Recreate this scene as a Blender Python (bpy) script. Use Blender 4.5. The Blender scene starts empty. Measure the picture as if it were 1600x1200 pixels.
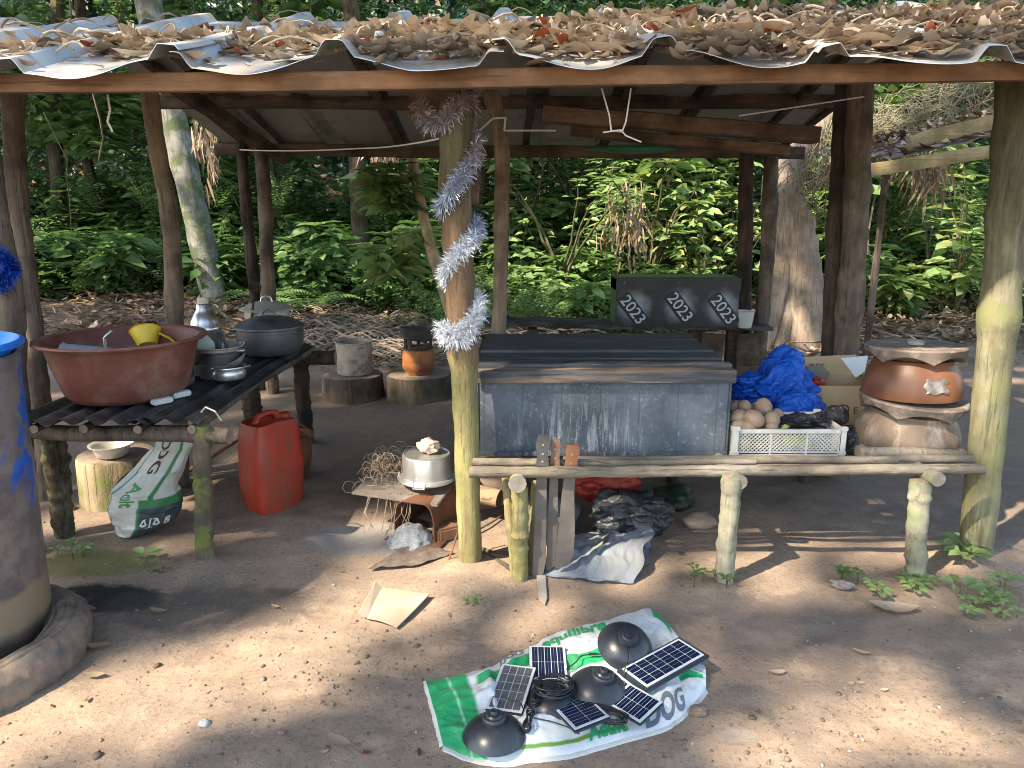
import bpy, bmesh, math, random
import numpy as np
from mathutils import Vector, Matrix, Euler, noise as mn

random.seed(7)
rng = np.random.default_rng(7)
R = math.radians
PI = math.pi
SC = bpy.context.scene
COL = SC.collection

# ------------------------------------------------------------ camera
FPX, TH, CAMH = 1150.0, R(13.2), 1.6
cd = bpy.data.cameras.new('camera'); cam = bpy.data.objects.new('camera', cd); COL.objects.link(cam)
cam.location = (0, 0, CAMH); cam.rotation_euler = (R(90) - TH, 0, 0)
cd.sensor_width = 36; cd.lens = 36 * FPX / 1600; cd.clip_end = 500; cd.clip_start = 0.05
SC.camera = cam
# ------------------------------------------------------------ world, sun, exposure
LS = Vector((-0.75, -0.55, 1.0)).normalized()          # towards the sun
elev = math.asin(LS.z); azim = math.atan2(LS.x, LS.y)
W = bpy.data.worlds.new('World'); SC.world = W; W.use_nodes = True
wn = W.node_tree.nodes; wl = W.node_tree.links
bg = wn['Background']; sky = wn.new('ShaderNodeTexSky'); sky.sky_type = 'NISHITA'; sky.sun_disc = False
sky.sun_elevation = elev; sky.sun_rotation = azim; sky.air_density = 1.2; sky.dust_density = 1.5; sky.ozone_density = 1.0
wl.new(sky.outputs[0], bg.inputs[0]); bg.inputs[1].default_value = 0.15
sd = bpy.data.lights.new('sun', 'SUN'); sd.energy = 3.6; sd.angle = R(1.0); sd.color = (1.0, 0.87, 0.68)
sun = bpy.data.objects.new('sun', sd); COL.objects.link(sun)
sun.rotation_euler = LS.to_track_quat('Z', 'Y').to_euler(); sun.location = LS * 30
SC.view_settings.view_transform = 'Standard'; SC.view_settings.look = 'None'
SC.view_settings.exposure = 1.85; SC.view_settings.gamma = 1
SC.render.engine = 'CYCLES'
SC.cycles.max_bounces = 7; SC.cycles.diffuse_bounces = 4; SC.cycles.glossy_bounces = 3
SC.cycles.transmission_bounces = 4; SC.cycles.transparent_max_bounces = 6
SC.cycles.use_denoising = True; SC.cycles.filter_width = 1.0

# ------------------------------------------------------------ picture <-> place
def ray(px, py):
    u = (px - 800) / FPX; v = (600 - py) / FPX
    return (u, math.cos(TH) + v * math.sin(TH), -math.sin(TH) + v * math.cos(TH))
def at(px, py, Y):
    r = ray(px, py); t = Y / r[1]
    return Vector((r[0] * t, Y, CAMH + r[2] * t))
def gr(px, py, z=0.0):
    r = ray(px, py); t = (z - CAMH) / r[2]
    return Vector((r[0] * t, r[1] * t, z))

# ------------------------------------------------------------ numpy noise
def _hash(ix, iy, seed):
    h = (ix.astype(np.int64) * 374761393 + iy.astype(np.int64) * 668265263 + seed * 982451653) & 0xffffffff
    h = ((h ^ (h >> 13)) * 1274126177) & 0xffffffff
    return ((h ^ (h >> 16)) & 0xffff) / 65535.0
def vnoise(x, y, s=0):
    x = np.asarray(x, float); y = np.asarray(y, float)
    ix = np.floor(x).astype(np.int64); iy = np.floor(y).astype(np.int64)
    fx = x - ix; fy = y - iy; fx = fx * fx * (3 - 2 * fx); fy = fy * fy * (3 - 2 * fy)
    a = _hash(ix, iy, s); b = _hash(ix + 1, iy, s); c = _hash(ix, iy + 1, s); d = _hash(ix + 1, iy + 1, s)
    return (a + (b - a) * fx) * (1 - fy) + (c + (d - c) * fx) * fy
def fbm(x, y, s=0, o=3):
    r = 0; a = 0.5; t = 0
    for k in range(o):
        r = r + a * vnoise(x * 2 ** k, y * 2 ** k, s + k * 17); t += a; a *= 0.5
    return r / t
def sstep(a, b, x):
    t = np.clip((np.asarray(x, float) - a) / (b - a), 0, 1); return t * t * (3 - 2 * t)
def rubble(x, y):
    m = sstep(2.85, 2.3, y) * (0.18 + 0.82 * sstep(-0.5, 0.9, x)) * sstep(.35, .6, fbm(x * 1.7, y * 1.7, 5) + .12)
    m2 = 0.7 * np.exp(-(((x + .45) / .5) ** 2 + ((y - 2.35) / .35) ** 2)) + .15 * sstep(3.4, 3.0, y)
    return np.clip(m + m2, 0, 1)
def HZ(x, y):
    x = np.asarray(x, float); y = np.asarray(y, float)
    z = 0.30 * sstep(7.6, 10.0, y) + 0.18 * sstep(6.8, 9, y) * sstep(-1.5, -3.5, x) + np.clip(y - 10, 0, 8) * 0.06
    z = z + np.clip(y - 18, 0, 40) * 0.75
    z = z + (fbm(x * 1.1, y * 1.1, 1) - .5) * 0.05 * sstep(1, 5, np.abs(y - 2.5) + np.abs(x) * .3)
    z = z + (fbm(x * 6, y * 6, 2) - .5) * 0.014 + sstep(6.5, 9, y) * (fbm(x * 3, y * 3, 9) - .5) * .10
    z = z + rubble(x, y) * ((fbm(x * 22, y * 22, 3, 3) - .5) * 0.026)
    z = z + (fbm(x * 2.6 + 3, y * 3.4, 21, 3) - .5) * .035 * sstep(7, 4, y) * sstep(.9, 1.6, y)
    # soil heaped at post feet
    for (bx, by, h, r) in ((-.20, 3.10, .035, .16), (2.18, 3.2, .03, .2), (-1.40, 3.15, .03, .14), (.87, 2.9, .02, .12)):
        z = z + h * np.exp(-((x - bx) ** 2 + (y - by) ** 2) / (r * r))
    return z
def hz(x, y): return float(HZ(np.array([x]), np.array([y]))[0])

# ------------------------------------------------------------ materials
def new_mat(name):
    m = bpy.data.materials.new(name); m.use_nodes = True
    return m, m.node_tree.nodes, m.node_tree.links, m.node_tree.nodes['Principled BSDF']
def ramp(n, stops):
    r = n.new('ShaderNodeValToRGB'); e = r.color_ramp.elements
    while len(e) < len(stops): e.new(0.5)
    for i, (p, c) in enumerate(stops):
        e[i].position = p; e[i].color = (*c, 1)
    return r
def coords(n, l, scale, kind='Object'):
    tc = n.new('ShaderNodeTexCoord'); mp = n.new('ShaderNodeMapping')
    mp.inputs['Scale'].default_value = scale if hasattr(scale, '__len__') else (scale,) * 3
    l.new(tc.outputs[kind], mp.inputs[0]); return mp.outputs[0]
def nz(n, l, vec, scale, detail=5, rough=.6, dist=0):
    t = n.new('ShaderNodeTexNoise'); t.inputs['Scale'].default_value = scale
    t.inputs['Detail'].default_value = detail; t.inputs['Roughness'].default_value = rough
    t.inputs['Distortion'].default_value = dist
    if vec is not None: l.new(vec, t.inputs['Vector'])
    return t.outputs[0]
def mixc(n, l, f, a, b, mode='MIX'):
    m = n.new('ShaderNodeMix'); m.data_type = 'RGBA'; m.blend_type = mode
    for s, v in ((0, f), (6, a), (7, b)):
        if isinstance(v, (int, float)): m.inputs[s].default_value = v
        elif isinstance(v, tuple): m.inputs[s].default_value = (*v, 1)
        else: l.new(v, m.inputs[s])
    return m.outputs[2]
def mth(n, l, op, a, b=None):
    m = n.new('ShaderNodeMath'); m.operation = op
    for i, v in enumerate((a, b)):
        if v is None: continue
        if isinstance(v, (int, float)): m.inputs[i].default_value = v
        else: l.new(v, m.inputs[i])
    return m.outputs[0]
def step(n, l, v, a, b):
    m = n.new('ShaderNodeMapRange'); m.interpolation_type = 'SMOOTHSTEP'
    m.inputs['From Min'].default_value = a; m.inputs['From Max'].default_value = b
    l.new(v, m.inputs[0]); return m.outputs[0]
def bump(n, l, p, h, strength=.5, dist=.01):
    b = n.new('ShaderNodeBump'); b.inputs['Strength'].default_value = strength; b.inputs['Distance'].default_value = dist
    l.new(h, b.inputs['Height']); l.new(b.outputs[0], p.inputs['Normal']); return b

def surf(name, c1, c2, scale=8, rough=.7, metal=0, dirt=None, dirt_amt=.5, dirt_scale=3, bs=.3, bscale=None, bd=.004, stretch=(1, 1, 1), spec=.5, trans=0, lo=.35, hi=.65):
    """two-tone noise colour, optional dirt, bump"""
    m, n, l, p = new_mat(name)
    v = coords(n, l, stretch)
    c = mixc(n, l, step(n, l, nz(n, l, v, scale), lo, hi), c1, c2)
    if dirt:
        d = step(n, l, nz(n, l, v, dirt_scale, 6, .7), 1 - dirt_amt - .15, 1 - dirt_amt + .15)
        c = mixc(n, l, d, c, dirt)
        l.new(mth(n, l, 'MAXIMUM', mth(n, l, 'MULTIPLY', d, .85), rough), p.inputs['Roughness'])
        if metal: l.new(mth(n, l, 'MULTIPLY', mth(n, l, 'SUBTRACT', 1.0, d), metal), p.inputs['Metallic'])
    else:
        rr = mth(n, l, 'MULTIPLY_ADD', nz(n, l, v, scale * 2), .25)
        rr.node.inputs[2].default_value = rough - .12
        l.new(rr, p.inputs['Roughness']); p.inputs['Metallic'].default_value = metal
    l.new(c, p.inputs['Base Color']); p.inputs['Specular IOR Level'].default_value = spec
    if bs: bump(n, l, p, nz(n, l, v, bscale or scale * 4, 6, .65), bs, bd)
    return m

def bark(name, c1, c2, moss=None, moss_amt=.4, axis='z', pale=None, bs=.8, fine=1.0, upper=None):
    m, n, l, p = new_mat(name)
    st = {'x': (.12, 1, 1), 'y': (1, .12, 1), 'z': (1, 1, .12)}[axis]
    v = coords(n, l, st); v2 = coords(n, l, (1, 1, 1))
    f = nz(n, l, v, 28 * fine, 6, .7, .6)
    c = mixc(n, l, step(n, l, f, .35, .65), c1, c2)
    c = mixc(n, l, step(n, l, nz(n, l, v2, 4, 4), .35, .7), c, tuple(x * .45 for x in c1))
    if pale: c = mixc(n, l, mth(n, l, 'MULTIPLY', step(n, l, nz(n, l, coords(n, l, tuple(q ** .5 for q in st)), 8, 6, .7), .50, .72), .6), c, pale)
    ck = step(n, l, nz(n, l, coords(n, l, tuple(q ** 1.5 for q in st)), 55 * fine, 4, .6, .4), .60, .67)
    c = mixc(n, l, mth(n, l, 'MULTIPLY', ck, .65), c, tuple(x * .35 for x in c1))
    if moss: c = mixc(n, l, mth(n, l, 'MULTIPLY', step(n, l, nz(n, l, v2, 5, 6, .7), .66 - moss_amt * .4, .80 - moss_amt * .4), .85), c, moss)
    for (ucol, zlo, zhi) in (upper or []):
        sp_ = n.new('ShaderNodeSeparateXYZ'); l.new(v2, sp_.inputs[0]); zz = mth(n, l, 'ADD', sp_.outputs[2], mth(n, l, 'MULTIPLY', mth(n, l, 'SUBTRACT', nz(n, l, coords(n, l, (1, 1, .3)), 9, 5, .7), .5), .9))
        c = mixc(n, l, mth(n, l, 'MULTIPLY', step(n, l, zz, zlo, zhi), .88), c, mixc(n, l, step(n, l, f, .35, .65), ucol, tuple(q * .55 for q in ucol)))
    l.new(c, p.inputs['Base Color']); p.inputs['Roughness'].default_value = .9; p.inputs['Specular IOR Level'].default_value = .2
    h = mth(n, l, 'SUBTRACT', mth(n, l, 'ADD', f, mth(n, l, 'MULTIPLY', nz(n, l, v2, 60, 4), .4)), mth(n, l, 'MULTIPLY', ck, .5))
    bump(n, l, p, h, bs, .006)
    return m

def leafmat(name, stops, rough=.45, trans=.35, bs=0, spec=.5):
    m, n, l, p = new_mat(name)
    a = n.new('ShaderNodeAttribute'); a.attribute_name = 'tint'
    r = ramp(n, stops); l.new(a.outputs['Fac'], r.inputs[0])
    v = coords(n, l, 1)
    c = mixc(n, l, .35, r.outputs[0], mixc(n, l, nz(n, l, v, 30, 3), r.outputs[0], (0, 0, 0)), 'MIX')
    l.new(c, p.inputs['Base Color']); p.inputs['Roughness'].default_value = rough; p.inputs['Specular IOR Level'].default_value = spec
    if trans:
        t = n.new('ShaderNodeBsdfTranslucent'); ms = n.new('ShaderNodeMixShader')
        tc = mixc(n, l, .5, c, mixc(n, l, 1.0, c, (.9, 1.0, .3), 'MULTIPLY'))
        l.new(tc, t.inputs[0]); ms.inputs[0].default_value = trans
        l.new(p.outputs[0], ms.inputs[1]); l.new(t.outputs[0], ms.inputs[2])
        l.new(ms.outputs[0], n['Material Output'].inputs[0])
    if bs: bump(n, l, p, nz(n, l, v, 80, 4), bs, .003)
    return m
def plain(name, c, rough=.5, metal=0, spec=.5, alpha=1, trans=0):
    m, n, l, p = new_mat(name); p.inputs['Base Color'].default_value = (*c, 1); p.inputs['Roughness'].default_value = rough
    p.inputs['Metallic'].default_value = metal; p.inputs['Specular IOR Level'].default_value = spec
    p.inputs['Transmission Weight'].default_value = trans
    return m

# ------------------------------------------------------------ objects and mesh builder
WP = {}
def reg(o, loc): WP[o.name] = Vector(loc)
def tag(o, label=None, cat=None, group=None, kind=None):
    if label: o['label'] = label
    if cat: o['category'] = cat
    if group: o['group'] = group
    if kind: o['kind'] = kind
    return o
def thing(name, label, cat, loc, group=None, rz=0):
    o = bpy.data.objects.new(name, None); COL.objects.link(o); o.location = loc; o.empty_display_size = .05
    o.rotation_euler = (0, 0, rz); reg(o, loc); return tag(o, label, cat, group)

class MB:
    def __init__(s): s.v = []; s.f = []; s.m = []; s.uv = {}
    def add(s, vs, fs, mi=0):
        o = len(s.v); s.v += [tuple(p) for p in vs]; s.f += [tuple(i + o for i in f) for f in fs]; s.m += [mi] * len(fs); return o
    def box(s, c, d, rot=None, mi=0, taper=1, bev=0):
        M = rot.to_matrix() if isinstance(rot, Euler) else (rot if rot is not None else Matrix.Identity(3))
        c = Vector(c); x, y, z = [k / 2 for k in d]
        if bev:
            bm = bmesh.new(); bmesh.ops.create_cube(bm, size=1)
            for v in bm.verts: v.co = Vector((v.co.x * d[0], v.co.y * d[1], v.co.z * d[2]))
            bmesh.ops.bevel(bm, geom=list(bm.edges), offset=bev, segments=2, affect='EDGES')
            bm.verts.index_update()
            s.add([c + M @ v.co for v in bm.verts], [[v.index for v in f.verts] for f in bm.faces], mi); bm.free(); return
        vs = [(-x, -y, -z), (x, -y, -z), (x, y, -z), (-x, y, -z), (-x * taper, -y * taper, z), (x * taper, -y * taper, z), (x * taper, y * taper, z), (-x * taper, y * taper, z)]
        s.add([c + M @ Vector(p) for p in vs], [(3, 2, 1, 0), (4, 5, 6, 7), (0, 1, 5, 4), (1, 2, 6, 5), (2, 3, 7, 6), (3, 0, 4, 7)], mi)
    def tube(s, pts, rad, n=12, mi=0, cap=None, wob=0, seed=0, closed=False, flat=1):
        pts = [Vector(p) for p in pts]; k = len(pts)
        if not hasattr(rad, '__len__'): rad = [rad] * k
        vs = []; up = None
        for i, p in enumerate(pts):
            if closed: t = (pts[(i + 1) % k] - pts[i - 1])
            else: t = (pts[min(i + 1, k - 1)] - pts[max(i - 1, 0)])
            t.normalize()
            if up is None: up = Vector((0, 0, 1)) if abs(t.z) < .9 else Vector((0, 1, 0))
            a = t.cross(up); a.normalize(); b = a.cross(t); b.normalize(); up = b
            for j in range(n):
                an = 2 * PI * j / n; r = rad[i]
                if wob:
                    q = Vector((math.cos(an) * .8 + seed, math.sin(an) * .8, i * .35 + seed * 3))
                    r *= 1 + wob * (mn.noise(q) + .6 * mn.noise(q * 3.1) + (.45 * mn.noise(q * 7.3 + Vector((5, 1, 2))) if n > 16 else 0))
                vs.append(p + (a * math.cos(an) + b * math.sin(an) * flat) * r)
        fs = [(i * n + j, i * n + (j + 1) % n, (i + 1) * n + (j + 1) % n, (i + 1) * n + j) for i in range(k - 1) for j in range(n)]
        if closed: fs += [((k - 1) * n + j, (k - 1) * n + (j + 1) % n, (j + 1) % n, j) for j in range(n)]
        o = s.add(vs, fs, mi)
        if not closed:
            cm = mi if cap is None else cap
            c0 = s.add([pts[0]], [], mi); c1 = s.add([pts[-1]], [], mi)
            s.f += [(c0, o + (j + 1) % n, o + j) for j in range(n)] + [(c1, o + (k - 1) * n + j, o + (k - 1) * n + (j + 1) % n) for j in range(n)]
            s.m += [cm] * (2 * n)
    def log(s, p0, p1, r0, r1, seg=16, n=12, bend=.01, wob=.12, seed=0, mi=0, cap=None, mids=None):
        p0 = Vector(p0); p1 = Vector(p1); pts = []; rs = []
        rnd = random.Random(seed * 13 + 5); ks = [(rnd.random(), rnd.uniform(.05, .17)) for _ in range(4)]
        kn = [p0] + [Vector(m) for m in (mids or [])] + [p1]
        for i in range(seg + 1):
            t = i / seg; g = t * (len(kn) - 1); a = min(int(g), len(kn) - 2); u = g - a
            if len(kn) > 2:
                pm = kn[max(a - 1, 0)]; pn = kn[min(a + 2, len(kn) - 1)]
                q = 0.5 * ((2 * kn[a]) + (kn[a + 1] - pm) * u + (2 * pm - 5 * kn[a] + 4 * kn[a + 1] - pn) * u * u + (3 * kn[a] - 3 * kn[a + 1] + pn - pm) * u ** 3)
            else: q = p0.lerp(p1, t)
            w = mn.noise_vector(Vector((seed * 7.3, t * 2.2, 1.7))) * bend * math.sin(PI * min(max(t, .02), .98)) ** .5
            pts.append(q + w); r = r0 + (r1 - r0) * t
            for kt, kh in ks: r *= 1 + kh * math.exp(-((t - kt) / .025) ** 2)
            rs.append(r)
        s.tube(pts, rs, n, mi, cap, wob, seed)
        return pts
    def lathe(s, prof, n=32, c=(0, 0, 0), mi=0, wob=None, rot=None, sx=1, sy=1):
        c = Vector(c); M = rot.to_matrix() if rot is not None else Matrix.Identity(3)
        vs = []; k = len(prof)
        for i, (r, z) in enumerate(prof):
            for j in range(n):
                a = 2 * PI * j / n; rr, zz = (r, z) if wob is None else wob(r, z, a, i)
                vs.append(c + M @ Vector((rr * math.cos(a) * sx, rr * math.sin(a) * sy, zz)))
        s.add(vs, [(i * n + j, i * n + (j + 1) % n, (i + 1) * n + (j + 1) % n, (i + 1) * n + j) for i in range(k - 1) for j in range(n)], mi)
    def poly(s, pts, th, mi=0):
        """flat outline pts (3D) extruded by vector th"""
        n = len(pts); pts = [Vector(p) for p in pts]; th = Vector(th)
        s.add(pts + [p + th for p in pts], [tuple(range(n - 1, -1, -1)), tuple(range(n, 2 * n))] + [(i, (i + 1) % n, n + (i + 1) % n, n + i) for i in range(n)], mi)
    def grid(s, nu, nv, fn, mi=0, closed_u=False):
        vs = [fn(i / (nu - 1) if not closed_u else i / nu, j / (nv - 1)) for i in range(nu) for j in range(nv)]
        uu = nu if closed_u else nu - 1
        fs = [(i * nv + j, ((i + 1) % nu) * nv + j, ((i + 1) % nu) * nv + j + 1, i * nv + j + 1) for i in range(uu) for j in range(nv - 1)]
        return s.add(vs, fs, mi)
    def build(s, name, mat, parent=None, local=False, smooth=True, fix=True, label=None):
        me = bpy.data.meshes.new(name)
        off = Vector((0, 0, 0))
        if parent is not None and not local: off = WP[parent.name]
        me.from_pydata([(p[0] - off.x, p[1] - off.y, p[2] - off.z) for p in s.v], [], s.f)
        if fix:
            bm = bmesh.new(); bm.from_mesh(me); bmesh.ops.recalc_face_normals(bm, faces=bm.faces); bm.to_mesh(me); bm.free()
        mats = mat if isinstance(mat, (list, tuple)) else [mat]
        for m in mats: me.materials.append(m)
        me.polygons.foreach_set('material_index', s.m)
        if smooth:
            me.polygons.foreach_set('use_smooth', [True] * len(me.polygons))
            try: me.set_sharp_from_angle(angle=R(38))
            except Exception: pass
        me.update()
        o = bpy.data.objects.new(name, me); COL.objects.link(o)
        if parent is not None: o.parent = parent; WP[o.name] = WP[parent.name]
        else: WP[o.name] = Vector((0, 0, 0))
        if label: o['label'] = label
        return o

def npmesh(name, V, Q, mat, tint=None, smooth=False, mi=None, parent=None):
    me = bpy.data.meshes.new(name); nf = len(Q); k = Q.shape[1]
    if parent is not None: V = V - np.array(WP[parent.name])
    me.vertices.add(len(V)); me.vertices.foreach_set('co', V.astype(np.float32).ravel())
    me.loops.add(nf * k); me.loops.foreach_set('vertex_index', Q.astype(np.int32).ravel())
    me.polygons.add(nf); me.polygons.foreach_set('loop_start', np.arange(0, nf * k, k, dtype=np.int32))
    if smooth: me.polygons.foreach_set('use_smooth', np.ones(nf, bool))
    for m in (mat if isinstance(mat, (list, tuple)) else [mat]): me.materials.append(m)
    if tint is not None:
        a = me.attributes.new('tint', 'FLOAT', 'FACE'); a.data.foreach_set('value', tint.astype(np.float32))
    me.update(calc_edges=True)
    o = bpy.data.objects.new(name, me); COL.objects.link(o)
    if parent is not None: o.parent = parent
    reg(o, WP[parent.name] if parent is not None else (0, 0, 0)); return o

def nrm(a): return a / np.maximum(np.linalg.norm(a, axis=1, keepdims=True), 1e-9)
def leaf_batch(P, D, N, L, Wd, fold=.18, droop=.15):
    """ovate leaves folded on the midrib: 8 verts, 4 quads each (droops towards the tip)"""
    D = nrm(D); S = nrm(np.cross(D, N)); N = nrm(np.cross(S, D)); L = L[:, None]; w = Wd[:, None]
    dn = np.array([[0, 0, -1.0]]) * L * droop
    b = P; t = P + D * L + dn; m = P + D * L * .52 + dn * .22
    l1 = P + D * L * .22 + S * w * .40 + N * w * fold + dn * .05; r1 = P + D * L * .22 - S * w * .40 + N * w * fold + dn * .05
    l2 = P + D * L * .62 + S * w * .42 + N * w * fold + dn * .4; r2 = P + D * L * .62 - S * w * .42 + N * w * fold + dn * .4
    V = np.stack([b, m, t, l1, l2, r1, r2], 1).reshape(-1, 3); n = len(P)
    base = (np.arange(n) * 7)[:, None]
    Q = np.stack([base + np.array([[0, 1, 4, 3]]), base + np.array([[0, 5, 6, 1]])], 1).reshape(-1, 4)
    T = np.stack([base + np.array([[1, 2, 4]]), base + np.array([[1, 6, 2]])], 1).reshape(-1, 3)
    return V, Q, T
def leaf_obj(name, P, D, N, L, Wd, mat, tint, fold=.18, droop=.15, parent=None):
    V, Q, T = leaf_batch(P, D, N, L, Wd, fold, droop)
    # triangles as loops: build mixed mesh
    me = bpy.data.meshes.new(name); n = len(P)
    if parent is not None: V = V - np.array(WP[parent.name])
    me.vertices.add(len(V)); me.vertices.foreach_set('co', V.astype(np.float32).ravel())
    li = np.concatenate([Q.ravel(), T.ravel()]).astype(np.int32)
    ls = np.concatenate([np.arange(0, len(Q) * 4, 4), len(Q) * 4 + np.arange(0, len(T) * 3, 3)]).astype(np.int32)
    me.loops.add(len(li)); me.loops.foreach_set('vertex_index', li)
    me.polygons.add(len(ls)); me.polygons.foreach_set('loop_start', ls)
    tt = np.repeat(tint, 2); tt = np.concatenate([tt, tt])
    a = me.attributes.new('tint', 'FLOAT', 'FACE'); a.data.foreach_set('value', tt.astype(np.float32))
    me.materials.append(mat); me.update(calc_edges=True)
    o = bpy.data.objects.new(name, me); COL.objects.link(o)
    if parent is not None: o.parent = parent
    reg(o, WP[parent.name] if parent is not None else (0, 0, 0)); return o

_f = {}
def text_geo(txt, size=1.0, bold=0.0):
    cu = bpy.data.curves.new('lettering', 'FONT'); cu.body = txt; cu.size = size; cu.align_x = 'CENTER'; cu.align_y = 'CENTER'
    cu.offset = bold; cu.resolution_u = 3
    o = bpy.data.objects.new('lettering', cu); COL.objects.link(o)
    dg = bpy.context.evaluated_depsgraph_get(); dg.update(); me = bpy.data.meshes.new_from_object(o.evaluated_get(dg))
    vs = [v.co.copy() for v in me.vertices]; fs = [tuple(p.vertices) for p in me.polygons]
    bpy.data.objects.remove(o); bpy.data.curves.remove(cu); bpy.data.meshes.remove(me)
    return vs, fs
def text_on(mb, txt, fn, size, bold=0, mi=0, seg=0):
    """letters mapped by fn(x, y) -> point"""
    vs, fs = text_geo(txt, size, bold)
    if seg:
        bm = bmesh.new(); bv = [bm.verts.new(v) for v in vs]
        for f in fs:
            try: bm.faces.new([bv[i] for i in f])
            except ValueError: pass
        for ax in (0, 1):
            lo = min(v.co[ax] for v in bm.verts); hi = max(v.co[ax] for v in bm.verts); q = lo + seg
            while q < hi:
                pn = Vector((0, 0, 0)); pn[ax] = 1; pc = Vector((0, 0, 0)); pc[ax] = q
                bmesh.ops.bisect_plane(bm, geom=bm.verts[:] + bm.edges[:] + bm.faces[:], plane_co=pc, plane_no=pn); q += seg
        bm.verts.index_update(); vs = [v.co.copy() for v in bm.verts]; fs = [tuple(v.index for v in f.verts) for f in bm.faces]; bm.free()
    mb.add([fn(v.x, v.y) for v in vs], fs, mi)

def blob(mb, c, rad, seed=0, amp=.25, freq=2.2, sub=4, crease=.5, fn=None, mi=0, flat_bottom=None, rot=None):
    """crumpled closed lump"""
    bm = bmesh.new(); bmesh.ops.create_icosphere(bm, subdivisions=sub, radius=1); c = Vector(c); bm.verts.index_update(); vs = []
    M = rot.to_matrix() if rot is not None else Matrix.Identity(3)
    for v in bm.verts:
        p = v.co.copy(); q = p * freq + Vector((seed * 3.1, seed * 1.7, seed * .9))
        d = mn.noise(q) * .8
        if crease:
            dd, _ = mn.voronoi(q * 1.5 + mn.noise_vector(q) * .4); d += crease * ((dd[1] - dd[0]) - .35) * .9
            dd, _ = mn.voronoi(q * 3.6); d += crease * .3 * ((dd[1] - dd[0]) - .3)
        p = p * (1 + amp * d)
        if fn: p = fn(p, v.co)
        p = M @ Vector((p.x * rad[0], p.y * rad[1], p.z * rad[2])) + c
        if flat_bottom is not None and p.z < flat_bottom: p.z = flat_bottom - (flat_bottom - p.z) * .03
        vs.append(p)
    mb.add(vs, [[v.index for v in f.verts] for f in bm.faces], mi); bm.free()
# ============================================================ GROUND
def make_ground():
    xs = np.concatenate([-np.geomspace(60, 7, 22), np.arange(-6, 6, .03), np.geomspace(7, 60, 22)])
    ys = np.concatenate([np.linspace(-30, 1.0, 25), np.arange(1.2, 4.6, .02), np.arange(4.6, 9, .04), np.arange(9, 22, .15), np.geomspace(22.5, 70, 24)])
    X, Y = np.meshgrid(xs, ys, indexing='ij'); Z = HZ(X, Y)
    V = np.stack([X, Y, Z], -1).reshape(-1, 3); ny = len(ys); nx = len(xs)
    i = (np.arange(nx - 1)[:, None] * ny + np.arange(ny - 1)[None, :]).ravel()
    Q = np.stack([i, i + ny, i + ny + 1, i + 1], 1)
    m, n, l, p = new_mat('packed_soil')
    v = coords(n, l, 1)
    big = nz(n, l, v, 1.3, 5, .6, .3); mid = nz(n, l, v, 7, 7, .7); fine = nz(n, l, v, 55, 6, .75); gran = nz(n, l, v, 190, 3, .6)
    c = mixc(n, l, step(n, l, big, .38, .62), (.35, .255, .185), (.27, .205, .16))
    c = mixc(n, l, mth(n, l, 'MULTIPLY', step(n, l, mid, .45, .66), .55), c, (.45, .335, .235))
    c = mixc(n, l, mth(n, l, 'MULTIPLY', step(n, l, fine, .50, .66), .6), c, (.13, .10, .08))
    c = mixc(n, l, mth(n, l, 'MULTIPLY', step(n, l, gran, .60, .70), .55), c, (.50, .42, .33))
    # trampled dark earth and painted roof shade inside the shelter, leaf mould further back
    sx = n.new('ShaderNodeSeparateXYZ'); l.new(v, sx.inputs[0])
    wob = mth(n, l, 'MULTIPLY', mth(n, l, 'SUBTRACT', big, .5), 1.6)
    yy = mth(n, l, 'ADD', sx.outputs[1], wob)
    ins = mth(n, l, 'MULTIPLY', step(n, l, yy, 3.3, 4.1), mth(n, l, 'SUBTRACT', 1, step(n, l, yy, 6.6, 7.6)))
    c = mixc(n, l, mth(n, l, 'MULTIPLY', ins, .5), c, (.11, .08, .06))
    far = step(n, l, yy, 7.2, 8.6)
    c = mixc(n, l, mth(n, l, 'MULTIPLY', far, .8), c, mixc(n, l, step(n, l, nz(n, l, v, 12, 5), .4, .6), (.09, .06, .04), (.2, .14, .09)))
    # sooty damp spot by the drum, moss beside the table leg, white ash in front
    def spot(cx, cy, rx, ry, col, amt):
        nonlocal c
        dx = mth(n, l, 'DIVIDE', mth(n, l, 'SUBTRACT', sx.outputs[0], cx), rx); dy = mth(n, l, 'DIVIDE', mth(n, l, 'SUBTRACT', sx.outputs[1], cy), ry)
        d = mth(n, l, 'ADD', mth(n, l, 'MULTIPLY', dx, dx), mth(n, l, 'MULTIPLY', dy, dy))
        d = mth(n, l, 'ADD', d, mth(n, l, 'MULTIPLY', mth(n, l, 'SUBTRACT', mid, .5), 2.4))
        k = mth(n, l, 'MULTIPLY', mth(n, l, 'SUBTRACT', 1, step(n, l, d, .35, 1.15)), amt)
        c = mixc(n, l, k, c, col)
    g = gr(175, 935); spot(g.x, g.y, .28, .13, (.02, .02, .02), .92)
    g = gr(320, 990); spot(g.x - .05, g.y + .2, .55, .2, (.10, .085, .075), .6)
    g = gr(150, 880); spot(g.x, g.y, .32, .16, (.16, .17, .05), .7)
    g = gr(590, 845); spot(g.x, g.y, .42, .22, (.30, .30, .31), .6)
    g = gr(1150, 1150); spot(g.x, g.y, .08, .035, (.50, .48, .44), .28)
    g = gr(1350, 980); spot(g.x, g.y, .9, .28, (.17, .14, .12), .5)
    l.new(c, p.inputs['Base Color']); p.inputs['Roughness'].default_value = .95; p.inputs['Specular IOR Level'].default_value = .15
    h = mth(n, l, 'ADD', mth(n, l, 'MULTIPLY', mid, .5), mth(n, l, 'ADD', mth(n, l, 'MULTIPLY', fine, .5), mth(n, l, 'MULTIPLY', gran, .2)))
    bump(n, l, p, h, .75, .012)
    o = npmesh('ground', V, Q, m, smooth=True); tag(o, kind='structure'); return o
make_ground()

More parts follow.
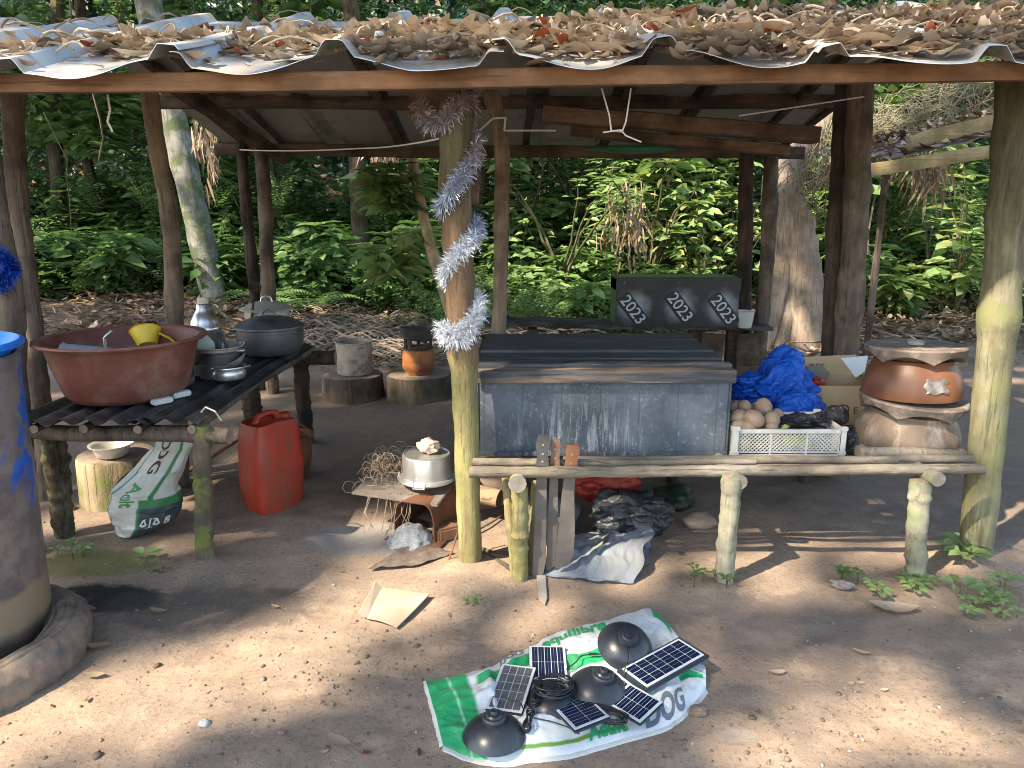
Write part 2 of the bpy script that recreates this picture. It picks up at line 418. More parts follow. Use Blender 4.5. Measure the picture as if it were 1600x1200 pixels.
# loose gravel and crumbs of soil
def stones(name, pts, siz, mat, tints, kind='stuff', label=None, cat=None):
    ico = bmesh.new(); bmesh.ops.create_icosphere(ico, subdivisions=1, radius=1); ico.verts.index_update()
    bv = np.array([v.co[:] for v in ico.verts]); bf = np.array([[v.index for v in f.verts] for f in ico.faces]); ico.free()
    n = len(pts); jit = 1 + (rng.random((n, len(bv), 1)) - .5) * .55
    sc = siz[:, None, None] * (0.55 + rng.random((n, 1, 3)) * .6); sc[:, :, 2] *= .65
    a = rng.random(n) * 6.28; V = bv[None] * jit * sc
    ca, sa = np.cos(a)[:, None], np.sin(a)[:, None]
    V = np.stack([V[..., 0] * ca - V[..., 1] * sa, V[..., 0] * sa + V[..., 1] * ca, V[..., 2]], -1) + pts[:, None, :]
    F = (bf[None] + (np.arange(n) * len(bv))[:, None, None]).reshape(-1, 3)
    o = npmesh(name, V.reshape(-1, 3), F, mat, tint=np.repeat(tints, len(bf))); return tag(o, label, cat, kind=kind)
M_stone = leafmat('gravel_stone', [(0, (.14, .11, .085)), (.45, (.24, .185, .14)), (.92, (.33, .26, .20)), (1, (.5, .46, .4))], .9, 0, .4, .2)
n0 = 42000; px = rng.random(n0) * 6.4 - 3.2; py = 1.5 + rng.random(n0) ** 1.3 * 3.2
keep = rng.random(n0) < (rubble(px, py) ** 1.5 * .55 + .010); px, py = px[keep], py[keep]
sz = .0022 + .0075 * rng.random(len(px)) ** 3.5 + (rng.random(len(px)) > .992) * .009
stones('gravel', np.stack([px, py, HZ(px, py) + sz * .25], 1), sz, M_stone, rng.random(len(px)), label='loose brown gravel and soil crumbs scattered over the yard', cat='gravel')

# ============================================================ LEAVES ON THE GROUND
M_dry = leafmat('dry_leaf', [(0, (.10, .06, .04)), (.3, (.26, .17, .11)), (.65, (.42, .31, .21)), (.93, (.55, .43, .31)), (1, (.30, .07, .03))], .6, .12, .3, .3)
def curled(n_, P, az, tilt, L, Wd, curl, roll):
    """curled dry leaves: strip of 5x3 verts bent along its length and cupped"""
    K = 5; U = np.linspace(-.5, .5, K); wprof = np.array([.25, .85, 1, .8, .08])
    V = np.zeros((n_, K, 3, 3))
    for i, u in enumerate(U):
        ang = curl * u * 2; s = np.where(np.abs(curl) > .05, np.sin(ang) / np.where(np.abs(curl) > .05, curl * 2, 1), u); h = np.where(np.abs(curl) > .05, (1 - np.cos(ang)) / np.where(np.abs(curl) > .05, curl * 2, 1), 0)
        for j, q in enumerate((-1, 0, 1)):
            V[:, i, j, 0] = s * L; V[:, i, j, 1] = q * wprof[i] * Wd * .5 * np.cos(roll * abs(q)); V[:, i, j, 2] = h * L + abs(q) * wprof[i] * Wd * .5 * np.sin(roll)
    V = V.reshape(n_, K * 3, 3)
    ct, st = np.cos(tilt)[:, None], np.sin(tilt)[:, None]; x = V[..., 0] * ct + V[..., 2] * st; z = -V[..., 0] * st + V[..., 2] * ct; y = V[..., 1]
    ca, sa = np.cos(az)[:, None], np.sin(az)[:, None]
    V = np.stack([x * ca - y * sa, x * sa + y * ca, z], -1) + P[:, None, :]
    q = np.array([[i * 3 + j, (i + 1) * 3 + j, (i + 1) * 3 + j + 1, i * 3 + j + 1] for i in range(K - 1) for j in range(2)])
    Q = (q[None] + (np.arange(n_) * K * 3)[:, None, None]).reshape(-1, 4)
    return V.reshape(-1, 3), Q, len(q)
def litter(name, P, L, mat, parent=None, tint=None, curlr=1.6, tiltr=.5):
    n_ = len(P); r = rng.random
    V, Q, k = curled(n_, P, r(n_) * 6.28, (r(n_) - .5) * 2 * tiltr, L, L * (.28 + r(n_) * .3), (r(n_) - .25) * curlr, (r(n_) - .2) * 1.1)
    return npmesh(name, V, Q, mat, tint=np.repeat(r(n_) if tint is None else tint, k), parent=parent, smooth=True)
# forest floor litter at the back
n0 = 12000; px = rng.random(n0) * 19 - 9.5; py = 6.9 + rng.random(n0) * 5
dens = sstep(7.0, 8.6, py) * (.5 + .5 * sstep(.35, .6, fbm(px * .8, py * .8, 30))) * np.where(np.abs(px) > 2.2, 1, .55)
k = rng.random(n0) < dens; px, py = px[k], py[k]
o = litter('leaf_litter', np.stack([px, py, HZ(px, py) + .015 + rng.random(len(px)) * .05], 1), .07 + rng.random(len(px)) * .12, M_dry)
tag(o, 'dry brown fallen leaves covering the forest floor behind the shelter', 'fallen leaves', kind='stuff')
# a few leaves on the swept yard
yl = [(248, 958, .06, 'pale dry leaf lying between the soot patch and the sun band'), (155, 1015, .07, 'curled brown leaf beside the old tyre'), (148, 1060, .06, 'flat pale leaf near the bottom of the tyre'),
      (430, 950, .035, 'small pale leaf in the open left yard'), (530, 1162, .07, 'grey pointed leaf left of the printed sack'), (142, 955, .05, 'brown leaf tucked behind the tyre top'),
      (1395, 957, .16, 'long dry split leaf at the right plant patch'), (1345, 1022, .05, 'pale leaf in the right foreground'), (1215, 1052, .05, 'small tan leaf right of the printed sack')]
for x, y, L, lab in yl:
    g = gr(x, y); P = np.array([[g.x, g.y, hz(g.x, g.y) + .008]])
    V, Q, k = curled(1, np.zeros((1, 3)), np.array([random.uniform(-.5, .5)]), np.array([.05]), np.array([L * 1.3]), np.array([L * .55]), np.array([.5]), np.array([.25]))
    o = npmesh('fallen_leaf', V, Q, M_dry, tint=np.full(k, random.uniform(.5, .95)), smooth=True); o.location = P[0]
    tag(o, lab, 'leaf', 'single leaves on the yard')

nd = 420; px = rng.random(nd) * 6 - 3; py = 1.7 + rng.random(nd) * 5; kk = rng.random(nd) < np.where(py < 3.2, .75, .35); px, py = px[kk], py[kk]
o = litter('leaf_crumbs', np.stack([px, py, HZ(px, py) + .004], 1), .006 + rng.random(len(px)) ** 3 * .03, M_dry, curlr=1, tiltr=.15); tag(o, 'small crumbs of dry leaf and bark scattered over the yard', 'debris', kind='stuff')
# ============================================================ VEGETATION
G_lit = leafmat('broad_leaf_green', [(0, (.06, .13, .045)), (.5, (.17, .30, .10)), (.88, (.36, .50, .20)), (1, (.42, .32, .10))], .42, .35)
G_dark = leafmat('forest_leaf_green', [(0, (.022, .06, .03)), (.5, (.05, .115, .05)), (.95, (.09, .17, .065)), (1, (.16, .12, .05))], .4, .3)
M_stem = bark('green_stem', (.10, .11, .05), (.16, .13, .08), bs=.3)
M_root = bark('dry_fibre', (.23, .20, .13), (.34, .30, .2), bs=.3)
def shrub_arrays(r, h, nst, lf, per=14, spread=.6):
    P, D, N, L, Wd, stems = [], [], [], [], [], []
    for s in range(nst):
        a = r.random() * 6.28; out = np.array([math.cos(a), math.sin(a), 0]); hh = h * (.55 + .5 * r.random()); sp = spread * hh * (.4 + .8 * r.random())
        pts = []
        for t in np.linspace(0, 1, 7): pts.append(out * sp * t ** 1.5 + np.array([0, 0, hh * (t - .18 * t ** 3)]) + (r.random(3) - .5) * .04)
        stems.append(pts)
        npt = max(5, int(per * hh / h))
        for q in range(npt):
            t = .18 + .82 * (q + r.random() * .5) / npt; i = min(int(t * 6), 5); u = t * 6 - i; p = pts[i] * (1 - u) + pts[i + 1] * u
            b = q * 2.4 + r.random() * .8; dirn = np.array([math.cos(b), math.sin(b), .5 * (r.random() - .62)]) + out * .5
            le = lf * (.6 + .6 * r.random())
            nn = 1 if r.random() < .6 else 3                          # single or trifoliate
            for w in range(nn):
                dd = dirn.copy()
                if nn == 3:
                    ca, sa = math.cos((w - 1) * .9), math.sin((w - 1) * .9); dd = np.array([dd[0] * ca - dd[1] * sa, dd[0] * sa + dd[1] * ca, dd[2]])
                P.append(p + dirn * le * .35); D.append(dd); N.append(np.array([(r.random() - .5) * .9, (r.random() - .5) * .8 - .55, .9])); L.append(le * (1 if w == 1 or nn == 1 else .85)); Wd.append(le * (.42 + .15 * r.random()))
        for q in range(5):                                         # terminal rosette
            b = q * 1.257 + r.random() * .4; P.append(pts[-1]); D.append(np.array([math.cos(b), math.sin(b), .35 - .3 * r.random()]))
            N.append(np.array([-math.cos(b) * .2, -math.sin(b) * .2, 1])); L.append(lf * (.9 + .3 * r.random())); Wd.append(lf * .42)
    return tuple(np.array(a) for a in (P, D, N, L, Wd)) + (stems,)
protos = [shrub_arrays(np.random.default_rng(100 + i), 1.0, 6 + i % 4, .24 + .04 * (i % 3), 14 + 3 * (i % 3)) for i in range(7)]
slim = [shrub_arrays(np.random.default_rng(300 + i), 1.0, 7, .20, 17, .7) for i in range(3)]
for q in slim: q[4][:] *= .42
protos += slim
fine = [shrub_arrays(np.random.default_rng(200 + i), 1.0, 9, .07, 34, .8) for i in range(4)]
def merge(lst, spots):
    out = [[], [], [], [], [], []]; st = []
    for (x, y, z, s, a, k, tb) in spots:
        P, D, N, L, Wd, stems = lst[k % len(lst)]; ca, sa = math.cos(a), math.sin(a); Rm = np.array([[ca, -sa, 0], [sa, ca, 0], [0, 0, 1]])
        sl = s if np.isscalar(s) else s
        ls = min(1.0, .45 + .55 * s) * (.55 + .6 * ((k * 7919) % 17) / 16)                              # leaves grow less than the plant does
        out[0].append(P @ Rm.T * s + [x, y, z]); out[1].append(D @ Rm.T); out[2].append(N @ Rm.T); out[3].append(L * ls * 1.0); out[4].append(Wd * ls * 1.0)
        out[5].append(np.clip(tb + (rng.random(len(L)) - .5) * .55, 0, .93) + (rng.random(len(L)) > .985) * .07)
        st += [[np.array(q) @ Rm.T * s + [x, y, z] for q in ss] for ss in stems]
    return [np.concatenate(o) for o in out] + [st]
# dense undergrowth nobody could count
spots = []
for i in range(480):
    x = rng.uniform(-10.5, 10.5); y = (9.8 if (x < -1.4 or 2.4 < x < 3.4) else 9.1) + rng.random() ** .8 * 5.2
    if 2.6 < x < 4.9 and y < 11.6 and rng.random() < .7: continue
    s = .4 + max(y - 9.8, -.4) * (.38 if -.8 < x < 4.5 else .27) + rng.random() * .5
    if x < -2 : s *= .9
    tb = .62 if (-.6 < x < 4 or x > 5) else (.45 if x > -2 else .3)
    spots.append((x, y, hz(x, y) - .05, s, rng.random() * 6.28, i, tb))
for i in range(150):                                             # upper tier hanging over
    x = rng.uniform(-11, 11); y = rng.uniform(11.5, 14.5); spots.append((x, y, 1.2 + rng.random() * 3.4, .9 + rng.random() * .8, rng.random() * 6.28, i, .45))
for i in range(46):                                              # climbing growth reaching up behind the shelter
    x = rng.uniform(-1.3, 3.2) if i % 3 else rng.uniform(4.2, 6.8); y = rng.uniform(10.0, 11.4); spots.append((x, y, .7 + rng.random() * 1.8, .8 + rng.random() * .6, rng.random() * 6.28, i, .72))
P, D, N, L, Wd, T, st = merge(protos, spots)
mb = MB()
for q in st[::3]: mb.tube(q, [.013, .012, .011, .009, .007, .005, .003], 4)
tag(mb.build('undergrowth_stems', bark('shrub_stems', (.20, .16, .09), (.32, .26, .17), bs=.2), fix=False), 'bare stems and stalks showing through the undergrowth', 'stems', kind='stuff')
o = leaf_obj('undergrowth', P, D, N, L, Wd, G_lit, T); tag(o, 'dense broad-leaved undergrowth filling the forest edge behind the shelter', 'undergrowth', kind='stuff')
fs = []
for i in range(330):
    x = rng.uniform(-10.5, 9.5) if i % 2 else (rng.uniform(-9, -1.2) if i % 4 else rng.uniform(-1.4, 2.4)); y = (9.6 if i % 4 else 8.7) + rng.random() * (3.5 if i % 4 else 1.2)
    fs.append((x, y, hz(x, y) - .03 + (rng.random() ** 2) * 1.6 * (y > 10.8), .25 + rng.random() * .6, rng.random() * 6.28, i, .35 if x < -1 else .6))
P, D, N, L, Wd, T, st = merge(fine, fs)
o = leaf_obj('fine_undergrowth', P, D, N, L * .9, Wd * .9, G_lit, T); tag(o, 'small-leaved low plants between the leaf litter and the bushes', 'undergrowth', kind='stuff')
# far dark forest mass
nl = 60000; x = rng.uniform(-16, 16, nl); y = 13.5 + rng.random(nl) * 5.0; z = rng.random(nl) * 7.5
cl = fbm(x * .6 + 9, z * .8 + y * .3, 40, 3); k = cl > .40; x, y, z = x[k], y[k], z[k]; nl = len(x)
D = rng.normal(size=(nl, 3)); D[:, 2] = D[:, 2] * .4 - .4; N = rng.normal(size=(nl, 3)) * .5 + [0, -.4, 1]
L = .12 + rng.random(nl) * .16
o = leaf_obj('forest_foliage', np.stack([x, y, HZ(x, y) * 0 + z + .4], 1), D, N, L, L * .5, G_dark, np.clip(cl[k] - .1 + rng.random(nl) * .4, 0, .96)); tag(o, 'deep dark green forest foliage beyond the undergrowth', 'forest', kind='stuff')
# backing rows deeper in the forest
nl = 30000; x = rng.uniform(-26, 26, nl); y = 19 + rng.random(nl) * 5.0; z = rng.random(nl) * 12 + (y - 18) * .6
D = rng.normal(size=(nl, 3)); D[:, 2] -= .4; N = rng.normal(size=(nl, 3)) * .5 + [0, -.8, .7]; L = .35 + rng.random(nl) * .35
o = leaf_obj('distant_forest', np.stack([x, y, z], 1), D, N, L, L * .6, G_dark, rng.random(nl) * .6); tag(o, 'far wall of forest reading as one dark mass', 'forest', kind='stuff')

def shrub(x, y, s, k, tb, label, mat=G_lit, lst=protos, group='shrubs at the forest edge'):
    z = hz(x, y) - .02; t = thing('shrub', label, 'shrub', (x, y, z), group)
    P, D, N, L, Wd, T, st = merge(lst, [(x, y, z, s, k * 1.3, k, tb)])
    leaf_obj('foliage', P, D, N, L, Wd, mat, T, parent=t)
    mb = MB()
    for q in st: mb.tube(q, [.012 * s, .011 * s, .01 * s, .008 * s, .007 * s, .005 * s, .003 * s], 5)
    mb.build('stem', M_stem, t); return t
def gx(px, Y): return (px - 800) / FPX * (Y * math.cos(TH) + 1.2 * math.sin(TH))
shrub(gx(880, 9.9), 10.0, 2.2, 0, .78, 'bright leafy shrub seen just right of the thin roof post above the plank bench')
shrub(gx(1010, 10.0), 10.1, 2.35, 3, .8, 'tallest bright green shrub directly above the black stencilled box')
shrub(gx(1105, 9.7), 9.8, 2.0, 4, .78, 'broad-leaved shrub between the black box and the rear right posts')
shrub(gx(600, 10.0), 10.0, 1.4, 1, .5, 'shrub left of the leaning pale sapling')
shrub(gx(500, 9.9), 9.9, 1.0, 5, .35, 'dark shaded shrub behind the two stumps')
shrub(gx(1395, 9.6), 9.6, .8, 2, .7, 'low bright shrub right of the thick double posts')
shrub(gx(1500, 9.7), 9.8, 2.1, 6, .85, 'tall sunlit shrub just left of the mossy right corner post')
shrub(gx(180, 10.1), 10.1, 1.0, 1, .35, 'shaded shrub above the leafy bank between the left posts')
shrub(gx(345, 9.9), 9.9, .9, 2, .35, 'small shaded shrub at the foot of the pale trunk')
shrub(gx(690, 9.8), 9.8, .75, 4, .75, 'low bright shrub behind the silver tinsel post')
# ferns
def fern(x, y, s, label):
    z = hz(x, y); t = thing('fern', label, 'fern', (x, y, z), 'ferns by the forest edge'); P, D, N, L, Wd = [], [], [], [], []; mb = MB()
    for f in range(8):
        a = f * .8 + random.random() * .4; o_ = Vector((math.cos(a), math.sin(a), 0)); pts = []
        for i in range(16):
            u = i / 15; pts.append(Vector((x, y, z)) + o_ * (s * .75 * u) + Vector((0, 0, s * (.75 * u - .62 * u * u))))
        mb.tube(pts, [.006 * s * (1 - u / 17) for u in range(16)], 4)
        for i in range(3, 16):
            for sg in (-1, 1):
                sd_ = o_.cross(Vector((0, 0, 1))) * sg; P.append(pts[i][:]); D.append((sd_ + o_ * .35)[:]); N.append((0, 0, 1)); L.append(s * .24 * math.sin(PI * (i / 17) ** .7)); Wd.append(s * .05)
    leaf_obj('frond', np.array(P), np.array(D), np.array(N, float), np.array(L), np.array(Wd), G_lit, rng.random(len(P)) * .3 + .4, parent=t); mb.build('frond_rib', M_stem, t)
fern(gx(480, 9.3), 9.3, .95, 'arching fern left of the root heap behind the pots')
fern(gx(415, 9.5), 9.5, .8, 'fern showing between the two thin rear left posts')
fern(gx(930, 9.1), 9.1, .6, 'low fern left of the black stencilled box')

# hanging dead fronds and fibrous clumps
for (x0, y0, Y, w, h_, lab) in ((985, 340, 9.3, .30, .75, 'pinkish-brown clump of dead fronds hanging among the bright shrubs'), (322, 215, 8.9, .10, .5, 'dead curled leaves hanging beside the pale trunk'), (1445, 260, 8.2, .22, .35, 'dead brown leaves dangling under the small shed roof'), (600, 250, 9.6, .15, .5, 'dry brown leaves hanging left of the sapling')):
    c = at(x0, y0, Y); t = thing('dead_fronds', lab, 'dead leaves', c, 'dead leaf clumps in the forest'); nn = 110; q = rng.normal(size=(nn, 3)) * [w * .5, .12, h_ * .35] + np.array(c)
    leaf_obj('frond_leaves', q, rng.normal(size=(nn, 3)) * [.35, .35, .2] + [0, 0, -1], rng.normal(size=(nn, 3)) * .5 + [0, -1, .1], .10 + rng.random(nn) * .22, .012 + rng.random(nn) * .03, M_dry, rng.random(nn) * .7 + .2, parent=t)
# small plants on the yard
def seedling(px_, py_, label, n_=5, L_=.06, h=.05, sp=.06, tb=.8, cl=1):
    g = gr(px_, py_); z = hz(g.x, g.y); t = thing('small_plant', label, 'plant', (g.x, g.y, z), 'small weeds on the yard'); P, D, N, L, Wd = [], [], [], [], []; mb = MB()
    for c in range(cl):
        cx, cy = g.x + (random.random() - .5) * sp * 2.2 * (cl > 1), g.y + (random.random() - .5) * sp * 1.6 * (cl > 1); hh = h * random.uniform(.6, 1.1)
        for i in range(n_):
            a = i * 6.28 / n_ + random.random() * .5 + c; d = Vector((math.cos(a), math.sin(a), .25)); st_ = Vector((cx, cy, z + hh)); P.append((st_ + d * L_ * .25)[:]); D.append(d[:]); N.append((-d.x * .3, -d.y * .3 - .15, 1)); L.append(L_ * random.uniform(.7, 1.1)); Wd.append(L_ * random.uniform(.5, .7))
        mb = MB(); mb.tube([(cx, cy, z - .01), (cx + .003, cy, z + hh * .5), (cx, cy, z + hh)], .0022, 5); mb.build('stem', M_stem, t)
    leaf_obj('foliage', np.array(P), np.array(D), np.array(N, float), np.array(L), np.array(Wd), G_lit, np.clip(tb + (rng.random(len(P)) - .5) * .25, 0, .93), parent=t)
seedling(115, 868, 'spreading bright weed at the foot of the dark left table leg', 5, .045, .04, .07, .85, 5)
seedling(228, 880, 'four-leaved seedling standing alone between the table legs', 5, .075, .06)
seedling(255, 897, 'tiny dark seedling right of the four-leaved seedling', 4, .04, .02, tb=.3)
seedling(1480, 882, 'leafy weed between the right bench leg and the corner post', 6, .10, .05, .1, .8, 3)
seedling(1395, 920, 'round-leaved patch at the foot of the right bench leg', 6, .05, .03, .12, .8, 6)
seedling(1440, 912, 'small weed touching the right bench leg', 5, .05, .03, .05, .75, 2)
seedling(1498, 930, 'five-leaved seedling below the corner post', 5, .09, .05, tb=.85)
seedling(1575, 935, 'dense clump of weeds at the right edge of the yard', 7, .05, .05, .12, .85, 9)
seedling(1545, 958, 'low round-leaved clump nearest the viewer on the right', 6, .04, .03, .09, .8, 6)
seedling(1105, 915, 'wispy green sprigs around the middle bench leg', 5, .03, .05, .07, .4, 6)
seedling(1322, 905, 'thin grassy sprig behind the grey bark flake', 6, .035, .06, .04, .5, 4)
seedling(738, 945, 'tiny weed in front of the tinsel post', 5, .03, .02, .02, .7, 2)

# ============================================================ TREES
T_pale = bark('pale_bark', (.26, .25, .22), (.36, .34, .30), (.09, .12, .05), .5, 'z', pale=(.42, .41, .37), bs=.6)
T_butt = bark('root_bark', (.45, .35, .27), (.29, .215, .165), (.12, .13, .05), .25, 'z', pale=(.55, .46, .36))
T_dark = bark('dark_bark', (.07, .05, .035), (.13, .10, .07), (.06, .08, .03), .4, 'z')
def px_path(pts, Y): return [at(x, y, (Y if not hasattr(Y, '__len__') else Y[i])) for i, (x, y) in enumerate(pts)]
t = thing('tree', 'pale grey slender tree leaning behind the left roof edge', 'tree', gr(335, 560) * 0 + Vector((gx(345, 9.6), 9.6, .3)), 'forest trees')
mb = MB(); pp = px_path([(345, 500), (318, 390), (290, 270), (264, 150), (235, 10)], 9.6); pp.append(pp[-1] + Vector((-.35, .3, 2.2))); pp[0].z = .1
mb.log(pp[0], pp[-1], .16, .15, 26, 14, .03, .08, 3, mids=pp[1:-1]); mb.build('trunk', T_pale, t)
mb = MB()
for i in range(4): mb.log(pp[-1] - Vector((0, 0, .3)), pp[-1] + Vector((random.uniform(-1.6, 1.6), random.uniform(-1, 1.2), 1.6)), .09, .03, 8, 8, .1, seed=i)
mb.build('limb', T_pale, t)
n_ = 900; c = pp[-1] + Vector((0, 0, 1.8)); q = nrm(rng.normal(size=(n_, 3))) * (rng.random((n_, 1)) ** .5) * [2.3, 1.8, 1.2] + np.array(c)
leaf_obj('crown', q, rng.normal(size=(n_, 3)), rng.normal(size=(n_, 3)) * .4 + [0, 0, 1], rng.random(n_) * .1 + .14, np.full(n_, .1), G_dark, rng.random(n_) * .9, parent=t)

# buttressed tree with hanging roots, right
bx = gx(1245, 8.4); t = thing('tree', 'old buttressed tree with peeling tan bark right of the rear posts', 'tree', (bx, 8.4, .2), 'forest trees')
mb = MB(); pp = px_path([(1252, 500), (1243, 420), (1232, 350), (1225, 290), (1250, 225), (1300, 165), (1370, 100)], [8.4, 8.4, 8.4, 8.5, 8.7, 9, 9.4]); pp[0].z = -.1
mb.log(pp[0], pp[-1], .27, .17, 34, 20, .05, .2, 5, mids=pp[1:-1])
for (x0, y0, x1, y1, r0, r1, s) in ((1195, 505, 1225, 330, .10, .14, 1), (1290, 500, 1246, 360, .11, .10, 2), (1215, 500, 1238, 380, .09, .1, 3)):
    a = at(x0, y0, 8.25); a.z = -.1; b = at(x1, y1, 8.4); mb.log(a, b, r0, r1, 14, 12, .05, .2, 40 + s, mids=[a.lerp(b, .5) + Vector((.03, -.03, .03))])
mb.build('trunk', T_butt, t)
mb = MB()
for i in range(150):                                             # fringe of thin aerial roots
    u = random.random(); a = at(1215 + 150 * u, 300 - 150 * u, 8.2 + .5 * u) + Vector((random.uniform(-.1, .1), random.uniform(-.2, .2), random.uniform(-.1, .25)))
    ln = random.uniform(.25, 1.0); d = random.uniform(-.35, .35)
    mb.tube([a, a + Vector((d * .4, 0, -ln * .3)), a + Vector((d * .7 + random.uniform(-.05, .05), 0, -ln * .7)), a + Vector((d, random.uniform(-.1, .1), -ln))], [.006, .005, .004, .002], 4)
mb.build('aerial_root', M_root, t)
# mossy fallen branch across the right background
t = thing('fallen_branch', 'mossy fallen branch trailing fine roots above the small shed roof', 'branch', at(1350, 250, 8.0))
mb = MB(); pp = px_path([(1285, 270), (1360, 215), (1430, 185), (1510, 150), (1600, 120), (1700, 100)], 8.0); mb.log(pp[0], pp[-1], .035, .09, 30, 10, .06, .35, 9, mids=pp[1:-1]); mb.build('limb', bark('mossy_wood', (.10, .085, .05), (.17, .14, .09), (.12, .14, .05), .5, 'x'), t)
mb = MB()
for i in range(900):
    u = random.random(); b = pp[int(u * 4.99)].lerp(pp[int(u * 4.99) + 1], random.random()) + Vector((random.uniform(-.12, .12), random.uniform(-.25, .25), random.uniform(-.12, .2)))
    a = random.uniform(-1, 1) * .45; c = b + Vector((a, random.uniform(-.2, .2), random.uniform(-.45, .12))); m_ = b.lerp(c, .5) + Vector((0, 0, random.uniform(-.02, .12)))
    mb.tube([b, m_, c], [.005, .004, .002], 4)
mb.build('moss_strands', M_root, t); tag(bpy.context.scene.objects[-1] if False else t)
# dim trunks deeper in the forest
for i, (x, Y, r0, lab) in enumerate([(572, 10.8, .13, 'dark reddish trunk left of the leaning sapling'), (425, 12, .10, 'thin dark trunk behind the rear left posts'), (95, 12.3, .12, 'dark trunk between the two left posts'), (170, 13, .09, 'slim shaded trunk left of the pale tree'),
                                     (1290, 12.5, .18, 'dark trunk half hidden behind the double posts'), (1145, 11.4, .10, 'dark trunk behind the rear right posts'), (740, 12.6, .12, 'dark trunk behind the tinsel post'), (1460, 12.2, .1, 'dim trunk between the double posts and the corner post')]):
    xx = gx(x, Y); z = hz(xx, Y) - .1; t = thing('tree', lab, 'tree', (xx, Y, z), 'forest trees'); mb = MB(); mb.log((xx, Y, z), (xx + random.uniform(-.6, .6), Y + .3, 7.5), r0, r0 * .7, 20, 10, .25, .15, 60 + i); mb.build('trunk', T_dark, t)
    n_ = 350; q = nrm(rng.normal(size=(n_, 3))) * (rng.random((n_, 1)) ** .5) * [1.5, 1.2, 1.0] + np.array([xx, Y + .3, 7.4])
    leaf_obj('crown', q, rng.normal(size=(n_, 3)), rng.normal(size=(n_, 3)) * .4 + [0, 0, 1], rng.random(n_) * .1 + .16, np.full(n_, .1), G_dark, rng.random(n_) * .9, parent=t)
# leaning pale sapling behind the tinsel post
t = thing('leaning_sapling', 'pale thin sapling leaning behind the tinsel post', 'sapling', gr(722, 650)); mb = MB(); p0 = at(735, 600, 6.9); p0.z = 0
pp = [p0] + px_path([(700, 470), (670, 370), (648, 270), (636, 215)], 6.9); mb.log(pp[0], pp[-1] + Vector((-.1, .1, .6)), .062, .035, 24, 10, .02, .12, 77, mids=pp[1:]); mb.build('trunk', bark('pale_sapling', (.45, .36, .22), (.36, .27, .17), (.2, .2, .08), .3, 'z'), t)
P, D, N, L, Wd, T, st = merge(protos, [(pp[4].x - .15, 6.95, 1.55, .55, 1, 2, .7), (pp[3].x - .3, 7.3, .9, .6, 3, 1, .75)]); leaf_obj('foliage', P, D, N, L, Wd, G_lit, T, parent=t)
# hanging lianas
mb = MB()
for i in range(20):
    x = random.uniform(-8, 8); y = random.uniform(9.9, 11.5); z = random.uniform(1.5, 4.6); p = Vector((x, y, z)); pts = [p]
    for k in range(7): p = p + Vector((random.uniform(-.12, .12), random.uniform(-.05, .05), -random.uniform(.2, .45))); pts.append(p)
    mb.tube(pts, random.choice((.006, .009, .013)), 5)
tag(mb.build('lianas', bark('liana_bark', (.12, .09, .06), (.2, .16, .11)), smooth=True), 'thin hanging lianas and dead stems through the forest edge', 'lianas', kind='stuff')
# heap of pale roots behind the stumps
mb = MB()
for i in range(900):
    x = random.gauss(gx(610, 8.3), .7); y = random.gauss(8.4, .45); 
    if y < 7.2: continue
    z = hz(x, y) + random.random() * .12; a = random.uniform(-.9, .9) + (PI if random.random() < .5 else 0); ln = random.uniform(.12, .45); c = random.uniform(-.5, .5); pts = []
    for k in range(5):
        u = k / 4 - .5; pts.append((x + math.cos(a + c * u) * ln * u, y + math.sin(a + c * u) * ln * u, z + .03 * math.cos(u * 5) + .01))
    mb.tube(pts, random.uniform(.006, .014), 5)
tag(mb.build('root_heap', bark('grey_roots', (.33, .27, .21), (.22, .17, .13), bs=.2)), 'tangled heap of pale dry roots behind the stumps', 'roots', kind='stuff')
mb = MB()
for i in range(420):
    right = random.random() < .5
    x = random.uniform(2.7, 4.4) if right else random.uniform(-6.5, 6.5); y = random.uniform(7.6, 10.2) if right else random.uniform(8.4, 10.2)
    z = hz(x, y) + random.random() * .08; a = random.random() * 6.28; ln = random.uniform(.15, .7); d = Vector((math.cos(a), math.sin(a), random.uniform(-.1, .25))) * ln
    p = Vector((x, y, z)); mb.tube([p, p + d * .5 + Vector((0, 0, .02)), p + d], random.uniform(.004, .013), 5)
tag(mb.build('twigs', bark('dead_twigs', (.28, .21, .15), (.38, .31, .23), bs=.2)), 'dead twigs and sticks strewn over the leaf litter', 'twigs', kind='stuff')

# ============================================================ OVERHEAD CANOPY (unseen trees added for shade, gaps cut towards chosen sun patches)
gaps = []
def gap(px_, py_, r, Y=None, z=0, s=1.0):
    p = at(px_, py_, Y) if Y else gr(px_, py_, z); gaps.append((p, r * (.72 if (Y or 0) < 8 else 1.1), s))
for a in [(70, 1135, .22), (150, 1100, .22), (230, 1060, .24), (310, 1030, .25), (385, 1005, .24), (455, 975, .2), (400, 1045, .16), (520, 925, .15), (590, 895, .14), (655, 900, .14), (710, 885, .15), (470, 1010, .14),
          (1250, 1140, .13), (1420, 1120, .12), (1540, 1160, .15), (620, 950, .12), (1180, 905, .12), (1330, 1185, .12)]: gap(*a)
gap(665, 735, .17, z=.33); gap(600, 760, .13, z=.2); gap(770, 790, .12)
gap(480, 690, .2); gap(560, 700, .2); gap(180, 720, .22, z=.25); gap(150, 800, .16)
gap(250, 470, .25, Y=4.2); gap(255, 350, .25, Y=4.2)
gap(720, 540, .16, Y=3.1); gap(720, 700, .16, Y=3.1); gap(720, 800, .14, Y=3.1); gap(725, 420, .1, Y=3.1)
gap(760, 585, .13, Y=3.3); gap(840, 590, .12, Y=3.3)
gap(830, 735, .12, Y=3.0); gap(1280, 735, .08, Y=3.0)
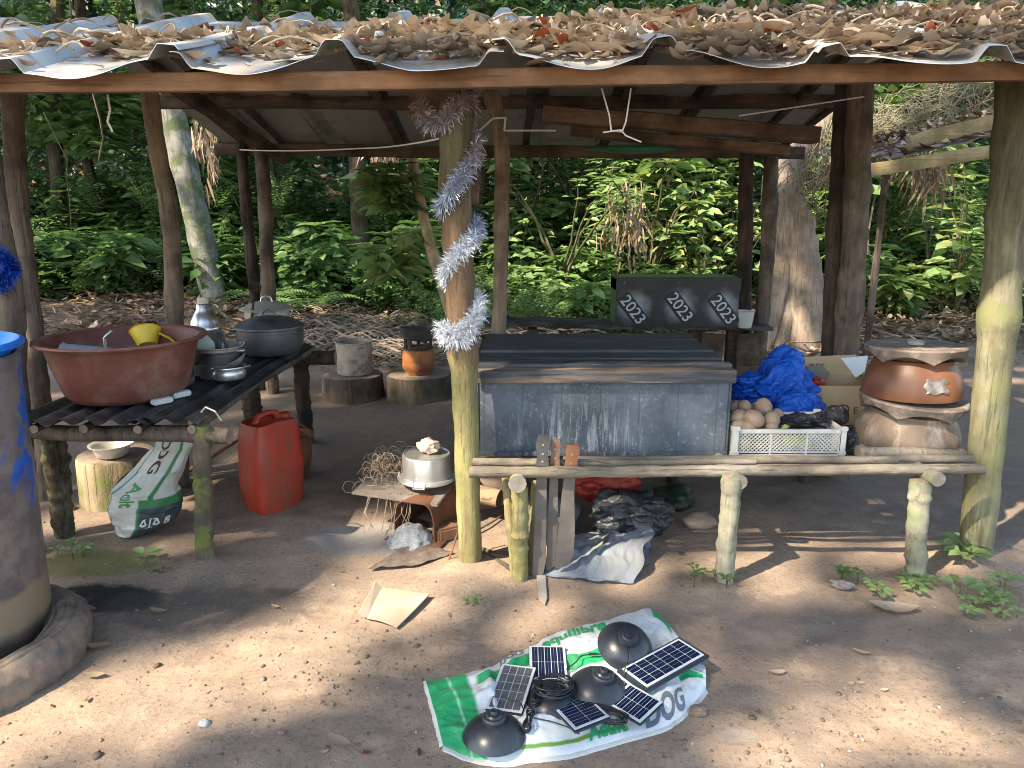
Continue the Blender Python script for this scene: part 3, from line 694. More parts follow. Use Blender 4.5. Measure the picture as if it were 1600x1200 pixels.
gap(1540, 640, .12, Y=3.1); gap(1548, 470, .10, Y=3.1)
gap(1400, 590, .09, Y=3.3); gap(1385, 690, .07, Y=3.3); gap(1230, 600, .10, Y=3.6); gap(960, 870, .12, Y=3.0)
for x in range(40, 1640, 120): gap(x, 60, .62 if x > 600 else .34, Y=3.5, z=0)
for x in (120, 330): gap(x, 130, .14, Y=2.95)
for (x, y, r) in [(840, 290, .6), (960, 280, .7), (1090, 290, .65), (860, 400, .6), (980, 400, .6), (1080, 420, .5), (900, 470, .5), (620, 280, .4), (620, 360, .35), (670, 450, .4), (560, 500, .5), (640, 500, .4), (1390, 300, .3), (1480, 300, .6), (1460, 410, .55), (1400, 440, .5), (1540, 380, .5),
                  (1240, 400, .35), (1235, 320, .3), (1500, 500, .5), (1400, 510, .4), (1250, 500, .4), (1500, 200, .5), (300, 300, .18), (190, 480, .35), (470, 420, .25), (380, 330, .2), (120, 330, .2), (60, 250, .2)]: gap(x, y, r, Y=10)
for (x, y, r) in [(1590, 640, .3), (1590, 780, .3), (1560, 600, .25), (1320, 590, .3), (1300, 560, .3), (650, 560, .25)]: gap(x, y, r)
n_ = 26000; x = rng.uniform(-14.5, 5, n_); y = rng.uniform(-7, 11.5, n_); z = rng.uniform(7.5, 9.5, n_)
kept = np.ones(n_, bool); l3 = np.array(LS)
for (p, r, s) in gaps:
    d = np.stack([x - p.x, y - p.y, z - p.z], 1); tt = d @ l3; perp = np.linalg.norm(d - tt[:, None] * l3, axis=1)
    kept &= ~(perp < (r + .10) * (.8 + .5 * vnoise(x * 2.5, y * 2.5, 88)))
kept &= (y < 8.5) | (x < 2)
tl = (10.0 - y) / (-l3[1]); lx = x - tl * l3[0]; lz = z - tl * l3[2]          # where the shade of each leaf lands on the forest edge
kept &= ~((lz > -.5) & (lz < 5) & (lx > -1.2) & (rng.random(n_) < .97)); kept &= ~((lz > -.5) & (lz < 5) & (lx <= -.9) & (fbm(x * .8, y * .8, 71) > .52))
x, y, z = x[kept], y[kept], z[kept]; n_ = len(x)
# grouped on two trees standing outside the picture to the left of the yard and behind the camera
g1 = (x * .6 + y) > -2
for nm, msk, base in (('left', g1, (-9.0, 3.5)), ('rear', ~g1, (-8.0, -5.0))):
    t = thing('added_shade_tree', 'unseen tree added left of the yard, crown cut to shade the shelter' if nm == 'left' else 'unseen tree added behind the viewer, crown cut to shade the yard', 'tree', (base[0], base[1], 0)); mb = MB()
    mb.log((base[0], base[1], -.2), (base[0] + .3, base[1], 8), .35, .22, 24, 14, .1, .1, 5); mb.build('trunk', T_dark, t); mb = MB()
    for i in range(12):
        k = rng.integers(0, msk.sum()); q = (x[msk][k], y[msk][k], z[msk][k] - .2); mb.log((base[0] + .3, base[1], 7.0 + (i % 3) * .3), q, .10, .02, 12, 7, .3, .1, i)
    mb.build('limb', T_dark, t)
    n1 = int(msk.sum()); leaf_obj('crown', np.stack([x[msk], y[msk], z[msk]], 1), rng.normal(size=(n1, 3)) * [1, 1, .3], rng.normal(size=(n1, 3)) * .35 + np.array(LS), rng.random(n1) * .12 + .26, np.full(n1, .18), G_dark, rng.random(n1) * .9, parent=t)
# ============================================================ SHELTER
SH = thing('open_shelter', 'open timber shelter roofed with leaf-strewn corrugated metal sheets', 'shelter', (0, 4.0, 0))
B_brown = bark('post_bark_brown', (.17, .12, .085), (.26, .19, .13), (.13, .13, .05), .25, 'z', bs=1.0)
B_moss = bark('post_bark_mossy', (.33, .29, .13), (.19, .15, .08), (.235, .225, .09), .45, 'z', pale=(.36, .28, .18), bs=.9, upper=[((.20, .12, .075), .75, 1.1), ((.10, .085, .04), 1.5, 1.75)])
B_dark = bark('post_bark_sooty', (.045, .033, .026), (.09, .065, .05), None, .3, 'z', bs=1.0)
B_mid = bark('post_bark_grey', (.12, .09, .07), (.2, .155, .12), (.09, .1, .05), .2, 'z', bs=1.0)
B_right = bark('post_bark_right', (.29, .27, .16), (.17, .15, .09), (.22, .215, .10), .45, 'z', pale=(.36, .33, .24), bs=.8, upper=[((.085, .07, .04), 1.25, 1.75)])
M_end = surf('cut_wood_end', (.30, .245, .18), (.19, .15, .11), 20, .9, stretch=(1, 1, 1))
def post(pts, Y, r0, r1, mat, seed, base=True, bend=.012, wob=.1, n=14, name='post'):
    P = px_path(pts, Y)
    if base: d = P[-1] - P[-2]; k = (P[-1].z + .12) / max(-d.z, .01); P.append(P[-1] + d * k)
    mb = MB(); mb.log(P[0], P[-1], r0, r1, 70, 24, bend, wob, seed, cap=1, mids=P[1:-1]); return mb.build(name, [mat, M_end], SH)
post([(712, 128), (711, 300), (720, 480), (728, 650), (735, 875)], 3.13, .068, .049, B_moss, 1, wob=.12)
post([(1592, 110), (1580, 300), (1560, 500), (1540, 680), (1524, 858)], 3.22, .082, .068, B_right, 2, wob=.07)
post([(-40, 130), (-12, 330), (15, 470), (25, 600)], 3.25, .058, .055, B_mid, 3)
post([(20, 130), (28, 300), (48, 460), (62, 640)], 3.95, .050, .055, B_mid, 4, wob=.16, bend=.03)
post([(233, 135), (246, 240), (267, 360), (273, 520)], 4.2, .046, .048, B_brown, 5, wob=.08)
post([(765, 140), (783, 220), (783, 360), (777, 530)], 4.6, .045, .045, B_brown, 6, bend=.02)
post([(1322, 120), (1310, 330), (1298, 560)], 4.45, .055, .055, B_dark, 7)
post([(1345, 120), (1336, 330), (1320, 560)], 4.3, .068, .070, B_mid, 8)
post([(376, 225), (386, 350), (399, 485)], 6.6, .048, .046, B_dark, 9, bend=.03)
post([(408, 225), (414, 350), (420, 485)], 6.45, .056, .06, B_mid, 10, bend=.03)
post([(1166, 235), (1165, 380), (1164, 520)], 6.6, .062, .062, B_dark, 11)
post([(1207, 225), (1198, 380), (1187, 565)], 6.45, .060, .062, B_mid, 12, bend=.04)
# sawn timbers
M_beam = bark('sawn_beam_orange', (.31, .165, .085), (.22, .12, .065), None, axis='x', pale=(.36, .21, .12), bs=.5, fine=.8)
M_sawn = bark('sawn_timber_dark', (.085, .06, .042), (.14, .10, .07), None, axis='x', bs=.6, fine=.6)
M_sawnb = bark('sawn_timber_brown', (.17, .11, .07), (.25, .17, .11), None, axis='x', bs=.6, fine=.6)
def beam(a, b, w, h, mat, name='beam', bow=.006, seed=0, parent=None):
    a = Vector(a); b = Vector(b); mb = MB(); d = (b - a).normalized(); s = d.cross(Vector((0, 0, 1))).normalized(); u = s.cross(d)
    def fn(i, j):
        t = i; c = a.lerp(b, t) + u * (mn.noise(Vector((t * 4, seed, 0))) * bow) + s * (mn.noise(Vector((t * 4, seed, 9))) * bow)
        q = j * 12; k = int(q + .5) % 12; pr = [(-.5, -.42), (-.5, 0), (-.5, .42), (-.42, .5), (0, .5), (.42, .5), (.5, .42), (.5, 0), (.5, -.42), (.42, -.5), (0, -.5), (-.42, -.5)][k]
        e = 1 + .04 * mn.noise(Vector((t * 30, k, seed)))
        return c + s * pr[0] * w * e + u * pr[1] * h * e
    vs = [fn(i / 40, j / 12) for i in range(41) for j in range(12)]
    mb.add(vs, [(i * 12 + j, (i + 1) * 12 + j, (i + 1) * 12 + (j + 1) % 12, i * 12 + (j + 1) % 12) for i in range(40) for j in range(12)] + [tuple(range(12)), tuple(range(40 * 12 + 11, 40 * 12 - 1, -1))])
    return mb.build(name, mat, parent or SH)
YE = 2.88
def zb(x): # bottom of the eave beam
    t = (x + 2.35) / 4.7; a = at(0, 149, YE).z; b = at(1600, 123, YE).z; return a + (b - a) * t
BH = .064
beam((-3.3, YE, zb(-3.3) + BH / 2), (3.6, YE, zb(3.6) + BH / 2), .05, BH, M_beam, 'eave_beam', .012)
# front roof: z over x and distance from the eave
EY = 2.75
def zroof(x, y):
    t = (y - EY) / (4.6 - EY); z0 = zb(x) + BH - .026; zr = 2.66 + .05 * np.clip((np.asarray(x) + .5) / 3, -.6, 1.1)
    return z0 + (zr - z0) * t
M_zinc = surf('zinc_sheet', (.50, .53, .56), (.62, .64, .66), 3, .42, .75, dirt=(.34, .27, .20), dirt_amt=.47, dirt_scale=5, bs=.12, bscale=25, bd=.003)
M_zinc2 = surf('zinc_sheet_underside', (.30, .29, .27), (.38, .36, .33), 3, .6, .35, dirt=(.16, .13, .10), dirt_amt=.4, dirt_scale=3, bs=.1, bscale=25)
def rib(u, per=.573):
    d = np.abs(((u + per / 2) % per) - per / 2); return np.clip((.068 - d) / .036, 0, 1) * .048
def sheet(x0, x1, y0, y1, zf, seed, name, mat, lift=0, per=.573, ph=0, thick=.002, nu=None):
    nu = nu or int((x1 - x0) / .012); nv = 26; r_ = random.Random(seed)
    X, V = np.meshgrid(np.linspace(x0, x1, nu), np.linspace(0, 1, nv), indexing='ij'); Y = y0 + (y1 - y0) * V + (r_.random() - .5) * .05 * (1 - V)
    wv = (vnoise(X * 3.1 + seed * 9, V * 2.5, seed) - .5) * .05 * (np.exp(-V * 3.5) + .25) - .016 * np.cos((X - ph) * 2 * PI / per) * -1 * np.exp(-V * 6) + (vnoise(X * 9, V * 6, seed + 3) - .5) * .006
    Z = zf(X, Y) + rib(X - ph, per) + lift + wv; n = nu * nv
    P = np.concatenate([np.stack([X, Y, Z], -1).reshape(-1, 3), np.stack([X, Y, Z - thick], -1).reshape(-1, 3)])
    i = (np.arange(nu - 1)[:, None] * nv + np.arange(nv - 1)[None]).ravel(); Qa = np.stack([i, i + nv, i + nv + 1, i + 1], 1); Qb = Qa[:, ::-1] + n
    ed = [];
    for a in range(nu - 1): ed += [(a * nv, n + a * nv, n + (a + 1) * nv, (a + 1) * nv), (a * nv + nv - 1, (a + 1) * nv + nv - 1, n + (a + 1) * nv + nv - 1, n + a * nv + nv - 1)]
    for b in range(nv - 1): ed += [(b, b + 1, n + b + 1, n + b), ((nu - 1) * nv + b, n + (nu - 1) * nv + b, n + (nu - 1) * nv + b + 1, (nu - 1) * nv + b + 1)]
    o = npmesh(name, P, np.concatenate([Qa, Qb, np.array(ed)]), mat, smooth=True, parent=SH)
    try: o.data.set_sharp_from_angle(angle=R(40))
    except Exception: pass
    return o
ribx = [-1.90, -1.42, -.83, -.06, .64, 1.42, 2.0, 2.6]
xs_ = np.arange(-3.45, 3.6, .573 * 2 - .02)
for i, x0 in enumerate(xs_): sheet(x0, min(x0 + 1.17, 3.75), EY + random.uniform(-.03, .03), 4.62, zroof, 10 + i, 'roofing_sheet', M_zinc, lift=.003 * (i % 2) + .012, ph=-.05)
# rear roof slope (lower edge 6.8 m away)
zE = at(790, 226, 6.8).z
def zrear(x, y): return 2.66 + (zE - 2.66) * (np.asarray(y) - 4.55) / (6.8 - 4.55) + 0 * np.asarray(x)
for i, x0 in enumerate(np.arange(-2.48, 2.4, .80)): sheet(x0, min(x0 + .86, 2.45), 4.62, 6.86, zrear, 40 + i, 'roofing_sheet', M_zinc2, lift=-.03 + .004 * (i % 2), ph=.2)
# framing under the rear slope
beam((-2.56, 6.66, zE - .055), (2.5, 6.6, zE - .085), .07, .10, M_sawn, 'eave_purlin', .02, 3)
beam((-2.6, 5.62, zrear(0, 5.62) - .06), (2.55, 5.62, zrear(0, 5.62) - .06), .07, .095, M_sawn, 'purlin', .02, 4)
beam((-3.0, 4.58, 2.56), (2.62, 4.58, 2.60), .07, .10, M_sawn, 'ridge_beam', .02, 5)
for i, x in enumerate((-2.28, -1.95, -.95, -.52, .15, .82, 1.35, 2.05, 2.38)): beam((x, 4.5, 2.60), (x + random.uniform(-.04, .04), 6.78, zE - .012), .06, .05, M_sawn, 'rafter', .01, 20 + i)
beam((-2.1, 4.7, 2.38), (-1.95, 6.62, zE - .14), .09, .08, M_sawn, 'tie_beam', .01, 33)
for i, x in enumerate((-2.6, -1.2, -.25, .9, 2.3)): beam((x, YE + .03, zb(x) + BH - .02), (x, 4.6, 2.60), .05, .05, M_sawn, 'rafter', .01, 50 + i)
# boards nailed on the tinsel post
mb = MB(); a = at(672, 163, 3.2); mb.box(a, (.17, .035, .12), Euler((0, .03, 0)), bev=.006); mb.build('bracket_board', M_sawnb, SH)
mb = MB(); a = at(742, 270, 3.24); mb.box(a, (.05, .04, .26), Euler((0, .08, 0)), bev=.006); mb.build('bracket_board', M_sawnb, SH)

# leaf carpet on the front roof
M_dryr = leafmat('weathered_dry_leaf', [(0, (.14, .10, .08)), (.25, (.28, .21, .165)), (.6, (.43, .34, .27)), (.93, (.56, .46, .37)), (1, (.28, .07, .03))], .6, .1, .3, .3)
n0 = 14000; x = rng.uniform(-2.9, 3.6, n0); y = EY + .02 + rng.random(n0) * 1.65
dens = sstep(-1.6, .8, x + (y - EY) * .3) * .85 + .05; dens *= .35 + .8 * sstep(.38, .55, fbm(x * 2.2, y * 2.2, 50))
dens *= np.where((x < .2) & (y > 3.9), .35, 1); dens = np.maximum(dens, .75 * np.exp(-((x + 1.35) / .75) ** 2 - ((y - 3.35) / .25) ** 2)); dens *= 1 - .6 * (rib(x + .05) > .02)
dens = dens * sstep(4.45, 4.0, y) * np.where((y < EY + .10) & (x < .3), .25, 1)
k = rng.random(n0) < dens; x, y = x[k], y[k]; h = fbm(x * 3, y * 3, 60)
z = zroof(x, y) + rib(x + .05) * .7 + .016 + rng.random(len(x)) * .05 * (.2 + dens[k])
o = litter('dry_leaves', np.stack([x, y, z], 1), .04 + rng.random(len(x)) ** 1.4 * .13, M_dryr, curlr=1.9, tiltr=.2, tint=np.clip(rng.random(len(x)) * .75 + .12 + (rng.random(len(x)) > .95) * .5, 0, 1))
tag(o, 'thick layer of curled dry leaves lying on the front roof', 'fallen leaves', kind='stuff')
n1 = 1500; x = rng.uniform(-2.9, 3.5, n1); y = EY + .1 + rng.random(n1) * 1.5; mbt = MB()
for i in range(0, 260):
    xx, yy = float(x[i]), float(y[i]);
    if xx < .3 and random.random() < .55: continue
    zz = float(zroof(xx, yy)) + .03 + random.random() * .05; a = random.random() * 6.28; ln = random.uniform(.06, .22); c = random.uniform(-1.2, 1.2)
    mbt.tube([(xx + math.cos(a + c * u) * ln * u, yy + math.sin(a + c * u) * ln * u, zz + .03 * math.sin(PI * (u + .5))) for u in (-.5, -.25, 0, .25, .5)], random.uniform(.0025, .007), 5)
tag(mbt.build('dry_stalks', bark('dry_stalk', (.30, .24, .18), (.4, .33, .25), bs=.2)), 'curved dry leaf stalks mixed into the leaves on the roof', 'stalks', kind='stuff')

# stored boards lying on the rear tie beams
P0 = at(848, 178, 5.1); P1 = at(1275, 212, 5.1)
o = beam(P0 + Vector((0, 0, .0)), P1, .16, .10, M_sawnb, 'stored_plank', .01, 70); o.parent = None; o.data.transform(Matrix.Translation(WP[SH.name])); tag(o, 'upper brown plank stored across the rafters', 'plank', 'planks stored under the roof')
o = beam(P0 + Vector((.2, .18, -.085)), P1 + Vector((-.12, .18, -.085)), .14, .07, M_sawnb, 'stored_plank', .01, 71); o.parent = None; o.data.transform(Matrix.Translation(WP[SH.name])); tag(o, 'lower rough plank stored across the rafters', 'plank', 'planks stored under the roof')
mb = MB(); a = at(990, 233, 5.5); blob(mb, a, (.32, .10, .03), 4, .25, 1.5, 3); tag(mb.build('folded_tarp', surf('green_tarp', (.03, .16, .07), (.05, .24, .12), 10, .5)), 'folded green tarp tucked under the roof planks', 'tarp')

# strings
M_cord = plain('pale_cord', (.62, .60, .55), .7); M_wire = plain('dull_wire', (.35, .33, .30), .5)
def cord(pts, r, label, sag=0, name='cord', mat=None):
    P = []; n = 12
    for i in range(len(pts) - 1):
        for k in range(n): u = k / n; p = pts[i].lerp(pts[i + 1], u); p = p + Vector((0, 0, -sag * 4 * u * (1 - u))); P.append(p)
    P.append(pts[-1]); mb = MB(); mb.tube(P, r, 6); return tag(mb.build(name, mat or M_cord), label, 'cord')
cord([at(375, 234, 5.5), at(560, 232, 4.4), at(690, 216, 3.22)], .004, 'thin line running left from the tinsel post to the rear post', .01)
cord([at(750, 203, 4.4), at(770, 185, 4.5), at(790, 184, 4.5), at(788, 204, 4.55), at(868, 204, 4.7)], .006, 'pale rope tied around the inner ridge post')
cord([at(1155, 181, 4.0), at(1240, 168, 4.1), at(1350, 151, 4.2)], .004, 'straight cord running to the double posts')
cord([at(168, 148, 3.1), at(172, 172, 3.1), at(168, 190, 3.1), at(176, 206, 3.1)], .0045, 'wavy white string hanging from the eave beam on the left')
cord([at(940, 138, 3.08), at(952, 180, 3.1), at(955, 204, 3.1), at(972, 206, 3.1), at(978, 190, 3.1), at(986, 138, 3.08)], .0032, 'looped string hanging from the eave beam above the chest', name='string_loop')
cord([at(942, 207, 3.1), at(970, 203, 3.09), at(978, 212, 3.1), at(1002, 222, 3.1)], .003, 'frayed knot end of the hanging string', name='string_loop')

# ============================================================ TINSEL
def tinsel(path, mat, label, r=.045, n=2600, group='tinsel garlands', seed=0, dens=1.0):
    t = thing('tinsel_garland', label, 'garland', path[len(path) // 2], group); mb = MB(); mb.tube(path, .004, 5); mb.build('core_string', M_wire, t)
    pa = np.array([p[:] for p in path]); seg = rng.random(n) * (len(path) - 1.001); i = seg.astype(int); u = (seg - i)[:, None]; P = pa[i] * (1 - u) + pa[i + 1] * u
    D = nrm(rng.normal(size=(n, 3))); L = r * (.7 + .6 * rng.random(n)); S = nrm(np.cross(D, rng.normal(size=(n, 3)))) * .0011
    C = P + D * L[:, None] * .6 + rng.normal(size=(n, 3)) * .003; E = P + D * L[:, None] + np.array([0, 0, -1]) * (L * .12)[:, None]
    V = np.stack([P - S, P + S, C - S, C + S, E - S * .6, E + S * .6], 1).reshape(-1, 3); b = (np.arange(n) * 6)[:, None]
    Q = np.concatenate([b + np.array([[0, 1, 3, 2]]), b + np.array([[2, 3, 5, 4]])]); npmesh('tinsel_fringe', V, Q, mat, parent=t); return t
def silver(name, c1, c2, rough, metal):
    m, n, l, p = new_mat(name); v = coords(n, l, 1); l.new(mixc(n, l, step(n, l, nz(n, l, v, 60, 2), .4, .6), c1, c2), p.inputs['Base Color']); p.inputs['Roughness'].default_value = rough; p.inputs['Metallic'].default_value = metal; return m
M_sil = silver('tinsel_silver', (.80, .84, .90), (.62, .66, .74), .25, .55); M_old = silver('tinsel_faded', (.42, .33, .30), (.55, .47, .44), .5, .3); M_silb = silver('tinsel_silver_blue', (.45, .52, .66), (.7, .76, .85), .3, .6)
def wrap(pts):
    out = []
    for i in range(len(pts) - 1):
        for k in range(8): out.append(pts[i].lerp(pts[i + 1], k / 8))
    return out + [pts[-1]]
def tp(px_, py_, dy): return at(px_, py_, 3.13 + dy)
m, n, l, p = new_mat('tinsel_fading_silver'); v = coords(n, l, 1); sx = n.new('ShaderNodeSeparateXYZ'); l.new(v, sx.inputs[0])
rr_ = ramp(n, [(0, (.78, .82, .88)), (.22, (.74, .79, .86)), (.34, (.42, .50, .64)), (.52, (.48, .52, .62)), (.60, (.40, .33, .33)), (1, (.42, .33, .29))]); hgt = n.new('ShaderNodeMapRange'); hgt.inputs['From Min'].default_value = -.35; hgt.inputs['From Max'].default_value = .75; l.new(mth(n, l, 'ADD', sx.outputs[2], mth(n, l, 'MULTIPLY', nz(n, l, v, 9), .06)), hgt.inputs[0]); l.new(hgt.outputs[0], rr_.inputs[0])
l.new(mixc(n, l, mth(n, l, 'MULTIPLY', step(n, l, nz(n, l, v, 70, 2), .45, .6), .45), rr_.outputs[0], (.12, .12, .14)), p.inputs['Base Color']); p.inputs['Roughness'].default_value = .3; p.inputs['Metallic'].default_value = .5; M_fade = m
hp = [tp(655, 160, 0), tp(668, 190, -.04), tp(690, 190, -.08), tp(712, 168, -.09), tp(730, 148, -.05), tp(736, 165, .05), tp(726, 196, .09), tp(744, 222, .02), tp(738, 250, -.06), tp(722, 275, -.09), tp(705, 298, -.09), tp(690, 322, -.05), tp(700, 335, .07), tp(728, 338, .08),
      tp(746, 352, .0), tp(740, 372, -.06), tp(722, 390, -.08), tp(703, 410, -.07), tp(696, 428, -.02), tp(706, 445, .07), tp(732, 452, .08), tp(748, 470, .0), tp(745, 492, -.05), tp(732, 510, -.08), tp(712, 518, -.08), tp(690, 512, -.04), tp(700, 526, -.08), tp(722, 530, -.08), tp(740, 512, -.05)]
tinsel(wrap(hp), M_fade, 'spiral tinsel garland around the centre post, brownish above and silver below', .047, 10500)
M_blu = silver('tinsel_blue', (.006, .03, .26), (.01, .09, .48), .3, .5)
tinsel(wrap([at(-30, 385, 3.15), at(5, 400, 3.12), at(22, 420, 3.12), at(2, 438, 3.12), at(-20, 445, 3.14), at(10, 445, 3.12)]), M_blu, 'shiny blue tinsel on the far left post', .04, 3000)

# ============================================================ SECOND SMALL SHED (right background)
SD = thing('small_shed_roof', 'low neighbouring shed with a leaf-covered plank roof behind the corner post', 'shed', (gx(1640, 6.8), 6.8, 0))
M_plank = bark('weathered_plank', (.42, .33, .17), (.30, .23, .12), (.2, .2, .07), .35, 'x', bs=.6)
beam(at(1421, 224, 6.6), at(1760, 135, 6.6), .04, .12, M_plank, 'edge_plank', .01, 1, SD); beam(at(1345, 268, 6.5), at(1760, 205, 6.5), .05, .11, M_plank, 'lower_plank', .01, 2, SD)
mb = MB(); a0, a1 = at(1390, 250, 6.52), at(1760, 165, 6.52); b0, b1 = a0 + Vector((0, 1.2, .18)), a1 + Vector((0, 1.2, .18))
mb.grid(40, 14, lambda u, v: (a0.lerp(a1, u)).lerp(b0.lerp(b1, u), v) + Vector((0, 0, .03 * mn.noise(Vector((u * 14, v * 8, 3)))))); mb.build('bark_covering', surf('old_bark_roof', (.28, .22, .18), (.16, .12, .10), 9, .85), SD)
mb = MB(); mb.log((a1.x, 6.55, -.1), (a1.x, 6.55, a1.z), .05, .045, seed=4); mb.log((a1.x, 7.7, -.1), (a1.x, 7.7, a1.z + .15), .05, .045, seed=5); mb.log(at(1385, 262, 7.7) * 1.0 * 1, Vector((at(1385, 262, 7.7).x, 7.7, -.1)), .03, .035, seed=6); mb.build('post', B_mid, SD)
n_ = 420; u = rng.random(n_); v = rng.random(n_); q = np.array([((a0.lerp(a1, a)).lerp(b0.lerp(b1, a), b))[:] for a, b in zip(u, v)]); q[:, 2] += .03
o = litter('roof_leaves', q, .08 + rng.random(n_) * .1, M_dry, parent=SD); o['kind'] = 'stuff'
# ============================================================ LEFT SIDE: drum, tyre, table and what stands on it
M_rub = surf('old_rubber', (.07, .065, .06), (.13, .12, .11), 6, .8, dirt=(.25, .18, .13), dirt_amt=.52, dirt_scale=9, bs=.9, bscale=30)
TC = (-1.985, 2.36)
t = thing('old_tyre', 'worn dusty tyre lying around the foot of the blue drum', 'tyre', (TC[0], TC[1], 0)); mb = MB()
prof = [(.27, .01), (.262, .05), (.266, .085), (.278, .104), (.283, .102), (.290, .115), (.30, .122), (.305, .119), (.312, .127), (.33, .134), (.338, .130), (.345, .135), (.36, .134), (.366, .127), (.375, .128), (.39, .118), (.395, .110), (.405, .10), (.413, .08), (.410, .07), (.418, .055), (.41, .01), (.40, -.03)]
mb.lathe(prof, 220, (TC[0], TC[1], 0), wob=lambda r, z, a, i: (r * (1 + .05 * mn.noise(Vector((math.cos(a) * 1.5, math.sin(a) * 1.5, i * .05))) + .006 * mn.noise(Vector((math.cos(a) * 14, math.sin(a) * 14, i * .4))) + (.006 if math.sin(a * 46 + i * .5) > .3 and i > 13 else 0)), z + .012 * mn.noise(Vector((math.cos(a) * 2, math.sin(a) * 2, 3 + i * .03))) + .004 * mn.noise(Vector((math.cos(a) * 9, math.sin(a) * 9, i * .3)))))
mb.build('tread', M_rub, t)
mb = MB(); mb.lathe([(.27, .012), (.25, .02), (.225, .05), (.228, .055), (.255, .035), (.272, .03)], 96, (TC[0], TC[1], 0)); mb.build('bead', M_rub, t)
# drum
m, n, l, p = new_mat('muddy_blue_plastic'); v = coords(n, l, 1); sx = n.new('ShaderNodeSeparateXYZ'); l.new(v, sx.inputs[0])
blue = mixc(n, l, step(n, l, nz(n, l, v, 5), .4, .6), (.012, .07, .36), (.02, .11, .46))
k = step(n, l, mth(n, l, 'ADD', nz(n, l, coords(n, l, (1, 1, .8)), 3.2, 6, .65, .4), mth(n, l, 'MULTIPLY', sx.outputs[2], -.30)), .19, .26)
c = mixc(n, l, mth(n, l, 'MULTIPLY', k, .9), blue, mixc(n, l, step(n, l, nz(n, l, v, 9, 6, .7), .4, .6), (.13, .095, .06), (.21, .16, .105)))
kb = mth(n, l, 'SUBTRACT', 1, step(n, l, mth(n, l, 'ADD', sx.outputs[2], mth(n, l, 'MULTIPLY', nz(n, l, v, 6), .12)), .30, .33))
c = mixc(n, l, mth(n, l, 'MULTIPLY', kb, .75), c, (.33, .23, .14))
kc = mth(n, l, 'SUBTRACT', 1, step(n, l, mth(n, l, 'ADD', sx.outputs[2], mth(n, l, 'MULTIPLY', nz(n, l, v, 9), .1)), .12, .19)); c = mixc(n, l, mth(n, l, 'MULTIPLY', kc, .85), c, (.035, .035, .03))
l.new(c, p.inputs['Base Color']); p.inputs['Roughness'].default_value = .5; bump(n, l, p, nz(n, l, v, 30, 6, .7), .25, .004); M_drum = m
DC = (-2.05, 2.48)
t = thing('plastic_drum', 'tall mud-streaked blue plastic drum standing inside the old tyre', 'drum', (DC[0], DC[1], 0)); mb = MB()
prof = [(.0, .0), (.26, .0), (.28, .02), (.283, .06), (.284, .30), (.288, .315), (.287, .33), (.286, .34), (.292, .66), (.298, .68), (.298, .70), (.293, .72), (.298, 1.02), (.303, 1.04), (.303, 1.075), (.292, 1.09), (.283, 1.085), (.28, .95), (.27, .5), (0, .45)]
mb.lathe(prof, 64, (DC[0], DC[1], .02), wob=lambda r, z, a, i: (r * (1 + .012 * mn.noise(Vector((math.cos(a) * 1.3, math.sin(a) * 1.3, z * 3)))), z)); mb.build('barrel_body', M_drum, t)
t = thing('plastic_basin', 'bright blue plastic basin sitting in the mouth of the drum', 'basin', (DC[0], DC[1], 1.12)); mb = MB()
mb.lathe([(.0, -.02), (.24, -.02), (.27, .01), (.305, .055), (.318, .06), (.322, .052), (.322, .066), (.308, .072), (.29, .05), (.26, .015), (.23, .0), (0, .0)], 56, (DC[0] + .0, DC[1], 1.085)); mb.build('bowl', surf('bright_blue_plastic', (.01, .14, .62), (.015, .19, .72), 3, .35, bs=.02), t)
mb = MB(); a = gr(45, 1003); mb.tube([(a.x - .04, a.y - .0, .14), (a.x - .015, a.y - .03, .17), (a.x + .012, a.y - .02, .21), (a.x + .006, a.y - .02, .24)], .006, 6); tag(mb.build('plastic_strip', M_cord), 'pale curled strip stuck between drum and tyre', 'strip')

# table
TZ = .66
t = thing('log_table', 'low log-legged table topped with sooty corrugated sheet', 'table', (-1.8, 4.1, 0)); TB = t
M_leg1 = bark('leg_bark_mossy', (.20, .17, .12), (.12, .09, .07), (.19, .20, .05), .5, 'z', bs=.9); M_leg2 = bark('leg_bark_rotten', (.06, .045, .035), (.13, .10, .07), (.16, .17, .07), .4, 'z', pale=(.30, .25, .18), bs=1.4)
def leg(x0, y0, x1, y1, Y0, Y1, r0, r1, mat, seed, par, mids=None):
    a = at(x0, y0, Y0); b = at(x1, y1, Y1); b.z = -.06; mb = MB(); mb.log(a, b, r0, r1, 44, 22, .015, .16, seed, cap=1, mids=mids); return mb.build('leg', [mat, M_end], par)
leg(314, 664, 323, 880, 3.17, 3.17, .036, .043, M_leg1, 11, t); leg(82, 675, 103, 838, 3.42, 3.45, .058, .045, M_leg2, 12, t)
leg(470, 560, 478, 690, 5.0, 5.0, .052, .05, B_dark, 13, t); leg(388, 590, 398, 655, 5.6, 5.6, .07, .07, B_dark, 14, t)
mb = MB(); mb.log((-2.35, 3.27, TZ - .05), (-1.27, 3.17, TZ - .045), .035, .038, 14, 12, .01, .1, 15, cap=1); mb.build('cross_pole', [B_mid, M_end], t)
mb = MB(); mb.log((-2.35, 4.98, TZ - .05), (-1.22, 5.0, TZ - .045), .04, .048, 14, 12, .01, .1, 16, cap=1); mb.build('cross_pole', [B_dark, M_end], t)
for i, x in enumerate((-2.12, -1.9, -1.66, -1.42)): mb = MB(); mb.log((x, 3.13, TZ - .0), (x + .02, 5.08, TZ), .02, .024, 14, 9, .02, .1, 20 + i, cap=1); mb.build('rail_pole', [B_mid if i == 3 else B_dark, M_end], t)
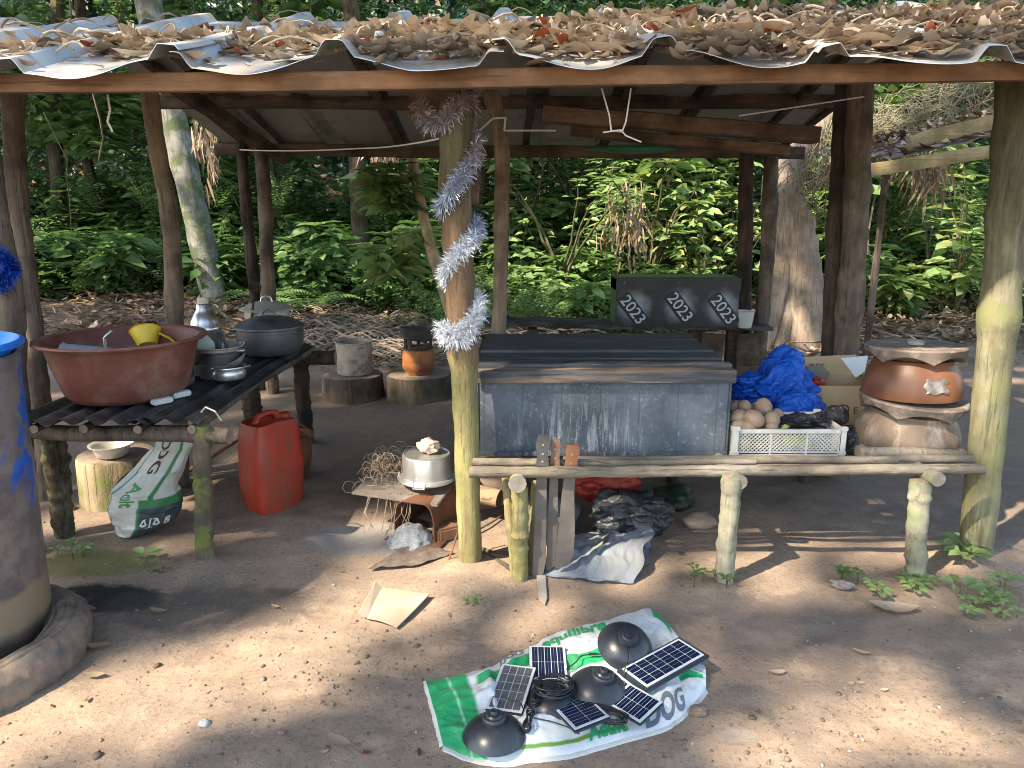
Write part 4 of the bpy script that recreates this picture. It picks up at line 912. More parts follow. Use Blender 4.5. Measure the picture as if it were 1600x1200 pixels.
M_soot = surf('sooty_zinc', (.035, .035, .038), (.09, .09, .095), 5, .5, .45, dirt=(.20, .18, .16), dirt_amt=.33, dirt_scale=5, bs=.3, bscale=40)
def corr(x0, x1, y0, y1, z0, amp, per, seed, sk=0.0):
    mb = MB(); nu = int((x1 - x0) / per * 10)
    def fn(u, v, d=0):
        x = x0 + (x1 - x0) * u; y = y0 + (y1 - y0) * v + .02 * mn.noise(Vector((u * 5, seed, 0))) * (1 if v < .5 else 0)
        return (x + sk * v, y, z0 + amp * math.cos(2 * PI * x / per) + .010 * mn.noise(Vector((x * 5, y * 2, seed))) + d)
    mb.grid(nu, 30, fn); mb.grid(nu, 30, lambda u, v: fn(u, v, -.002)); return mb
corr(-2.22, -1.60, 3.10, 4.95, TZ + .038, .014, .11, 1).build('table_sheet', M_soot, t, fix=False); corr(-1.70, -1.37, 3.12, 5.02, TZ + .042, .012, .09, 2, .01).build('table_sheet', M_soot, t, fix=False)
TT = TZ + .058

def pan(t, name, prof, c, mat, n=48, rot=None, **k):
    mb = MB(); mb.lathe(prof, n, c, rot=rot, **k); return mb.build(name, mat, t)
# large basin
M_basin = surf('red_brown_rubber', (.15, .046, .034), (.20, .07, .05), 3.5, .55, dirt=(.28, .17, .13), dirt_amt=.38, dirt_scale=6, bs=.3, bscale=30)
BC = Vector((-1.885, 3.52, TT)); t = thing('wash_basin', 'very large red-brown rubber wash basin on the front of the log table', 'basin', BC)
pan(t, 'basin_body', [(0, 0), (.20, 0), (.245, .008), (.275, .04), (.30, .12), (.322, .2), (.338, .268), (.345, .275), (.375, .279), (.382, .288), (.378, .297), (.345, .292), (.33, .275), (.313, .2), (.29, .12), (.262, .045), (.235, .02), (0, .016)], BC, M_basin, 72)
M_alu = surf('aluminium', (.58, .58, .57), (.68, .68, .66), 6, .34, .85, dirt=(.30, .27, .23), dirt_amt=.25, dirt_scale=6, bs=.1, bscale=60); M_aludark = surf('sooty_aluminium', (.10, .10, .11), (.20, .20, .21), 4, .42, .75, dirt=(.05, .045, .045), dirt_amt=.45, dirt_scale=4, bs=.15, bscale=60)
M_aludull = surf('dusty_aluminium', (.42, .40, .37), (.55, .53, .49), 5, .5, .6, dirt=(.30, .25, .2), dirt_amt=.5, dirt_scale=7, bs=.15, bscale=50)
# things in the basin
mc = BC + Vector((-.12, -.12, .20)); t = thing('metal_mug', 'grey enamel mug lying on its side in the wash basin', 'mug', mc); e = Euler((0, R(-84), R(12))); mb = MB(); mb.lathe([(0, -.11), (.06, -.11), (.066, -.1), (.072, .09), (.078, .1), (.074, .1), (.066, .09), (.06, -.095), (0, -.1)], 32, mc, rot=e); mb.build('cup_body', surf('grey_enamel', (.40, .43, .48), (.5, .53, .58), 5, .35, .2, bs=.05), t)
mb = MB(); h = BC + Vector((-.01, -.14, .235)); mb.tube([h + Vector((.0, 0, .02)), h + Vector((.0, 0, .075)), h + Vector((.012, 0, .085)), h + Vector((.035, .01, .105))], .007, 8); mb.build('handle', M_alu, t)
yc = BC + Vector((-.02, .27, .235)); t = thing('plastic_scoop', 'bright yellow plastic scoop showing above the basin rim', 'scoop', yc); pan(t, 'scoop_bowl', [(0, -.04), (.045, -.04), (.06, .0), (.075, .045), (.08, .047), (.078, .05), (.07, .045), (.055, 0), (.04, -.034), (0, -.034)], yc, surf('yellow_plastic', (.75, .48, .02), (.85, .58, .04), 4, .4, bs=.05), 36, Euler((R(-30), R(-20), 0)))
mb = MB(); mb.tube([yc + Vector((.07, 0, .03)), yc + Vector((.12, .01, .0)), yc + Vector((.15, .01, -.03))], .012, 8, flat=.5); mb.build('handle', bpy.data.materials['yellow_plastic'], t)
mb = MB(); c = BC + Vector((.05, .42, .165)); blob(mb, c, (.22, .045, .12), 12, .12, 1.5, 4, .5); t_ = mb.build('folded_sack', surf('printed_sack_green', (.45, .50, .42), (.12, .28, .13), 5, .5, lo=.50, hi=.52, bs=.2), None); tag(t_, 'folded green and white sack behind the wash basin', 'sack')
# two ribbed soap bars
M_soap = surf('soap_white', (.55, .55, .54), (.66, .66, .64), 12, .6, bs=.3, bscale=40)
for i, (x, y, a) in enumerate(((256, 652, 52), (285, 640, 58))):
    g = at(x, y, 3.36 + i * .13); g.z = TT + .012; t = thing('soap_bar', ('nearer' if i == 0 else 'farther') + ' of the two ribbed white bars on the table edge', 'soap', g, 'white bars on the table'); mb = MB(); mb.box((0, 0, 0), (.095, .04, .024), bev=.005)
    for k in range(9): mb.box((-.04 + k * .01, 0, .0135), (.004, .034, .003))
    o = mb.build('bar', M_soap, t, local=True); t.rotation_euler = (0, 0, R(a))
mb = MB(); mb.tube([(-1.40, 3.2, TT), (-1.37, 3.18, TT + .03), (-1.32, 3.16, TT + .015), (-1.30, 3.17, TT - .03)], .004, 6); tag(mb.build('bent_wire', M_wire), 'bent wire loop at the near corner of the log table', 'wire')

def tat(px_, py_, z): # point on height z under a pixel
    return gr(px_, py_, z)
# thermos
c = tat(321, 545, TT); c = Vector((gx(336, 4.02), 4.02, TT)); t = thing('thermos_flask', 'tall shiny steel thermos flask with a yellow sticker', 'thermos', c)
M_steel = surf('brushed_steel', (.50, .49, .47), (.60, .59, .57), 3, .25, .95, bs=.05, bscale=80, stretch=(1, 1, .1))
pan(t, 'flask_body', [(a * 1.08, b * 1.12) for a, b in ((0, 0), (.072, 0), (.076, .01), (.076, .22), (.078, .224), (.078, .235), (.074, .24), (.07, .265), (.05, .30), (.038, .32), (.034, .345), (.03, .35), (0, .35))], c, M_steel, 40)
pan(t, 'stopper', [(.0, .388), (.028, .388), (.03, .415), (.024, .425), (0, .428)], c, surf('cork', (.45, .38, .30), (.55, .47, .38), 20, .8), 20)
mb = MB(); mb.tube([c + Vector((.074, -.01, .24)), c + Vector((.105, -.02, .23)), c + Vector((.115, -.02, .15)), c + Vector((.105, -.02, .07)), c + Vector((.076, -.01, .05))], .009, 8); mb.build('handle', M_aludark, t)
mb = MB(); mb.grid(12, 6, lambda u, v: (c.x + .0835 * math.cos(R(205 + 75 * u)), c.y + .0835 * math.sin(R(205 + 75 * u)), TT + .115 + .085 * v)); mb.build('sticker', surf('yellow_sticker', (.55, .38, .06), (.62, .48, .10), 9, .5, dirt=(.3, .22, .1), dirt_amt=.3), t)
# pots
def handle_loop(t, c, r, z, ang, w=.04, out=.035, rad=.005, mat=None, up=0):
    d = Vector((math.cos(ang), math.sin(ang), 0)); s = Vector((-d.y, d.x, 0)); q = Vector(c) + Vector((0, 0, z)); mb = MB()
    mb.tube([q + d * (r - .004) + s * w, q + d * (r + out) + s * w * .8 + Vector((0, 0, up)), q + d * (r + out + .006) + Vector((0, 0, up)), q + d * (r + out) - s * w * .8 + Vector((0, 0, up)), q + d * (r - .004) - s * w], rad, 8); mb.build('handle', mat or M_alu, t)
c = Vector((gx(352, 3.90), 3.92, TT)); t = thing('cooking_pot', 'open aluminium pot nested on another pot left of the big lidded pot', 'pot', c, 'pots on the log table')
pan(t, 'pot_body', [(0, 0), (.09, 0), (.108, .012), (.115, .04), (.115, .085), (.109, .09), (.112, .10), (.116, .145), (.124, .15), (.122, .154), (.113, .15), (.108, .10), (.106, .04), (.095, .018), (0, .012)], c, M_aludark, 44)
pan(t, 'inner_pan', [(.0, .08), (.09, .08), (.105, .11), (.11, .165), (.122, .172), (.122, .177), (.108, .172), (.100, .115), (.085, .088), (0, .086)], c, M_aludull, 44)
handle_loop(t, c, .12, .155, R(50), .022, .02, .006, up=.02); handle_loop(t, c, .12, .155, R(-10), .022, .02, .006)
c = Vector((gx(371, 3.9), 3.86, TT)); t = thing('small_saucepan', 'small shiny two-handled pan with a spoon and bowl resting inside, nearest the table edge', 'pan', c, 'pots on the log table')
pan(t, 'pot_body', [(0, 0), (.06, 0), (.082, .014), (.088, .035), (.084, .055), (.08, .06), (.082, .068), (.092, .074), (.091, .078), (.08, .074), (.076, .06), (.078, .035), (.07, .016), (0, .01)], c, M_alu, 44)
handle_loop(t, c, .085, .068, R(165), .02, .025, .0045, up=.01); handle_loop(t, c, .085, .068, R(-8), .02, .03, .0045, up=.012)
e = c + Vector((.01, .05, .10)); pan(t, 'inner_bowl', [(0, -.025), (.04, -.025), (.06, -.01), (.078, .012), (.08, .014), (.076, .014), (.058, -.006), (.04, -.02), (0, -.02)], e, M_aludull, 36, Euler((R(14), R(-22), 0)))
c = Vector((gx(430, 4.62), 4.62, TT)); t = thing('casserole_pot', 'big wide lidded aluminium pot darkened by soot at the back of the table', 'pot', c, 'pots on the log table')
pan(t, 'pot_body', [(0, 0), (.14, 0), (.178, .018), (.2, .06), (.207, .12), (.205, .165), (.212, .17), (.21, .176), (.198, .172), (0, .16)], c, M_aludark, 56)
LID = pan(t, 'lid', [(.215, .172), (.214, .182), (.19, .195), (.15, .218), (.10, .232), (.05, .24), (0, .242)], c, M_aludark, 56)
mb = MB(); q = c + Vector((0, 0, .236)); mb.tube([q + Vector((-.045, 0, 0)), q + Vector((-.035, 0, .03)), q + Vector((0, 0, .042)), q + Vector((.035, 0, .03)), q + Vector((.045, 0, 0))], .007, 8); mb.build('lid_handle', M_aludark, LID)
handle_loop(t, c, .205, .15, R(200), .035, .03, .006, M_aludark); handle_loop(t, c, .205, .15, R(-20), .035, .03, .006, M_aludark)
c = Vector((gx(428, 5.0), 4.98, TT)); t = thing('stock_pot', 'lidded pot behind the big sooty pot with a ladle leaning on it', 'pot', c, 'pots on the log table')
pan(t, 'pot_body', [(0, 0), (.13, 0), (.145, .015), (.148, .05), (.148, .235), (.155, .24), (.155, .244), (.146, .243), (0, .235)], c, M_aludull, 48)
LID = pan(t, 'lid', [(.176, .235), (.178, .243), (.165, .25), (.15, .252), (.13, .268), (.08, .285), (0, .292)], c, M_aludull, 48)
mb = MB(); q = c + Vector((0, 0, .286)); mb.tube([q + Vector((-.04, 0, 0)), q + Vector((-.03, 0, .03)), q + Vector((0, 0, .038)), q + Vector((.03, 0, .03)), q + Vector((.04, 0, 0))], .006, 8); mb.build('lid_handle', M_alu, LID)
q = c + Vector((-.05, -.16, .20)); t = thing('wooden_ladle', 'dark wooden ladle propped upright against the rear pot', 'ladle', q); mb = MB(); mb.tube([q, q + Vector((.01, .01, .08)), q + Vector((.02, .02, .16))], [.010, .008, .01], 8); mb.build('ladle_handle', B_dark, t)
mb = MB(); mb.lathe([(0, -.03), (.025, -.025), (.04, 0), (.042, .02), (.036, .02), (.034, 0), (.02, -.02), (0, -.024)], 24, q + Vector((.03, .02, .19)), rot=Euler((R(40), 0, 0))); mb.build('ladle_bowl', B_dark, t)

# under the table
g = Vector((gx(172, 3.95), 3.97, 0)); t = thing('tree_stump', 'mossy pale log stump under the table carrying the white bowl', 'stump', g, 'wood stumps used as stools')
M_stump = bark('stump_bark_pale', (.38, .30, .18), (.26, .2, .12), (.16, .2, .05), .45, 'z', bs=1.2, fine=.6); M_stumpd = bark('stump_bark_grey', (.09, .07, .052), (.14, .11, .08), None, .3, 'z', bs=1.6, fine=.6)
def stump(t, c, r, h, mat, seed):
    mb = MB(); mb.lathe([(r * 1.03, -.03), (r * 1.02, .02), (r, h * .5), (r * .99, h - .012), (r * .96, h)], 56, c, wob=lambda q, z, a, i: (q * (1 + .06 * mn.noise(Vector((math.cos(a) * 1.4 + seed, math.sin(a) * 1.4, 0))) + .02 * mn.noise(Vector((math.cos(a) * 7 + seed, math.sin(a) * 7, z * 2)))), z)); mb.build('bark_side', mat, t)
    mb = MB(); mb.lathe([(r * .96, h), (r * .9, h + .004), (r * .5, h + .006), (0, h + .006)], 56, c, wob=lambda q, z, a, i: (q * (1 + .06 * mn.noise(Vector((math.cos(a) * 1.4 + seed, math.sin(a) * 1.4, 0))) + .02 * mn.noise(Vector((math.cos(a) * 7 + seed, math.sin(a) * 7, h * 2)))), z + .006 * mn.noise(Vector((q * 20, a * 2, seed))))); mb.build('cut_top', surf('stump_top_%d' % seed, (.17, .13, .095), (.25, .19, .14), 14, .9, bs=.7, dirt=(.10, .08, .06), dirt_amt=.4), t)
stump(t, g, .20, .27, M_stump, 1)
c = g + Vector((.03, -.08, .278)); t = thing('metal_bowl', 'pale metal bowl sitting on the stump under the table', 'bowl', c); pan(t, 'bowl_body', [(0, 0), (.065, 0), (.08, .01), (.098, .06), (.115, .068), (.116, .072), (.105, .07), (.092, .06), (.076, .014), (0, .008)], c, surf('cream_enamel', (.60, .57, .50), (.7, .66, .58), 5, .4, .3, bs=.05), 44)
# printed feed sack under the table
def blend(a, b, t): return a + (b - a) * t
S0 = at(225, 815, 3.52); FS = thing('feed_sack', 'crumpled white and green printed feed sack hanging under the near end of the table', 'sack', (S0.x, 3.55, 0))
rows = [(668, 248, 300, .04), (700, 236, 296, .05), (735, 208, 285, .08), (765, 175, 272, .12), (790, 170, 278, .14), (812, 178, 268, .13), (828, 182, 245, .11)]
def sack_pt(u, v, off=0.0):
    f = v * (len(rows) - 1); i = min(int(f), len(rows) - 2); w = f - i; w = w * w * (3 - 2 * w); A, B = rows[i], rows[i + 1]
    yy, xl, xr, dp = (blend(A[k], B[k], w) for k in range(4)); L_ = at(xl, yy, 3.5); R_ = at(xr, yy, 3.5); c = (L_ + R_) / 2; hw = (R_.x - L_.x) / 2
    a = PI * (1 + u * 2) ; n_ = mn.noise(Vector((u * 7, v * 4, 2))) * .018 + mn.noise(Vector((u * 19, v * 11, 5))) * .008 + .02 * abs(mn.noise(Vector((u * 5 - v * 6, v * 3, 8))))
    rr = 1 + off
    p = Vector((c.x + math.cos(a) * (hw + n_) * rr, 3.52 + math.sin(a) * (dp + n_) * rr, c.z)); 
    if v > .85: p.z = max(p.z, .0)
    return p
def sack_mat(name):
    m, n, l, p = new_mat(name); uvn = n.new('ShaderNodeUVMap'); s = n.new('ShaderNodeSeparateXYZ'); l.new(uvn.outputs[0], s.inputs[0]); return m, n, l, p, s.outputs[0], s.outputs[1]
def band(n, l, x, a, b, e=.006): return mth(n, l, 'MULTIPLY', step(n, l, x, a - e, a + e), mth(n, l, 'SUBTRACT', 1, step(n, l, x, b - e, b + e)))
m, n, l, p, U, V_ = sack_mat('feed_sack_print'); vv = coords(n, l, 1)
c = mixc(n, l, step(n, l, nz(n, l, vv, 14), .35, .65), (.52, .50, .44), (.60, .60, .57))
g_ = (.04, .20, .07)
dg = mth(n, l, 'ADD', U, mth(n, l, 'MULTIPLY', V_, .0))
for a, b in ((.115, .145), (.345, .372)): c = mixc(n, l, band(n, l, mth(n, l, 'ADD', U, mth(n, l, 'MULTIPLY', V_, .05)), a, b), c, g_)
low = step(n, l, V_, .60, .61)
c = mixc(n, l, mth(n, l, 'MULTIPLY', band(n, l, V_, .55, .61), step(n, l, U, .27, .28)), c, g_)
c = mixc(n, l, mth(n, l, 'MULTIPLY', low, band(n, l, U, .275, .62)), c, (.045, .065, .075))
c = mixc(n, l, mth(n, l, 'MULTIPLY', low, band(n, l, U, .268, .282)), c, g_)
c = mixc(n, l, mth(n, l, 'MULTIPLY', step(n, l, nz(n, l, vv, 6, 6, .7), .55, .75), .45), c, (.25, .19, .13))
l.new(c, p.inputs['Base Color']); p.inputs['Roughness'].default_value = .42; bump(n, l, p, nz(n, l, vv, 22, 5), .5, .006); M_fs = m
def grid_uv(nu, nv, fn, name, mat, par, label=None):
    mb = MB(); mb.grid(nu, nv, fn); o = mb.build(name, mat, par, fix=False, label=label); uv = o.data.uv_layers.new(name='uv')
    d = np.zeros((len(o.data.loops), 2)); li = np.zeros(len(o.data.loops), np.int32); o.data.loops.foreach_get('vertex_index', li); d[:, 0] = (li // nv) / (nu - 1); d[:, 1] = (li % nv) / (nv - 1); uv.data.foreach_set('uv', d.ravel().astype(np.float32)); return o
FSC = grid_uv(120, 60, sack_pt, 'sack_cloth', M_fs, FS)
# print facing the viewer: u .5..1 is the back, 0..0.5 the front  (angle PI..2PI)
M_ink = plain('brown_ink', (.06, .045, .035), .5); M_green = plain('green_ink', (.05, .25, .08), .5); M_white = plain('white_ink', (.75, .75, .72), .5)
mb = MB(); text_on(mb, 'DOG', lambda x, y: sack_pt(.235 + y * .85 * .105, .19 + x * .115, .012), 1.0, .03, seg=.12); mb.build('dog_lettering', M_ink, FSC, smooth=False, fix=False)
mb = MB(); text_on(mb, 'Adult', lambda x, y: sack_pt(.22 + y * .85 * .11, .50 + x * .085, .012), 1.0, .03, seg=.12); mb.build('green_lettering', M_green, FSC, smooth=False, fix=False)
mb = MB()
def sc(x, y): return sack_pt(.335 + x, .77 + y * 1.0, .02)
def line2(mb, pts, w=.004):
    for a, b in zip(pts[:-1], pts[1:]):
        dx, dy = b[0] - a[0], b[1] - a[1]; L_ = math.hypot(dx, dy) or 1; nx_, ny_ = -dy / L_ * w, dx / L_ * w; mb.add([sc(a[0] + nx_, a[1] + ny_), sc(b[0] + nx_, b[1] + ny_), sc(b[0] - nx_, b[1] - ny_), sc(a[0] - nx_, a[1] - ny_)], [(0, 1, 2, 3)])
line2(mb, [(0, -.04), (0, .05)]); line2(mb, [(-.03, -.03), (.03, -.03)]); line2(mb, [(-.015, .05), (.015, .05)])
for s_ in (-1, 1): line2(mb, [(s_ * .03, -.03), (s_ * .03 - .014, .015), (s_ * .03 + .014, .015), (s_ * .03, -.03)]); line2(mb, [(s_ * .03 - .014, .015), (s_ * .03, .028), (s_ * .03 + .014, .015)])
line2(mb, [(.075, -.02), (.10, -.02), (.10, .035), (.075, .035), (.075, -.02), (.10, .035)], .005)
mb.build('scale_symbol', M_white, FSC, smooth=False, fix=False)

# jerrycan
JC = Vector((gx(418, 3.83), 3.86, 0)); M_red = surf('red_plastic', (.38, .032, .016), (.47, .055, .028), 5, .45, dirt=(.17, .075, .05), dirt_amt=.42, dirt_scale=7, bs=.25, bscale=25, stretch=(1, 1, .35))
t = thing('jerrycan', 'dented red plastic jerrycan standing right of the log table', 'jerrycan', JC); bm = bmesh.new(); bmesh.ops.create_cube(bm, size=1); bmesh.ops.subdivide_edges(bm, edges=bm.edges[:], cuts=9, use_grid_fill=True)
mb = MB(); vs = []
for v in bm.verts:
    q = v.co * 2; x, y, z = q; pw = 5.0; rr = (abs(x) ** pw + abs(y) ** pw) ** (1 / pw); k = 1 / rr if rr > 1 else 1
    x, y = x * k, y * k; zz = z
    hgt = .245; w_, d_ = .152, .118; tz = 1 - .10 * max(0, zz - .75) / .25 - .07 * max(0, -zz - .8) / .2; tz *= .93 + .07 * (1 - abs(zz)) + .0
    tz *= 1.03 - .05 * (zz > 0) * zz
    top = 0
    if zz > .98: top = -.03 * (abs(x) < .6) * (abs(y) < .28) + .012 * (1 - abs(x)) 
    pr = .008 * mn.noise(Vector((x * 1.5, y * 1.5, z * 2))) - .003 * math.exp(-((abs(x) - .5) / .1) ** 2) * (abs(y) > .9) + .006 * math.cos(z * 14) * (abs(z) < .7) * (abs(y) > .85) * .4
    vs.append(Vector((x * (w_ * tz + pr), y * (d_ * tz + pr), .245 + zz * hgt + top)))
bm.verts.index_update(); Mz = Matrix.Rotation(R(52), 3, 'Z'); mb.add([JC + Mz @ p_ for p_ in vs], [[v.index for v in f.verts] for f in bm.faces]); bm.free(); mb.build('can_body', M_red, t)
mb = MB(); mb.tube([JC + Mz @ Vector((-.085, 0, .475)), JC + Mz @ Vector((-.06, 0, .525)), JC + Mz @ Vector((.0, 0, .535)), JC + Mz @ Vector((.05, 0, .525)), JC + Mz @ Vector((.065, 0, .48))], [.02, .017, .016, .017, .02], 12); mb.build('handle', M_red, t)
pan(t, 'cap', [(0, .47), (.032, .47), (.032, .508), (.027, .513), (0, .513)], JC + Mz @ Vector((.105, 0, 0)), M_red, 24)
c = Vector((gx(455, 4.35), 4.35, 0)); t = thing('rusty_bucket', 'rusty orange bucket with a wire handle behind the red jerrycan', 'bucket', c); M_rust = surf('rusty_paint', (.30, .10, .035), (.16, .06, .03), 9, .75, dirt=(.06, .035, .025), dirt_amt=.45, dirt_scale=5, bs=.5)
pan(t, 'bucket_body', [(0, .02), (.085, .02), (.09, .0), (.095, .02), (.12, .25), (.127, .255), (.127, .262), (.117, .258), (.09, .03), (0, .03)], c, M_rust, 40)
mb = MB(); mb.tube([c + Vector((-.125, 0, .24)), c + Vector((-.11, -.02, .30)), c + Vector((-.03, -.03, .345)), c + Vector((.06, -.03, .335)), c + Vector((.115, -.02, .29)), c + Vector((.125, 0, .24))], .005, 7); mb.build('handle', M_rust, t)
mb = MB(); c = Vector((gx(340, 4.3), 4.3, 0)); mb.log(c + Vector((-.25, 0, .02)), c + Vector((.35, .25, .35)), .014, .01, 12, 8, .02, .1, 4); tag(mb.build('stick', M_rust), 'thin reddish stick leaning behind the mossy table leg', 'stick')

# ============================================================ STUMPS WITH POT AND STOVE
def stumpthing(px_, Y, r, h, seed, label):
    c = Vector((gx(px_, Y), Y, hz(gx(px_, Y), Y))); t = thing('tree_stump', label, 'stump', c, 'wood stumps used as stools'); stump(t, c, r, h, M_stumpd, seed); return c + Vector((0, 0, h + .008))
s1 = stumpthing(549, 6.36, .275, .20, 3, 'grey stump carrying the plain tin pot, left of the pair'); s2 = stumpthing(654, 6.36, .285, .21, 4, 'dark stump carrying the rusty gas stove, right of the pair')
c = s1 + Vector((.03, -.02, 0)); t = thing('tin_pot', 'tall straight-sided dented tin pot on the left stump', 'pot', c); pan(t, 'pot_body', [(0, 0), (.14, 0), (.152, .01), (.155, .04), (.157, .28), (.163, .286), (.16, .29), (.15, .284), (.148, .04), (0, .02)], c, surf('sooty_tin', (.32, .28, .24), (.42, .37, .32), 5, .55, .4, dirt=(.08, .07, .06), dirt_amt=.45, dirt_scale=6), 48)
handle_loop(t, c, .158, .25, R(-60), .03, .01, .005, M_aludark)
c = s2 + Vector((.0, -.02, 0)); t = thing('gas_stove', 'rusty orange camping gas bottle with a blackened burner ring on the right stump', 'gas stove', c); M_blk = surf('blackened_iron', (.035, .028, .024), (.08, .06, .05), 8, .8, .2, dirt=(.13, .09, .07), dirt_amt=.4, bs=.5)
pan(t, 'gas_bottle', [(0, 0), (.11, 0), (.115, .01), (.12, .03), (.14, .05), (.145, .09), (.14, .11), (.144, .13), (.142, .18), (.12, .215), (.06, .23), (0, .232)], c, surf('rusty_bottle', (.42, .15, .03), (.26, .08, .03), 7, .65, dirt=(.07, .04, .03), dirt_amt=.42, dirt_scale=5, bs=.4), 48)
mb = MB()
for k in range(5): a = k * 1.256 + .4; mb.box(c + Vector((math.cos(a) * .115, math.sin(a) * .115, .265)), (.02, .03, .10), Euler((0, 0, a)))
mb.lathe([(.10, .22), (.13, .22), (.13, .235), (.10, .235), (.10, .22)], 36, c); mb.build('burner_guard', M_blk, t)
pan(t, 'burner_pan', [(0, .31), (.13, .31), (.152, .32), (.16, .36), (.162, .405), (.166, .41), (.158, .41), (.15, .36), (.14, .33), (0, .325)], c, M_blk, 40, wob=lambda r, z, a, i: (r * (1 + .04 * math.sin(a * 3 + 1)), z + .01 * math.sin(a * 2 + .5)))

# ============================================================ HEARTH: cooker, stove, wire netting
SV = gr(655, 822); t = thing('metal_stove', 'bent rusty sheet-metal stove with white ash spilling from its mouth', 'stove', (SV.x, 3.5, 0)); M_sv = surf('rusty_sheet', (.24, .11, .06), (.15, .07, .04), 7, .6, .4, dirt=(.28, .22, .17), dirt_amt=.35, bs=.3)
A = gr(611, 846); B_ = gr(683, 846); cxs = (A.x + B_.x) / 2; hw = .112; mb = MB()
def arch(u, v, dr=0):
    a = PI * u; s = Vector((.35, .94, 0)); f = Vector((.94, -.35, 0)).normalized(); k = abs(math.cos(a)) ** .45 * (1 if math.cos(a) > 0 else -1); h = abs(math.sin(a)) ** .55
    return Vector((cxs, 3.40, .0)) + f * (-k * (hw + dr)) + s * (v * .42) + Vector((0, 0, h * (.205 + dr) * (1 - .18 * max(0, -k * .5 + .5) * (1 - v) * 0)))
mb.grid(28, 10, lambda u, v: arch(u, v)); mb.grid(28, 10, lambda u, v: arch(u, v, -.004)); mb.add([arch(i / 27, 0) for i in range(28)] + [arch(i / 27, 0, -.004) for i in range(28)], [(i, i + 1, 29 + i, 28 + i) for i in range(27)])
mb.build('bent_shell', M_sv, t, fix=False); mb = MB(); mb.box((cxs + .05, 3.50, .006), (.30, .34, .008), Euler((0, 0, -.35))); mb.build('base_plate', M_sv, t)
M_ash = surf('white_ash', (.30, .31, .32), (.44, .45, .46), 30, .95, bs=1, bscale=60, bd=.012); mb = MB(); blob(mb, (cxs - .02, 3.40, .005), (.115, .13, .085), 3, .22, 2.6, 5, .3, fn=lambda p, o: Vector((p.x, p.y, p.z * max(.1, 1 - .7 * (o.x ** 2 + o.y ** 2)))), flat_bottom=.004); ash = mb.build('ash_heap', M_ash, None); tag(ash, 'small heap of white ash in the mouth of the metal stove', 'ash')
mb = MB(); M_clay = surf('hearth_clay', (.30, .22, .16), (.22, .16, .12), 8, .95, bs=.8, dirt=(.12, .1, .09), dirt_amt=.4)
blob(mb, (cxs + .16, 3.95, .10), (.40, .26, .17), 7, .18, 1.6, 4, .4, flat_bottom=-.02); tag(mb.build('clay_hearth', M_clay), 'low clay hearth mound behind the metal stove', 'hearth')
mb = MB(); mb.log((cxs - .05, 3.78, .17), (cxs + .42, 3.62, .13), .055, .05, 14, 14, .01, .15, 33, cap=1); tag(mb.build('shaded_end_log', [bark('sunlit_log', (.35, .24, .15), (.25, .17, .11), None, .3, 'x'), M_blk]), 'short log lying across the hearth behind the post', 'log')  # sides coloured as sunlit wood, ends painted black for their shadow
CK = at(668, 762, 3.62); CK.z = .25; t = thing('pressure_pot', 'upturned aluminium pot with clamps weighed down by a stone on the hearth', 'pot', CK)
pan(t, 'pot_body', [(.150, 0), (.152, .006), (.148, .012), (.128, .016), (.126, .03), (.126, .125), (.122, .134), (.116, .137), (.110, .130), (.10, .128), (0, .128)], CK, M_alu, 56); mb = MB(); mb.lathe([(.0, -.006), (.14, -.006), (.15, 0)], 56, CK); mb.build('lid_rim', M_aludull, t)
for a in (-100, 10, 165):
    d = Vector((math.cos(R(a)), math.sin(R(a)), 0)); s = Vector((-d.y, d.x, 0)); q = CK + d * .142; mb = MB(); mb.tube([q + s * .03 + Vector((0, 0, .03)), q + d * .012 + s * .03 + Vector((0, 0, -.005)), q + d * .012 - s * .03 + Vector((0, 0, -.005)), q - s * .03 + Vector((0, 0, .03))], .004, 7); mb.box(q + Vector((0, 0, .004)), (.012, .065, .012), Euler((0, 0, R(a)))); mb.build('clamp', M_alu, t)
mb = MB(); c = CK + Vector((.01, 0, .175)); blob(mb, c, (.055, .04, .042), 9, .5, 1.5, 3, .9); o = mb.build('stone', surf('pale_stone', (.50, .40, .32), (.42, .33, .26), 12, .9, bs=.7), None, smooth=False); tag(o, 'pale angular stone resting on top of the upturned pot', 'stone')
mb = MB(); c = at(625, 752, 3.70); M_ch = bark('char_plate', (.20, .15, .12), (.3, .24, .19), None, .3, 'x'); mb.box(Vector((c.x + .05, 3.62, .21)), (.46, .36, .014), Euler((R(4), R(3), R(-14))), bev=.004); tag(mb.build('metal_plate', surf('dull_iron_plate', (.2, .17, .15), (.28, .24, .21), 9, .6, .4, dirt=(.33, .27, .22), dirt_amt=.4)), 'dull iron plate bridging the stove under the upturned pot', 'plate')
mb = MB(); rnd = random.Random(5)
for i in range(150):
    c0 = Vector((gx(600, 3.72) + rnd.gauss(0, .075), 3.70 + rnd.gauss(0, .07), .20 + rnd.random() * .17)); a = rnd.random() * 6.28; b = rnd.uniform(-.8, .8); r_ = rnd.uniform(.018, .04); u = Vector((math.cos(a), math.sin(a), 0)); w = Vector((-math.sin(a) * b, math.cos(a) * b, 1)).normalized()
    c0.z = max(.03, c0.z - max(0, (gx(590, 3.7) - c0.x)) * 1.2); pts = [c0 + u * r_ * math.cos(k * PI / 3) * (1 + .25 * rnd.random()) + w * r_ * math.sin(k * PI / 3) for k in range(6 if i % 3 else 4)]; mb.tube(pts, .0016, 4, closed=(i % 3 != 0))
for i in range(14): x = gx(rnd.uniform(575, 640), 3.5); mb.tube([(x, 3.5, .22), (x + rnd.uniform(-.03, .03), 3.42, .14), (x + rnd.uniform(-.05, .03), 3.38, .05 + rnd.random() * .04)], .0016, 4)
mb.tube([(gx(600, 3.72), 3.7, .2), (gx(640, 3.6), 3.6, .26)], .0016, 4)
